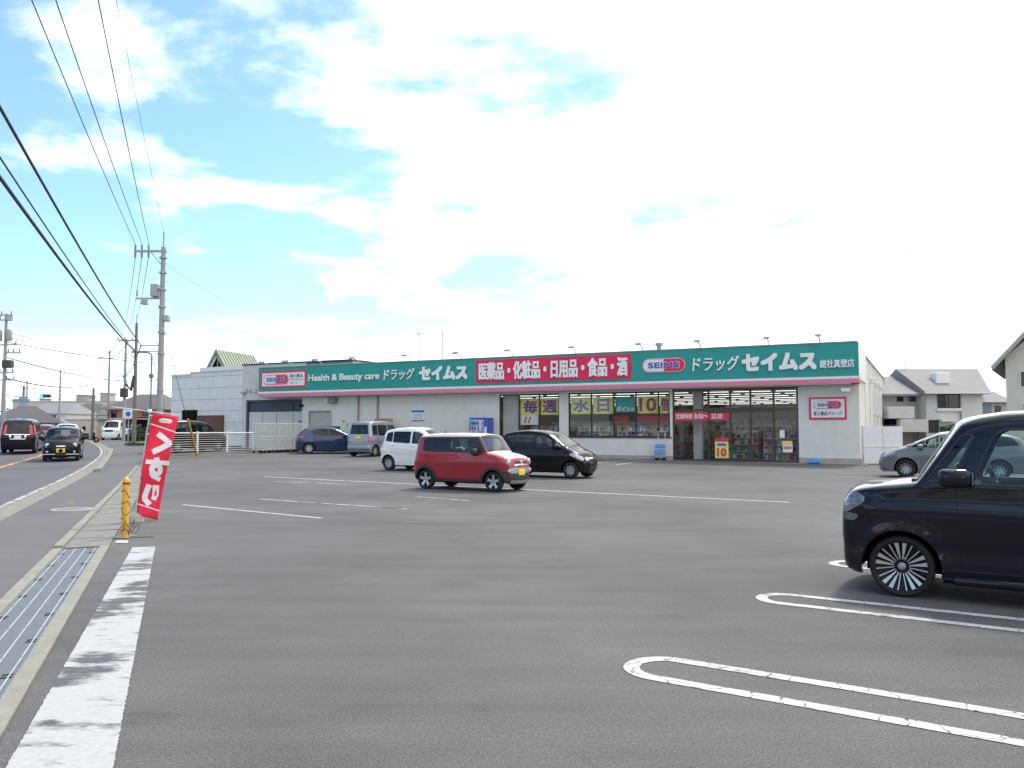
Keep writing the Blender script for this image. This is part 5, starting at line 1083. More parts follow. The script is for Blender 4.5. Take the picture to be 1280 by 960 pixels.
car('minivan', 'black minivan driving away on the road with red upright tail lamps', 'car', NB, 'maroon_black', nspec, Vector(p0.xy) + NH * 2.3, NH, 1.05, lod=1)
FH = Vector((f1.x - f0.x, f1.y - f0.y)).normalized(); pc = at(238, 540, (f0.y + f1.y) / 2 + 3.0)
car('minivan', 'dark minivan parked behind the low white fence', 'car', NB, 'black_paint', nspec, pc.xy, FH, 1.0, lod=1)
# low grey MPV seen past the black wagon
gp = [(2.12, .2), (2.24, .26), (2.27, .5), (2.20, .70), (2.02, .84), (1.60, 1.0), (1.38, 1.07), (1.35, 1.09), (.40, 1.50), (.30, 1.53), (-.2, 1.59), (-1.0, 1.57), (-1.7, 1.46), (-2.0, 1.36), (-2.2, 1.05), (-2.3, .8), (-2.3, .4), (-2.2, .25)]
GB = Body(gp, 1.76, zb=.98, tk=.26, kf=.22, kr=.1, r=.1, rh=.15, sill=.2, wb=2.78, wr=.32, arch=.375, crown=.04, flen=.7, step=.065)
gside = [('window', [(1.22, 1.06), (.92, 1.05), (.80, 1.30)], 'glass_clear', True, -.004), ('window', [(.86, 1.05), (-.1, 1.06), (-.1, 1.46), (.35, 1.45), (.74, 1.30)], 'glass_clear', True, -.004), ('window', [(-.2, 1.06), (-1.2, 1.08), (-1.2, 1.44), (-.2, 1.47)], 'glass_tint', True, -.004), ('window', [(-1.3, 1.09), (-1.95, 1.15), (-1.75, 1.38), (-1.3, 1.44)], 'glass_tint', True, -.004), ('headlight', [(2.2, .70), (2.02, .70), (1.70, .84), (1.72, .92), (2.05, .82)], 'lens_clear', True, .004)]
gspec = dict(side=gside, strip=strip_std((1.36, .38), (1.08, 1.35), extra=lambda x, z, t, nx: ('grille', 'black_plastic') if nx > .5 and .34 < z < .62 and abs(t) < .7 else None), rim='mesh', tw=.2, gaps=[[(.9, .32), (.92, 1.0)], [(-.15, .32), (-.15, 1.5)]], handles=[(-.05, .92)], mirror=(.88, 1.0, 'paint'), boxes=[('number_plate', 'plate_white', 2.31, 2.33, -.165, .165, .42, .585, .004)], cabin=(.1, -.9, .45), dash=.95, dashz=1.0)
GH = Vector((-.86, .51)); GP = place(G(1133, 597), GH, GB, 1.0)
car('station_wagon', 'grey low station wagon parked before the white panel fence', 'car', GB, 'grey_paint', gspec, GP, GH, 1.0)
# black retro kei with round lamps, coming this way
kp = [(1.60, .2), (1.67, .26), (1.69, .45), (1.67, .66), (1.60, .78), (1.40, .87), (1.10, .94), (1.0, .98), (.98, 1.0), (.48, 1.38), (.40, 1.41), (.1, 1.45), (-.6, 1.465), (-1.2, 1.43), (-1.45, 1.35), (-1.58, 1.0), (-1.66, .8), (-1.66, .42), (-1.6, .26)]
KBd = Body(kp, 1.475, zb=.92, tk=.22, kf=.20, kr=.06, r=.09, rh=.16, sill=.2, wb=2.39, wr=.27, arch=.325, crown=.04, flen=.5, step=.06)
kside = [('window', [(.80, .97), (-.1, .97), (-.1, 1.34), (.38, 1.34)], 'glass_clear', True, -.004), ('window', [(-.2, .97), (-1.2, 1.0), (-1.15, 1.32), (-.2, 1.34)], 'glass_tint', True, -.004)]
def k_extra(x, z, t, nx):
    if nx > .45 and .62 < z < .66 and abs(t) < .55: return ('grille_bar', 'chrome')
    if nx > .45 and .54 < z < .62 and abs(t) < .5: return ('grille', 'black_plastic')
    if nx > .45 and .26 < z < .36 and abs(t) < .8: return ('bumper_intake', 'black_plastic')
kspec = dict(side=kside, strip=strip_std((1.0, .46), (1.0, 1.34), extra=k_extra), rim='cap', gaps=[[(.8, .3), (.82, .95)], [(-.15, .3), (-.15, 1.36)]], handles=[(-.02, .86)], mirror=(.68, .93, 'paint'),
             discs=[('headlight', 'lens_clear', (1.56, .52, .68), .105, .05), ('headlight', 'lens_clear', (1.56, -.52, .68), .105, .05), ('fog_lamp', 'lens_clear', (1.63, .52, .40), .05, .04), ('fog_lamp', 'lens_clear', (1.63, -.52, .40), .05, .04)],
             boxes=[('number_plate', 'plate_yellow', 1.73, 1.75, -.165, .165, .38, .545, .004), ('front_bar', 'chrome', 1.68, 1.72, -.7, .7, .28, .31, .01), ('emblem', 'chrome', 1.70, 1.72, -.07, .07, .69, .72, .008)], cabin=(.0, -.8, .42), dash=.65, dashz=.93)
KH = Vector((.42, -.907)); p0 = G(76, 577)
car('retro_car', 'black retro kei car with round lamps and yellow plate coming along the road', 'car', KBd, 'black_paint', kspec, Vector(p0.xy) - KH * 1.6, KH, 1.1, lod=1)
p0 = at(56, 540, 66); car('hatchback', 'red hatchback ahead of the black minivan on the road', 'car', MBd, 'red_paint', mspec(), p0.xy, (-.5, .87), 1.05, lod=1)
p0 = at(84, 540, 64); car('hatchback', 'white hatchback following the black retro car on the road', 'car', MBd, 'white_paint', mspec(), p0.xy, (.45, -.89), 1.08, lod=1)

# ------------------------------------------------------------------ banner and bollard by the stop bar
mat('banner_red', (.75, .018, .06), .75, .04, 6, .2, 200); mat('banner_white', (.78, .76, .77), .75, .02); mat('pole_teal', (.33, .52, .50), .4, .05); mat('yellow_steel', (.72, .36, .02), .4, .12, 9, dirt=.15); mat('chain', (.06, .055, .05), .6, .2, 20)
YB = 14.9; TL, TR, BR, BL = (191, 517), (223.5, 520.5), (197, 650), (170.5, 643.5)
def banner_pt(a, b):
    """a: 0 at the mast .. 1 at the free edge, b: 0 at the top .. 1 at the hem"""
    u = (TL[0] * (1 - a) + TR[0] * a) * (1 - b) + (BL[0] * (1 - a) + BR[0] * a) * b; v = (TL[1] * (1 - a) + TR[1] * a) * (1 - b) + (BL[1] * (1 - a) + BR[1] * a) * b
    u += 2.2 * math.sin(b * 3.1) * (-1 if a < .5 else -.6)
    return at(u, v, YB + .10 * math.sin(a * 2.6 + b * 4) * (.25 + a) + .25 * a + .05 * math.sin(b * 9 + a * 2))
BAN = empty('advertising_banner', at(168, 652, YB).xy.to_3d(), 0, 'leaning red vertical banner with white くすり lettering seen from its back', 'banner')
Bo = BAN.location.copy()
nu, nv = 10, 36; q = MB(); q.add([banner_pt(i / nu, j / nv) - Bo for j in range(nv + 1) for i in range(nu + 1)], [(j * (nu + 1) + i, j * (nu + 1) + i + 1, (j + 1) * (nu + 1) + i + 1, (j + 1) * (nu + 1) + i) for j in range(nv) for i in range(nu)])
cl = q.build('cloth', 'banner_red', BAN, 180); md = cl.modifiers.new('thickness', 'SOLIDIFY'); md.thickness = .003; md.offset = 0
def banner_text(txt, a0, a1, b0, b1, w):
    co, fs = text_mesh(txt)
    # fine grid not needed: letters are small against the folds; mirrored because the back of the cloth faces us
    vs, ff = [], []
    for k, (cx, cy) in enumerate([(0, 0)] + [(math.cos(t), math.sin(t)) for t in np.linspace(0, 2 * math.pi, 8, endpoint=False)]):
        b = len(vs)
        for sd in (-1, 1):
            b = len(vs); vs += [tuple(banner_pt(a1 + (a0 - a1) * x + cx * w * 3.6, b1 + (b0 - b1) * y + cy * w) + Vector((0, sd * (.006 + .0005 * k), 0)) - Bo) for x, y, _ in co]; ff += [tuple(i + b for i in f) for f in fs]
    me = bpy.data.meshes.new('lettering'); me.from_pydata(vs, [], ff); me.update(); obj('lettering', me, 'banner_white', cl)
def banner_uv(X, Y):
    u, v = 155 + X / 5.34, 505 + Y / 5.34; bb = (v - 518.5) / 128.0
    for _ in range(4):
        l = TL[0] * (1 - bb) + BL[0] * bb; rr_ = TR[0] * (1 - bb) + BR[0] * bb; aa = (u + 1.8 * math.sin(max(0, min(1, bb)) * 3.1) - l) / (rr_ - l)
        bb = (v - (TL[1] * (1 - aa) + TR[1] * aa)) / ((BL[1] * (1 - aa) + BR[1] * aa) - (TL[1] * (1 - aa) + TR[1] * aa))
    return aa, bb
def stroke(mb, pts, th):
    P = [Vector(p) for p in pts]; n = len(P); th = th if isinstance(th, (list, tuple)) else [th] * n; L_, R_ = [], []
    for i, p in enumerate(P):
        d1 = (P[i] - P[i - 1]).normalized() if i else (P[1] - P[0]).normalized(); d2 = (P[i + 1] - P[i]).normalized() if i < n - 1 else d1
        m_ = (d1 + d2).normalized(); nn = Vector((-m_.y, m_.x)); k = th[i] / 2 / max(.45, nn.dot(Vector((-d1.y, d1.x)))); L_.append(p + nn * k); R_.append(p - nn * k)
    for sd in (-1, 1): mb.add([banner_pt(*banner_uv(*p)) + Vector((0, sd * (.006 + .0012 * len(mb.v) / 400), 0)) - Bo for p in L_ + R_], [(i, i + 1, n + i + 1, n + i) for i in range(n - 1)])
def poly_resample(P, st=9): return [tuple(Vector(a).lerp(Vector(b), j / k)) for a, b in zip(P, P[1:]) for k in [max(1, int((Vector(b) - Vector(a)).length / st))] for j in range(k)] + [P[-1]]
q = MB(); stroke(q, poly_resample([(228, 198), (300, 256), (302, 264), (296, 270), (193, 322)]), 36); q.build('lettering', 'banner_white', cl)
q = MB(); stroke(q, poly_resample([(148, 384), (300, 396)]), 30); stroke(q, poly_resample([(216, 358), (222, 384), (226, 420)]), 32); stroke(q, [(214 + 27 * math.cos(t), 438 + 30 * math.sin(t)) for t in np.linspace(0, 2 * math.pi, 26)], 34); stroke(q, poly_resample([(182, 458), (196, 482), (240, 506)]), [30] * 40); q.build('lettering', 'banner_white', cl)
q = MB(); stroke(q, poly_resample([(170, 538), (140, 618), (142, 636), (172, 672)]), 36); stroke(q, poly_resample([(212, 542), (210, 600), (196, 640)]), [44] * 3 + [42] * 3 + [40] * 2 + [34] * 30); q.build('lettering', 'banner_white', cl)
for b0, b1 in ((.095, .106), (.885, .896)):
    q = MB(); n_ = 12
    for sd in (-1, 1): q.add([banner_pt(i / n_ if b0 < .5 else i / n_, (b0 if k == 0 else b1) + (.05 * (i / n_) if b0 < .5 else .02 * i / n_)) + Vector((0, sd * .006, 0)) - Bo for k in (0, 1) for i in range(n_ + 1)], [(i, i + 1, n_ + 2 + i, n_ + 1 + i) for i in range(n_)])
    q.build('stripe', 'banner_white', cl)
def banner_pill(a0, a1, b0, b1, rr, m, off):
    pts = []
    for k in range(24):
        t = 2 * math.pi * k / 24; x = (1 if math.cos(t) > 0 else -1) * .5 + .5 * math.cos(t); y = math.sin(t)
        pts.append((( a0 + a1) / 2 + (a1 - a0) / 2 * x * rr, (b0 + b1) / 2 + (b1 - b0) / 2 * y * rr))
    q = MB()
    for sd in (-1, 1): q.add([banner_pt(*p) + Vector((0, sd * off, 0)) - Bo for p in pts], [tuple(range(24))])
    q.build('capsule', m, cl)
banner_pill(.30, .80, .035, .078, 1, 'banner_white', .006); banner_pill(.56, .77, .041, .072, 1, 'banner_red', .008)
banner_text('SEIMS', .38, .72, .048, .066, .0008)
q = MB(); q.tube([at(168, 652, YB) - Bo, at(171.5, 625, YB) - Bo, at(187.5, 513, YB) - Bo], .017, 8, .012); q.build('mast', 'pole_teal', BAN, 60)
q = MB(); q.tube([at(140, 508.5, YB) - Bo, at(186, 514, YB) - Bo, at(224, 519, YB + .2) - Bo], .010, 6); q.build('crossbar', 'banner_white', BAN, 60)
q = MB(); q.rbox(*[c for p in zip(at(187, 513.5, YB) - Bo - Vector((.03, .03, .03)), at(187, 513.5, YB) - Bo + Vector((.03, .03, .03))) for c in p], .008); q.build('joint', 'banner_white', BAN)
for k, b in enumerate((.02, .2, .4, .6, .8)):
    p = banner_pt(0, b); v_ = TL[1] * (1 - b) + BL[1] * b; mp = at(187.5 + (171.5 - 187.5) * (v_ - 513) / 112, v_, YB); q = MB(); q.tube([p - Bo, mp - Bo], .012, 6); q.build('hem_loop', 'banner_white', BAN)
q = MB(); q.lathe([(0, .16), (.05, .16), (.14, .10), (.16, .0), (.16, 0)], 20, c=(0.0, 0.02, 0)); q.build('base', 'concrete', BAN)
BOL = empty('bollard', G(156, 672), 0, 'yellow steel bollard wrapped in dark cable beside the drain covers', 'bollard')
q = MB(); q.lathe([(.052, .0), (.052, .86), (.046, .9), (.026, .925), (0, .93)], 20); q.build('post', 'yellow_steel', BOL, 60)
q = MB(); q.lathe([(.054, .82), (.0545, .835), (.054, .85)], 20); q.build('band', 'chain', BOL)
q = MB(); q.tube([(.057 * math.cos(t), .057 * math.sin(t), .80 - .74 * t / 32 + .04 * math.sin(t * 1.7)) for t in np.linspace(0, 32, 160)], .0045, 5); q.build('cable', 'chain', BOL, 180)
q = MB(); q.tube([(.06 + .08 * math.cos(t) + .01 * t, -.02 + .06 * math.sin(t * 1.3), .15 + .13 * math.sin(t * 2.1) * math.exp(-t * .1)) for t in np.linspace(0, 9, 60)], .005, 5); q.tube([(.06, 0, .02), (.2, -.06, .012), (.34, .0, .012), (.46, -.03, .012)], .006, 5); q.build('loose_cable', 'chain', BOL, 180)
q = MB(); q.rbox(-.12, .10, -.16, .12, .004, .02, .004); q.build('foot_plate', 'concrete_pale', BOL)

# ------------------------------------------------------------------ utility poles, lamps, signal, wires
mat('pole_concrete', (.30, .30, .30), .8, .1, 4, .3, 60, stretch=(1, 1, .2)); mat('pole_dark', (.19, .17, .15), .85, .15, 3, .3, 60); mat('pole_steel', (.32, .34, .37), .5, .08, 4, metal=.3); mat('wire', (.02, .02, .022), .6, 0); mat('insulator', (.25, .22, .2), .3, 0); mat('transformer', (.33, .34, .35), .5, .06)
def pole(u, vt, Y, r=.15, m='pole_concrete', label='', name='utility_pole', cat='utility pole', group='utility poles along the road', lean=0):
    p = at(u, 540, Y); z0 = float(gz(p.x, p.y)); hgt = at(u, vt, Y).z - z0; g = empty(name, (p.x, p.y, 0), 0, label, cat, group)
    q = MB(); q.tube([(0, 0, 0), (0, 0, hgt)], r, 14, r * .62); q.build('shaft', m, g, 60); return g, hgt
def loc(g, u, v, Y=None):
    Y = Y or g.location.y; p = at(u, v, Y); return p - g.location - Vector((0, 0, float(gz(g.location.x, g.location.y))))
PA, hA = pole(199, 309, 38.3, .165, 'pole_concrete', 'tall concrete utility pole with transformer standing just behind the red banner')
Y1 = 38.3; b1 = loc(PA, 207, 312, Y1)
# the shaft stands true; arms reach towards the road
zt = hA; z1 = loc(PA, 199, 314, Y1).z; z2 = loc(PA, 199, 373, Y1).z
q = MB(); q.tube([(0, 0, zt - .05), (0, 0, zt + .72)], .035, 8); q.build('top_rod', 'pole_steel', PA)
ax = loc(PA, 168, 310, Y1).x
q = MB(); q.box(ax, .15, -.05, .05, z1 - .05, z1 + .05); arm = q.build('crossarm', 'pole_steel', PA); q = MB(); q.tube([(ax * .45, 0, z1), (0, 0, z1 - .75)], .025, 6); q.build('brace', 'pole_steel', arm)
INS = [ax + .05, ax + .36, ax + .68]
for x in INS: q = MB(); q.lathe([(0, z1 - .32), (.05, z1 - .3), (.06, z1 - .1), (.03, z1 - .05), (.03, z1 + .05), (.05, z1 + .1), (.045, z1 + .3), (0, z1 + .32)], 10, c=(x, 0, 0)); q.build('insulator', 'insulator', arm)
q = MB(); q.box(-1.25, .1, -.04, .04, z2 - .04, z2 + .04); a2 = q.build('crossarm', 'pole_steel', PA); q = MB(); q.rbox(-.95, -.7, -.18, .1, z2 - .3, z2 - .05, .03); q.build('switch_box', 'transformer', a2)
q = MB(); q.rbox(-.52, -.19, -.2, .2, z2 + .06, z2 + .68, .05); q.build('transformer', 'transformer', PA); q = MB(); q.lathe([(.0, z2 + .4), (.04, z2 + .4), (.04, z2 + .1), (.0, z2 + .1)], 8, c=(-1.2, 0, 0)); q.build('insulator', 'insulator', a2)
for zz in (.25, .33, .5, .6, .72, .8, .88, .95): q = MB(); q.lathe([(.135, zt * zz - .04), (.175, zt * zz - .04), (.175, zt * zz + .04), (.135, zt * zz + .04)], 14); q.build('band', 'pole_steel', PA)
q = MB(); q.rbox(.12, .36, -.15, .15, loc(PA, 199, 398, Y1).z - .15, loc(PA, 199, 398, Y1).z + .15, .04); q.build('junction_box', 'transformer', PA)
z3 = loc(PA, 199, 432, Y1).z; z4 = loc(PA, 199, 439, Y1).z
for zz, xl in ((z3, -1.0), (z4, -1.25)): q = MB(); q.tube([(xl, 0, zz), (0, 0, zz)], .03, 6); q.build('bracket', 'pole_steel', PA)
for k in range(16): q = MB(); sgx = 1 if k % 2 else -1; zz = zt * .3 + k * .42; q.tube([(sgx * .1, 0, zz), (sgx * .32, 0, zz)], .011, 5); q.build('step_bolt', 'pole_steel', PA)
PB, hB = pole(167.5, 404, 66, .175, 'pole_dark', 'weathered dark utility pole with mossy foot beyond the banner')
q = MB(); q.tube([(0, 0, hB - .05), (0, 0, hB + .7)], .04, 6); q.build('top_rod', 'pole_steel', PB)
zb = loc(PB, 167, 426).z; q = MB(); q.box(-1.4, .2, -.05, .05, zb - .05, zb + .05); q.build('crossarm', 'pole_steel', PB)
q = MB(); q.tube([(-.7, -.1, loc(PB, 167, 480).z), (-.3, -.1, loc(PB, 167, 488).z), (0, -.2, loc(PB, 167, 470).z)], .12, 6); q.build('cable_closure', 'chain', PB)
PC, hC = pole(154.5, 424, 80, .17, 'pole_concrete', 'pale concrete utility pole with top crossarm carrying a round blue sign'); zc_ = loc(PC, 154, 425).z; q = MB(); q.box(-1.0, 1.0, -.05, .05, zc_ - .05, zc_ + .05); q.build('crossarm', 'pole_steel', PC)
for k in range(3): q = MB(); q.lathe([(0, zc_ + .05), (.07, zc_ + .05), (.06, zc_ + .3), (0, zc_ + .32)], 8, c=(-.8 + k * .7, 0, 0)); q.build('insulator', 'insulator', PC)
zc2 = loc(PC, 154, 470).z; q = MB(); q.box(-.9, .4, -.05, .05, zc2 - .04, zc2 + .04); q.build('crossarm', 'pole_steel', PC); q = MB(); q.rbox(-.35, .3, -.3, .2, zc2 - 2.1, zc2 - 1.2, .06); q.build('cable_box', 'chain', PC)
PD, hD = pole(134.5, 438, 98, .16, 'pole_concrete', 'slender utility pole with angled crossarms beside the blue flag sign'); zd = loc(PD, 134, 448).z
q = MB(); q.box(-1.6, .5, -.05, .05, zd - .05, zd + .05); q.build('crossarm', 'pole_steel', PD)
PE, hE = pole(115.5, 485, 92, .2, 'pole_dark', 'short grey utility pole at the pavement corner')
PF, hF = pole(73.5, 462, 105, .16, 'pole_steel', 'signal pole with an arm holding green traffic lights', 'signal_pole', 'signal pole', None)
PG, hG = pole(32, 476, 112, .16, 'pole_concrete', 'thin utility pole behind the blue guide sign'); PH, hH = pole(28, 482, 120, .26, 'pole_dark', 'thick dark utility pole behind the blue guide sign')
q = MB(); q.tube([(0, 0, hG - 5), (.0, 0, hG - 4)], .3, 8); q.build('cable_box', 'chain', PG); q = MB(); q.rbox(-.5, .5, -.4, .3, hH - 3.2, hH - 1.6, .1); q.build('transformer', 'transformer', PH)
PI, hI = pole(3, 392, 52, .135, 'pole_concrete', 'cluttered utility pole with transformers across the road')
for k, (v_, xl, xr) in enumerate(((394, -1.0, .4), (400, -.5, .4), (431, -.6, .75), (441, .1, 1.0), (466, -.4, .6), (475, -.4, .7))):
    zz = loc(PI, 3, v_).z; q = MB(); q.box(xl, xr, -.05, .05, zz - .045, zz + .045); a_ = q.build('crossarm', 'pole_steel', PI)
    for x in (xl + .1, (xl + xr) / 2, xr - .08): q = MB(); q.lathe([(0, zz + .04), (.05, zz + .06), (.045, zz + .26), (0, zz + .28)], 8, c=(x, 0, 0)); q.build('insulator', 'insulator', a_)
zz = loc(PI, 3, 419).z
for x in (-.35, .30): q = MB(); q.lathe([(0, zz - .4), (.15, zz - .38), (.18, zz - .3), (.18, zz + .25), (.14, zz + .36), (0, zz + .4)], 14, c=(x, -.1, 0)); q.build('transformer', 'transformer', PI, 60)
zz = loc(PI, 3, 398).z; q = MB(); q.lathe([(0, zz - .14), (.2, zz - .14), (.2, zz + .14), (0, zz + .14)], 12, c=(.2, 0, 0)); q.build('transformer', 'transformer', PI, 60)
zz = loc(PI, 3, 455).z; q = MB(); q.rbox(-.1, .5, -.2, .2, zz - .25, zz + .25, .06); q.build('cable_closure', 'chain', PI)
# street lamp beside the second pole
SL = empty('street_lamp', tuple(at(187.5, 540, 58).xy) + (0,), 0, 'dark street lamp post with a short arm bent towards the road', 'street lamp'); zl = loc(SL, 188, 441).z
q = MB(); q.tube([(0, 0, 0), (0, 0, zl * .5)], .085, 10); q.tube([(0, 0, zl * .5), (0, 0, zl - .2), (-.1, 0, zl - .05), (-.3, 0, zl + .02), (-.9, 0, zl + .06)], .06, 8); q.build('post', 'pole_dark', SL, 60); q = MB(); q.rbox(-1.45, -.8, -.13, .13, zl - .02, zl + .13, .05); q.build('lamp_head', 'grey_trim', SL); q = MB(); q.rbox(-.14, .14, -.14, .14, loc(SL, 188, 470).z - .14, loc(SL, 188, 470).z + .14, .06); q.build('collar', 'pole_dark', SL)
# traffic signal on its arm
zs = loc(PF, 73, 499).z; q = MB(); q.tube([(0, 0, zs), (-.6, 0, zs + .35), (-2.6, 0, zs + .38)], .05, 6); q.build('arm', 'pole_steel', PF)
sx = loc(PF, 58, 495).x; szz = loc(PF, 58, 495).z; SG = empty('traffic_signal', PF.location + Vector((sx, -.2, 0)), 0, 'horizontal traffic signal showing green on the far arm', 'traffic signal')
mat('signal_body', (.12, .13, .14), .5, .05); emit('signal_green', (.02, .8, .5), 1.6); mat('signal_off', (.02, .02, .045), .3, 0); mat('road_sign_blue', (.20, .30, .40), .5, .04)
q = MB(); q.rbox(-.72, .72, -.1, .1, szz - .24, szz + .24, .1, 3); q.build('housing', 'signal_body', SG)
for k in range(3):
    q = MB(); q.lathe([(0, -.125), (.12, -.12), (.18, -.105), (.18, -.1)], 16, 'y', (-.46 + k * .46, 0, szz)); q.build('lens', 'signal_green' if k == 0 else 'signal_off', SG)
    q = MB(); q.tube([(-.46 + k * .46 + .2 * math.cos(t), -.22, szz + .2 * math.sin(t)) for t in np.linspace(0, math.pi, 10)], .025, 5); q.build('hood', 'signal_body', SG)
q = MB(); q.box(-.75, .75, -.05, .05, szz - .62, szz - .36); q.build('name_plate', 'road_sign_blue', SG)
gsn = at(26.5, 501, 100); SGN = empty('guide_sign', (gsn.x, gsn.y, 0), 0, 'pale blue overhead road guide sign on a post', 'road sign'); zz = gsn.z - float(gz(gsn.x, gsn.y)); q = MB(); q.box(-1.05, 1.05, -.04, .04, zz - .22, zz + .22); q.build('panel', 'road_sign_blue', SGN); q = MB(); q.tube([(-2.0, .1, 0), (-2.0, .1, zz), (1.0, .1, zz)], .07, 8); q.build('post', 'pole_steel', SGN)
# round blue sign with its white panel, and the tall blue flag
bs = at(159.5, 517.5, 78); BS = empty('shop_sign', (bs.x, bs.y, 0), 0, 'white sign panel with a round blue mark on a post by the salmon house', 'sign'); zz = bs.z - float(gz(bs.x, bs.y)); q = MB(); q.box(-.45, .55, 0, .06, zz - .42, zz + .42); fc = q.build('panel', 'sign_white', BS); q = MB(); q.lathe([(0, -.02), (.24, -.02), (.24, 0)], 20, 'y', (.05, 0, zz)); q.build('round_mark', 'sign_blue', fc); q = MB(); q.tube([(.05, .1, 0), (.05, .1, zz)], .05, 6); q.build('post', 'pole_steel', BS)
mat('flag_blue', (.06, .25, .6), .6, .05); fb = at(128.5, 549, 96); FB = empty('shop_flag', (fb.x, fb.y, 0), 0, 'upright light blue flag sign by the beige wall', 'flag'); q = MB(); q.add([(-.22, -.02 + .04 * math.sin(i), .15 + i * .12) for i in range(11)] + [(.24, .03 * math.cos(i * .8), .15 + i * .12) for i in range(11)], [(i, i + 1, 12 + i, 11 + i) for i in range(10)]); q.build('cloth', 'flag_blue', FB).modifiers.new('t', 'SOLIDIFY').thickness = .01; q = MB(); q.tube([(-.24, 0, 0), (-.24, 0, 1.5)], .015, 5); q.build('mast', 'pole_steel', FB)
# wires
def wire(a, b, sag, r, label, group='overhead wires', n=28, name='power_line', cat='wire'):
    a, b = Vector(a), Vector(b); q = MB(); q.tube([a.lerp(b, i / n) - Vector((0, 0, 4 * sag * (i / n) * (1 - i / n))) for i in range(n + 1)], r, 5); o = q.build(name, 'wire', None, 180); tag(o, label, cat, group); NOLIFT.add(o.name); return o
NOLIFT = set()
def wld(g, p): return Vector(p) + g.location + Vector((0, 0, float(gz(g.location.x, g.location.y))))
def through(A, u, v, zB, ysag, YB_=-14, k=0):
    """end point of a wire from A that passes the picture point (u,v) on its way overhead"""
    d = Vector(ray(u, v)); best = None
    for Yq in np.linspace(5, 30, 200):
        P = Vector((d.x * Yq / d.y, Yq, CAMH + d.z * Yq / d.y)); t = (A.y - Yq) / (A.y - YB_); 
        z_ = A.z + (zB - A.z) * t - 4 * ysag * t * (1 - t); e = abs(z_ - P.z)
        if best is None or e < best[0]: best = (e, P, t)
    _, P, t = best; return Vector((A.x + (P.x - A.x) / t, YB_, zB))
for k, (x, u) in enumerate(zip(INS, (40, 70, 123))):
    A = wld(PA, (x, 0, z1 + .32)); B = through(A, u, 0, 11.2, .5); wire(A, B, .5, .013, 'dark high wire from the tall pole crossarm, at its %s insulator' % ('outer end', 'middle', 'inner')[k])
A = wld(PA, (0, 0, zt + .72)); wire(A, through(A, 150, 22, 12.3, .4), .4, .006, 'thin earth wire from the top rod of the tall pole', )
A = wld(PA, (-.95, 0, z3)); wire(A, through(A, 0, 134, 7.0, .55), .55, .024, 'thick bundled cable from the upper bracket of the tall pole')
A = wld(PA, (-1.2, 0, z4)); wire(A, through(A, 0, 197, 6.0, .5), .5, .014, 'thin telephone cable from the lower bracket of the tall pole'); A = wld(PA, (-1.2, 0, z4 - .05)); wire(A, through(A, 0, 222, 6.2, .6), .6, .03, 'thickest sagging telephone cable under the thin one')
far = [(PA, PB, z3, zb - 1.2, -.95, -.3), (PA, PB, z4, zb - 1.9, -1.2, -.2), (PB, PD, zb, zd, -1.3, -1.5), (PB, PD, zb, zd, -.6, 0), (PB, PC, zb - 4.0, zc2, -.2, 0), (PB, PD, zb - 2.0, zd - 3, 0, 0), (PD, PF, zd - 3.4, hF - 3.3, 0, 0)]
for k, (a, b, za, zb_, xa, xb) in enumerate(far): wire(wld(a, (xa, 0, za)), wld(b, (xb, 0, zb_)), .35, .03, 'far roadside wire, ' + ('upper of two from the tall pole brackets to the dark pole', 'lower of two from the tall pole brackets to the dark pole', 'from the end of the dark pole crossarm to the slender pole', 'from mid crossarm of the dark pole to the slender pole', 'slack between the dark pole and the pale pole', 'from the dark pole shaft to the slender pole', 'from the slender pole to the signal pole')[k])
for k, (x, (u, v)) in enumerate(zip(INS, ((157, 393), (164, 393), (170, 393)))): wire(wld(PA, (x, 0, z1 - .3)), at(u, v + 10, 66) , .3, .016, 'wire dropping beyond the tall pole from its %s insulator' % ('outer', 'middle', 'inner')[k])
for k, (v0, u1, v1, sg, r_) in enumerate(((415, 240, 447, .6, .014), (421, 240, 449, .6, .014), (427, 330, 455, .9, .018), (446, 200, 474, .8, .02), (472, 134, 473, .9, .028), (453, 168, 483, .7, .012), (480, 160, 490, .4, .012), (484, 200, 480, .5, .012), (494, 150, 492, .5, .012))):
    wire(at(5, v0, 52), at(u1, v1, 112), sg, r_ * 1.7, 'far wire across the road from the cluttered pole, the %s one in order' % ('highest', 'second', 'third', 'fourth', 'sixth and thickest', 'fifth', 'seventh', 'eighth', 'lowest')[k])
for k, v_ in enumerate((451, 453.5, 456)): wire(at(329, v_ + 6, 120), at(700, v_ - 4, 120), 1.0, .028, 'far wire passing behind the drugstore roof, %s of three' % ('upper', 'middle', 'lower')[k])
wire(wld(PA, (.2, 0, z1 - .7)), at(213, 318, 38) + Vector((.3, 6, -1.2)), 0, .008, 'short stay wire from the tall pole')
q = MB(); gy = at(240, 516, 45.0); gb = G(247, 570); q.tube([wld(PA, (.1, 0, hA * .62)), gb], .012, 5); o = q.build('stay_wire', 'wire'); tag(o, 'stay wire running from the tall pole down to its yellow sleeve', 'wire'); NOLIFT.add(o.name)
ST = empty('stay_sleeve', gb, 0, 'slanted yellow stay wire sleeve standing at the white fence', 'stay guard'); dv = (wld(PA, (.1, 0, hA * .62)) - gb).normalized(); q = MB(); q.tube([(0, 0, 0), dv * 2.5], .045, 8); q.build('sleeve', 'yellow_steel', ST)

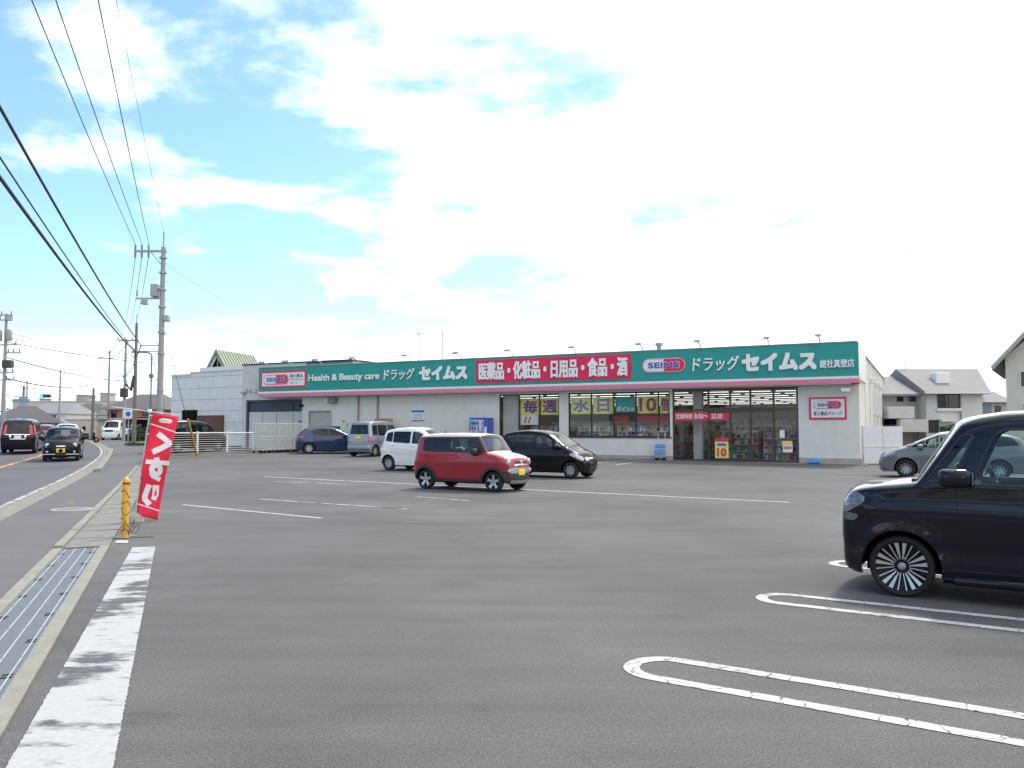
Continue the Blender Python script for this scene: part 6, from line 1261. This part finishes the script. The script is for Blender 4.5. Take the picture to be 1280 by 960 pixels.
# ------------------------------------------------------------------ houses and the far left street
def wallbox(mb, x0, x1, y0, y1, z0, z1): return mb.box(x0, x1, y0, y1, z0, z1)
def win(parent, x, z, w, h, y, split=2, fm_='frame_dark', sill=False):
    f = MB(); t = .05
    for a in ((x, x + w, z, z + t), (x, x + w, z + h - t, z + h), (x, x + t, z + t, z + h - t), (x + w - t, x + w, z + t, z + h - t)): f.box(a[0], a[1], y - .05, y + .02, a[2], a[3])
    for k in range(1, split): f.box(x + w * k / split - t / 2, x + w * k / split + t / 2, y - .048, y + .018, z + t, z + h - t)
    o = f.build('window', fm_, parent)
    for k in range(split): q = MB(); q.box(x + t + (w - 2 * t) * k / split, x + t + (w - 2 * t) * (k + 1) / split, y - .02, y - .012, z + t, z + h - t); q.build('pane', 'house_glass', o)
    q = MB(); q.box(x + t, x + w - t, y - .008, y - .003, z + t, z + h - t); q.build('curtain', 'trim_in' if not sill else 'pipe_grey', o)
    if sill: q = MB(); q.box(x - .1, x + w + .1, y - .14, y, z - .22, z - .02); q.build('sill', 'sign_white', o)
    return o
mat('house_white', (.62, .61, .58), .85, .05, 2, .2, 30, dirt=.12); mat('house_roof', (.22, .21, .21), .8, .14, 6, .4, 20, stretch=(1, 4, 4)); mat('cream_wall', (.62, .59, .50), .85, .05, 2, dirt=.08); mat('house_grey', (.40, .39, .38), .85, .06, 2); mat('beige_wall', (.52, .46, .36), .85, .08, 1, dirt=.2); mat('salmon_wall', (.52, .27, .17), .85, .08, 2); mat('dark_roof', (.10, .095, .10), .8, .15, 4); mat('slate_roof', (.20, .20, .21), .8, .15, 4); mat('fence_panel', (.62, .63, .64), .5, .05, 3, metal=.1)
D = 58; hx0 = at(1155, 490, D); HW = empty('white_house', (hx0.x, hx0.y, 0), 0, 'white two storey house with grey pitched roof behind the panel fence', 'house')
def hxz(u, v, Y=D): p = at(u, v, Y); return p.x - hx0.x, p.z
x1_, z_e = hxz(1230, 490); x0_, z_l = hxz(1109, 492)
q = MB(); q.box(0, x1_ - .15, 0, 8, 0, z_e); q.build('wall', 'house_white', HW)
q = MB(); q.box(x0_, -.001, .9, 8, 0, z_l); q.build('wall', 'house_grey', HW)
rz1 = at(1155, 461, D + 4).z; rx1 = at(1222, 461, D + 4).x - hx0.x; q = MB()
q.add([(-.15, -.5, z_e - .02), (x1_ + .2, -.5, z_e - .02), (rx1, 4, rz1), (-.1, 4, rz1), (-.15, -.5, z_e - .16), (x1_ + .2, -.5, z_e - .16), (x1_ + .2, 8.4, z_e - .16), (-.15, 8.4, z_e - .16)], [(0, 1, 2, 3), (4, 5, 6, 7), (0, 4, 5, 1), (1, 5, 6, 2), (3, 2, 6, 7), (0, 3, 7, 4)]); rf = q.build('roof', 'house_roof', HW)
q = MB(); q.box(-.2, x1_ + .25, -.62, -.5, z_e - .14, z_e); q.build('gutter', 'sign_white', rf)
rz2 = at(1132, 470, D + 4).z; q = MB(); q.add([(x0_ - .3, .2, z_l - .02), (-.16, .2, z_l - .02), (-.16, 4.4, rz2), (x0_ - .2, 4.4, rz2), (x0_ - .3, .2, z_l - .16), (-.16, .2, z_l - .16), (-.16, 8.2, z_l - .16), (x0_ - .3, 8.2, z_l - .16)], [(0, 1, 2, 3), (4, 5, 6, 7), (0, 4, 5, 1), (1, 5, 6, 2), (3, 2, 6, 7), (0, 3, 7, 4)]); q.build('roof', 'house_roof', HW)
q = MB(); cx_, cz_ = hxz(1190, 472); q.rbox(cx_ - .5, cx_ + .5, 1.2, 2.2, cz_ - .7, cz_ + .45, .04); q.build('chimney_box', 'sign_white', rf)
wx, wz = hxz(1172, 510); wx2, wz2 = hxz(1199, 493); win(HW, wx, wz, wx2 - wx, wz2 - wz, 0, 2, sill=True)
for ua, ub in ((1121, 1129), (1136, 1144)): a, c = hxz(ua, 502, D + .9); b, d = hxz(ub, 496, D + .9); win(HW, a, c, b - a, d - c, .9, 1)
for (ua, va, ub, vb, yy) in ((1111, 523, 1143, 508, -.6), (1126, 540, 1143, 524, -.7), (1143, 540, 1160, 524, -.5)):
    a, c = hxz(ua, va, D + yy); b, d = hxz(ub, vb, D + yy); q = MB(); q.box(a, b, yy, .9, c, d); q.build('balcony', 'house_white', HW)
a, c = hxz(1112, 531); b, d = hxz(1126, 525); q = MB(); q.box(a, b, -.1, .89, c, d); q.build('opening', 'dark', HW)  # solid block coloured near-black for the shade inside an opening
a, c = hxz(1161, 541); b, d = hxz(1173, 525); win(HW, a, c, b - a, d - c, 0, 1); a, c = hxz(1175, 541); b, d = hxz(1200, 533); win(HW, a, c, b - a, d - c, 0, 2)
q = MB(); a, c = hxz(1173, 527); b, d = hxz(1192, 524); q.box(a, b, -.5, 0, c, d); q.build('awning', 'sign_white', HW)
for u_ in (1155.5, 1200): a, c = hxz(u_, 492); q = MB(); q.tube([(a, -.06, 0), (a, -.06, c)], .05, 6); q.build('downpipe', 'grey_trim', HW)
a, c = hxz(1132, 469, D + 4); q = MB(); q.tube([(a, 4, c - .4), (a, 4, c + 1.2)], .03, 6); q.tube([(a - .5, 4, c + 1.1), (a + .4, 4, c + 1.15)], .018, 5); q.rbox(a - .12, a + .25, 3.8, 4.2, c - .02, c + .35, .04); q.build('aerial', 'grey_trim', HW)
D3 = 44; g0 = at(1257, 470, D3); RH = empty('cream_house', (g0.x, g0.y, 0), -.60, 'cream house with a steep overhanging gable roof at the lot corner', 'house')
def rxz(u, v, Y=D3): p = at(u, v, Y); return (p.x - g0.x) * .86, p.z
ze = rxz(1257, 447)[1]; apx_, apz = rxz(1320, 384); q = MB(); q.prism([(0, 0), (0, ze), (apx_, apz - .4), (2 * apx_, ze), (2 * apx_, 0)], 0, 9, lambda a, b, h: (a, h, b)); q.build('wall', 'cream_wall', RH)
e0 = rxz(1241, 463); q = MB()
for sg in (0, 1):
    X = lambda x: x if sg == 0 else 2 * apx_ - x
    q.add([(X(e0[0]), -.7, e0[1]), (X(apx_), -.7, apz), (X(apx_), 9.6, apz), (X(e0[0]), 9.6, e0[1]), (X(e0[0]), -.7, e0[1] + .2), (X(apx_), -.7, apz + .22), (X(apx_), 9.6, apz + .22), (X(e0[0]), 9.6, e0[1] + .2)], [(0, 1, 2, 3), (4, 5, 6, 7), (0, 1, 5, 4), (1, 2, 6, 5), (2, 3, 7, 6), (3, 0, 4, 7)])
q.build('roof', 'slate_roof', RH)
q = MB(); q.tube([(e0[0], -.74, e0[1] + .1), (apx_, -.74, apz + .12)], .12, 6); q.build('verge_board', 'house_grey', RH)
a, c = rxz(1275, 485); win(RH, a, c, 1.7, .9, 0, 2, 'sign_white'); a, c = rxz(1262, 520); win(RH, a + .6, c - .4, 1.6, 1.1, 0, 2, 'sign_white')
D4 = 72; s0 = at(1231, 515, D4); SH = empty('garden_house', (s0.x, s0.y, 0), 0, 'small grey house with shallow roof between the white and cream houses', 'house'); sx1 = at(1262, 515, D4).x - s0.x; szz = at(1240, 503, D4).z
q = MB(); q.box(.6, sx1, 0, 5, 0, szz); q.build('wall', 'house_grey', SH); q = MB(); q.add([(-.2, -.5, szz), (sx1 + .3, -.5, szz), (sx1, 2.4, szz + 1.1), (1.2, 2.4, szz + 1.1), (sx1 + .3, 5.4, szz), (-.2, 5.4, szz)], [(0, 1, 2, 3), (3, 2, 4, 5), (0, 3, 5), (1, 4, 2), (0, 5, 4, 1)]); q.build('roof', 'slate_roof', SH); win(SH, .9, szz - 1.3, .5, 1.0, 0, 1)
# white panel fence beside the shop
a0 = G(1080, 580.5); a1 = Vector((at(1128, 560, a0.y + .3).x, a0.y + .3, 0)); PF2 = empty('panel_fence', a0, math.atan2(a1.y - a0.y, a1.x - a0.x), 'tall white metal panel fence beside the shop corner', 'fence'); LW = (a1 - a0).length; ztop = at(1100, 533, a0.y).z; zm = at(1100, 558, a0.y).z
for z0, z1x in ((.04, zm - .01), (zm + .01, ztop)):
    for k in range(2): q = MB(); q.box(LW * k / 2 + .01, LW * (k + 1) / 2 - .01, 0, .04, z0, z1x); q.build('panel', 'fence_panel', PF2)
for k in range(3): q = MB(); q.box(LW * k / 2 - .04, LW * k / 2 + .04, .041, .12, 0, ztop + .04); q.build('post', 'fence_white', PF2)
q = MB(); q.box(0, LW, -.03, 0, zm - .02, zm + .03); q.build('rail', 'fence_white', PF2)
for k in range(3): q = MB(); q.box(LW + .05, LW + .09, .1 + k * 1.4, 1.48 + k * 1.4, .04, ztop - .02); q.build('panel', 'fence_panel', PF2)
q = MB(); q.rbox(-.35, -.1, -.15, .15, .1, .5, .02); q.tube([(-.22, 0, .5), (-.22, 0, ztop + .6)], .05, 8); q.build('downpipe', 'grey_trim', PF2)
# ---- plants
attr_mat('leaves', .6)
def leafy(mb, cols, c, rad, n, size, tint):
    for _ in range(n):
        d = Vector((random.gauss(0, 1), random.gauss(0, 1), random.gauss(0, 1))).normalized(); k = random.random() ** .4; w = 1 + .3 * mnoise.noise(d * 2.2 + Vector(c))
        p = Vector(c) + Vector((d.x * rad[0], d.y * rad[1], d.z * rad[2])) * k * w; a = Vector((random.gauss(0, 1), random.gauss(0, 1), random.gauss(0, 1))).normalized(); b = a.cross(Vector((random.gauss(0, 1), random.gauss(0, 1), .5))).normalized(); s_ = size * random.uniform(.6, 1.3)
        mb.add([p - a * s_, p + b * s_ * .5, p + a * s_, p - b * s_ * .5], [(0, 1, 2, 3)]); f = random.uniform(.7, 1.25); cols.append((tint[0] * f, tint[1] * f, tint[2] * f, 1))
def shrub(name, pos, blobs, n, size, tint, label, cat='shrub', group=None, trunk=None):
    g = empty(name, pos, 0, label, cat, group); mb = MB(); cols = []
    for c, r_ in blobs: leafy(mb, cols, c, r_, n, size, tint)
    me = bpy.data.meshes.new('crown'); me.from_pydata(mb.v, [], mb.f); me.update(); ca = me.attributes.new('tone', 'FLOAT_COLOR', 'FACE'); ca.data.foreach_set('color', np.array(cols, dtype=np.float32).ravel()); o = obj('crown', me, 'leaves', g); o['kind'] = 'stuff'
    q = MB()
    for c, r_ in blobs: q.tube([(0, 0, 0), (c[0] * .5, c[1] * .5, c[2] * .5), c], trunk or .04, 6, .01)
    q.build('trunk', 'pole_dark', g); return g
p = at(1192, 541, 52); shrub('clipped_shrub', (p.x, p.y, 0), [((0, 0, p.z), (.75, .75, .6))], 1500, .07, (.035, .07, .025), 'round dark clipped garden shrub by the white house')
p = at(1179, 548, 51); shrub('garden_shrub', (p.x, p.y, 0), [((0, 0, p.z - .1), (.5, .5, .45)), ((.6, .1, p.z - .3), (.4, .4, .35)), ((-.3, 0, p.z - .45), (.4, .4, .4))], 700, .06, (.12, .15, .03), 'yellowish loose garden shrub by the white house')
p = at(1180, 552, 49); LF = empty('lattice_fence', (p.x, p.y, 0), 0, 'low white lattice garden fence before the shrubs', 'fence')
for k in range(9): q = MB(); q.box(-.8 + k * .25, -.74 + k * .25, 0, .04, 0, 1.25); q.build('slat', 'fence_white', LF)
for z in (.3, .8, 1.2): q = MB(); q.box(-.85, 1.3, .041, .07, z, z + .06); q.build('rail', 'fence_white', LF)
# ---- far left street: long hall, houses, low beige row, salmon house
def block(name, u0, u1, vt, Y, dep, m, label, cat='building', roof=None, wins=(), over=.4):
    p0, p1 = at(u0, vt, Y), at(u1, vt, Y); z0 = float(gz(p0.x, p0.y)); hh = p0.z - z0; wd = p1.x - p0.x; g = empty(name, (p0.x, p0.y, 0), 0, label, cat)
    q = MB(); q.box(0, wd, 0, dep, 0, hh); q.build('wall', m, g)
    if roof:
        rm, rise, hip = roof; k = wd * hip; q = MB(); o_ = over
        q.add([(-o_, -o_, hh + .002), (wd + o_, -o_, hh + .002), (wd + o_, dep + o_, hh + .002), (-o_, dep + o_, hh + .002), (k, dep / 2, hh + rise), (wd - k, dep / 2, hh + rise)], [(3, 2, 1, 0), (0, 1, 5, 4), (2, 3, 4, 5), (1, 2, 5), (3, 0, 4)]); q.build('roof', rm, g)
    else: q = MB(); q.box(-.1, wd + .1, -.1, dep + .1, hh + .001, hh + .15); q.build('parapet_cap', 'grey_trim', g)
    for ua, va, ub, vb, sp in wins:
        a, b = at(ua, va, Y), at(ub, vb, Y); win(g, a.x - p0.x, a.z - z0, b.x - a.x, b.z - a.z, 0, sp)
    return g, hh
lh, hh = block('long_hall', 16, 200, 502, 190, 30, 'beige_wall', 'long pale beige industrial hall closing the view down the road', wins=[(96, 515, 112, 509, 3), (60, 513, 72, 508, 2)])
for ua, ub, va, vb in ((95, 109, 501, 494.5), (125, 134.5, 501, 492)):
    a, b = at(ua, va, 195), at(ub, vb, 195); g = empty('rooftop_plant', (a.x, a.y, 0), 0, ('grey rooftop plant box on the long hall, the wide one', 'grey rooftop plant box on the long hall, the tall one')[ua > 100], 'plant box'); q = MB(); q.box(0, b.x - a.x, 0, 4, a.z - 1.6, b.z); q.build('casing', 'grey_trim', g); q = MB(); q.box(-.2, b.x - a.x + .2, -.2, 4.2, b.z, b.z + .2); q.build('lid', 'pipe_grey', g)
    NOLIFT.add(g.name)
block('grey_roof_house', 33, 82, 517, 125, 9, 'house_white', 'white house with grey hipped roof behind the traffic', 'house', ('slate_roof', 1.7, .12), [(38, 525, 52, 519, 2), (62, 524, 70, 519, 1)])
block('lean_to', 36, 60, 531, 112, 6, 'house_grey', 'low grey annex with a shallow roof before the white house', 'annex', ('slate_roof', .9, .1))
block('tiled_house', 82, 124, 518.5, 150, 8, 'house_grey', 'dark roofed house rising behind the low beige row', 'house', ('dark_roof', 2.2, .25), [(90, 522, 97, 519.5, 1)])
block('beige_row', 82, 140, 525, 118, 9, 'beige_wall', 'low beige flat roofed row behind the pavement corner', 'building', None, [(86, 537, 95, 530, 2), (103, 538, 107, 533, 1), (121, 537, 126, 533, 1)])
g, hh = block('salmon_house', 137, 200, 512, 96, 9, 'salmon_wall', 'salmon coloured house with dark hipped roof behind the poles', 'house', ('dark_roof', 2.0, .25), [(139, 522, 146, 513, 1), (178, 520, 190, 514, 2)], 1.0)
q = MB(); wd = at(200, 512, 96).x - at(137, 512, 96).x; q.box(-.3, wd + .3, -2.2, -.01, 0, at(137, 525, 94).z - .4); q.build('shopfront', 'beige_wall', g); q = MB(); q.box(-.6, wd + .6, -2.6, -.02, at(137, 525, 94).z - .399, at(137, 523, 94).z - .4); q.build('canopy', 'grey_trim', g); q = MB(); q.box(wd * .52, wd * .95, -2.3, -2.21, .1, 2.6); q.build('opening', 'dark', g)  # the opening is a solid block, its recess shade put into near-black colour
mat('pink_awning', (.5, .12, .15), .7, .05); q = MB(); a = at(168, 531, 93.5); q.box(wd * .5, wd * .8, -3.2, -2.31, 2.3, 2.5); q.build('awning', 'pink_awning', g)
block('old_house', -12, 20, 528, 84, 8, 'house_grey', 'old low house with dark roof beside the cluttered pole', 'house', ('dark_roof', 1.8, .15))
for u, v, Y, r_, lab in ((14, 526, 98, 1.6, 'dark green garden tree leaning over the old roof'), (27, 530, 104, 1.3, 'olive green garden tree beside the old roof'), (172, 545, 82, 1.1, 'dense green hedge bush under the salmon house canopy')):
    p = at(u, v, Y); zz = p.z - float(gz(p.x, p.y)); shrub('garden_tree' if u < 100 else 'hedge_bush', (p.x, p.y, 0), [((0, 0, zz), (r_, r_, r_)), ((r_ * .8, .2, zz - r_ * .5), (r_ * .7,) * 3), ((-r_ * .7, -.2, zz - r_ * .6), (r_ * .7,) * 3)], 700, .16, (.05, .075, .03), lab, 'tree' if u < 100 else 'bush', None, .12)
p = G(166, 557); shrub('grass_tuft', (p.x + .3, p.y - .5, 0), [((0, 0, .12), (.7, .5, .16)), ((.9, .1, .1), (.6, .4, .12))], 500, .07, (.07, .10, .03), 'weeds growing round the foot of the dark pole', 'weeds', None, .01)
# motor scooter at the corner
p = G(111, 553.5); SM = empty('motor_scooter', (p.x, p.y, 0), .3, 'dark motor scooter parked by the short pole', 'scooter')
for x in (-.6, .6): q = MB(); q.lathe([(.12, -.05), (.24, -.05), (.26, 0), (.24, .05), (.12, .05)], 16, 'y', (x, 0, .26)); q.build('wheel', 'rubber', SM)
q = MB(); q.rbox(-.8, .0, -.16, .16, .35, .75, .08); q.rbox(-.1, .4, -.14, .14, .28, .36, .03); q.build('body', 'black_paint', SM, 60); q = MB(); q.rbox(-.7, .0, -.14, .14, .75, .85, .04); q.build('seat', 'seat', SM, 60); q = MB(); q.rbox(.3, .5, -.2, .2, .3, .95, .06); q.build('leg_shield', 'black_paint', SM, 60); q = MB(); q.tube([(.6, 0, .3), (.42, 0, 1.0)], .03, 6); q.tube([(.4, -.32, 1.05), (.42, 0, 1.0), (.4, .32, 1.05)], .02, 6); q.build('handlebar', 'alloy', SM); q = MB(); q.rbox(-.95, -.65, -.17, .17, .9, 1.2, .05); q.build('top_box', 'dark', SM)
mat('cone_orange', (.7, .2, .03), .6, .04); p = G(116, 553); CN = empty('traffic_cone', (p.x + .6, p.y - .3, 0), 0, 'small orange cone at the foot of the short pole', 'cone'); q = MB(); q.lathe([(.2, .0), (.2, .04), (.14, .05), (.03, .7), (0, .7)], 14); q.build('cone', 'cone_orange', CN); q = MB(); q.lathe([(.104, .3), (.066, .48)], 14); q.build('band', 'sign_white', CN)
# ---- unseen houses added behind and beside the viewer for glass and paintwork to mirror
def plain_house(name, x, y, wd, dp, hh, rz, m, rm, label):
    g = empty(name, (x, y, 0), rz, label, 'house', 'unseen houses added for reflections')
    MB().box(-wd / 2, wd / 2, 0, dp, 0, hh).build('wall', m, g); q = MB(); q.add([(-wd / 2 - .5, -.5, hh + .002), (wd / 2 + .5, -.5, hh + .002), (wd / 2 + .5, dp + .5, hh + .002), (-wd / 2 - .5, dp + .5, hh + .002), (-wd / 4, dp / 2, hh + 2), (wd / 4, dp / 2, hh + 2)], [(3, 2, 1, 0), (0, 1, 5, 4), (2, 3, 4, 5), (1, 2, 5), (3, 0, 4)]); q.build('roof', rm, g)
    for k in range(int(wd / 3)):
        for z in (1.0, 3.6):
            if z + 1.2 < hh: win(g, -wd / 2 + 1 + k * 3, z, 1.6, 1.2, 0, 2)
    return g
for k, (x, y, wd, rz) in enumerate(((-34, -6, 13, 1.9), (-22, -26, 14, 2.6), (-5, -30, 13, 3.1), (11, -27, 13, 3.3), (27, -22, 13, 3.6), (38, -8, 13, 4.1), (-45, 12, 13, 1.95))):
    plain_house('reflection_house', x, y, wd, 8, 5.6, rz, ('house_grey', 'beige_wall', 'house_grey', 'salmon_wall')[k % 4], ('dark_roof', 'slate_roof')[k % 2], '%s walled house with hipped roof, unseen and added for reflections, %s of the row round the lot' % (('grey', 'beige', 'grey', 'salmon')[k % 4], ORD[k]))
# hills on the skyline
mat('hazed_hill_wood', (.10, .17, .20), 1, .2, .004)  # blue in the woodland colour stands in for distance haze
for nm, x0, x1_, Y, hgt in (('hill', 900, 2600, 2600, 105), ('hill', -2600, -1300, 2400, 60)):
    n_ = 40; q = MB(); prof = [(x0 + (x1_ - x0) * i / n_, hgt * math.sin(math.pi * i / n_) ** .7 * (.8 + .35 * mnoise.noise(Vector((i * .21, Y, 0))))) for i in range(n_ + 1)]
    q.add([(x, Y, -5) for x, z in prof] + [(x, Y + 350, max(z, 0)) for x, z in prof] + [(x, Y + 800, -5) for x, z in prof], [(i, i + 1, n_ + 2 + i, n_ + 1 + i) for i in range(n_)] + [(n_ + 1 + i, n_ + 2 + i, 2 * n_ + 3 + i, 2 * n_ + 2 + i) for i in range(n_)]); o = q.build(nm, 'hazed_hill_wood', None, 180); o['kind'] = 'structure'; NOLIFT.add(o.name)

# ------------------------------------------------------------------ settle everything on the gently rising ground
def lift_mesh(o):
    me = o.data; n_ = len(me.vertices); co = np.empty(n_ * 3); me.vertices.foreach_get('co', co); co = co.reshape(-1, 3); co[:, 2] += gz(co[:, 0], co[:, 1]); me.vertices.foreach_set('co', co.ravel()); me.update()
done = set()
for o in list(bpy.data.objects):
    if o.parent or o.type in ('CAMERA', 'LIGHT') or o.name in NOLIFT: continue
    if o.get('kind') == 'structure':
        for k in [o] + list(o.children_recursive):
            if k.type == 'MESH' and k.data.name not in done: done.add(k.data.name); lift_mesh(k)
    else: o.location.z += float(gz(o.location.x, o.location.y))
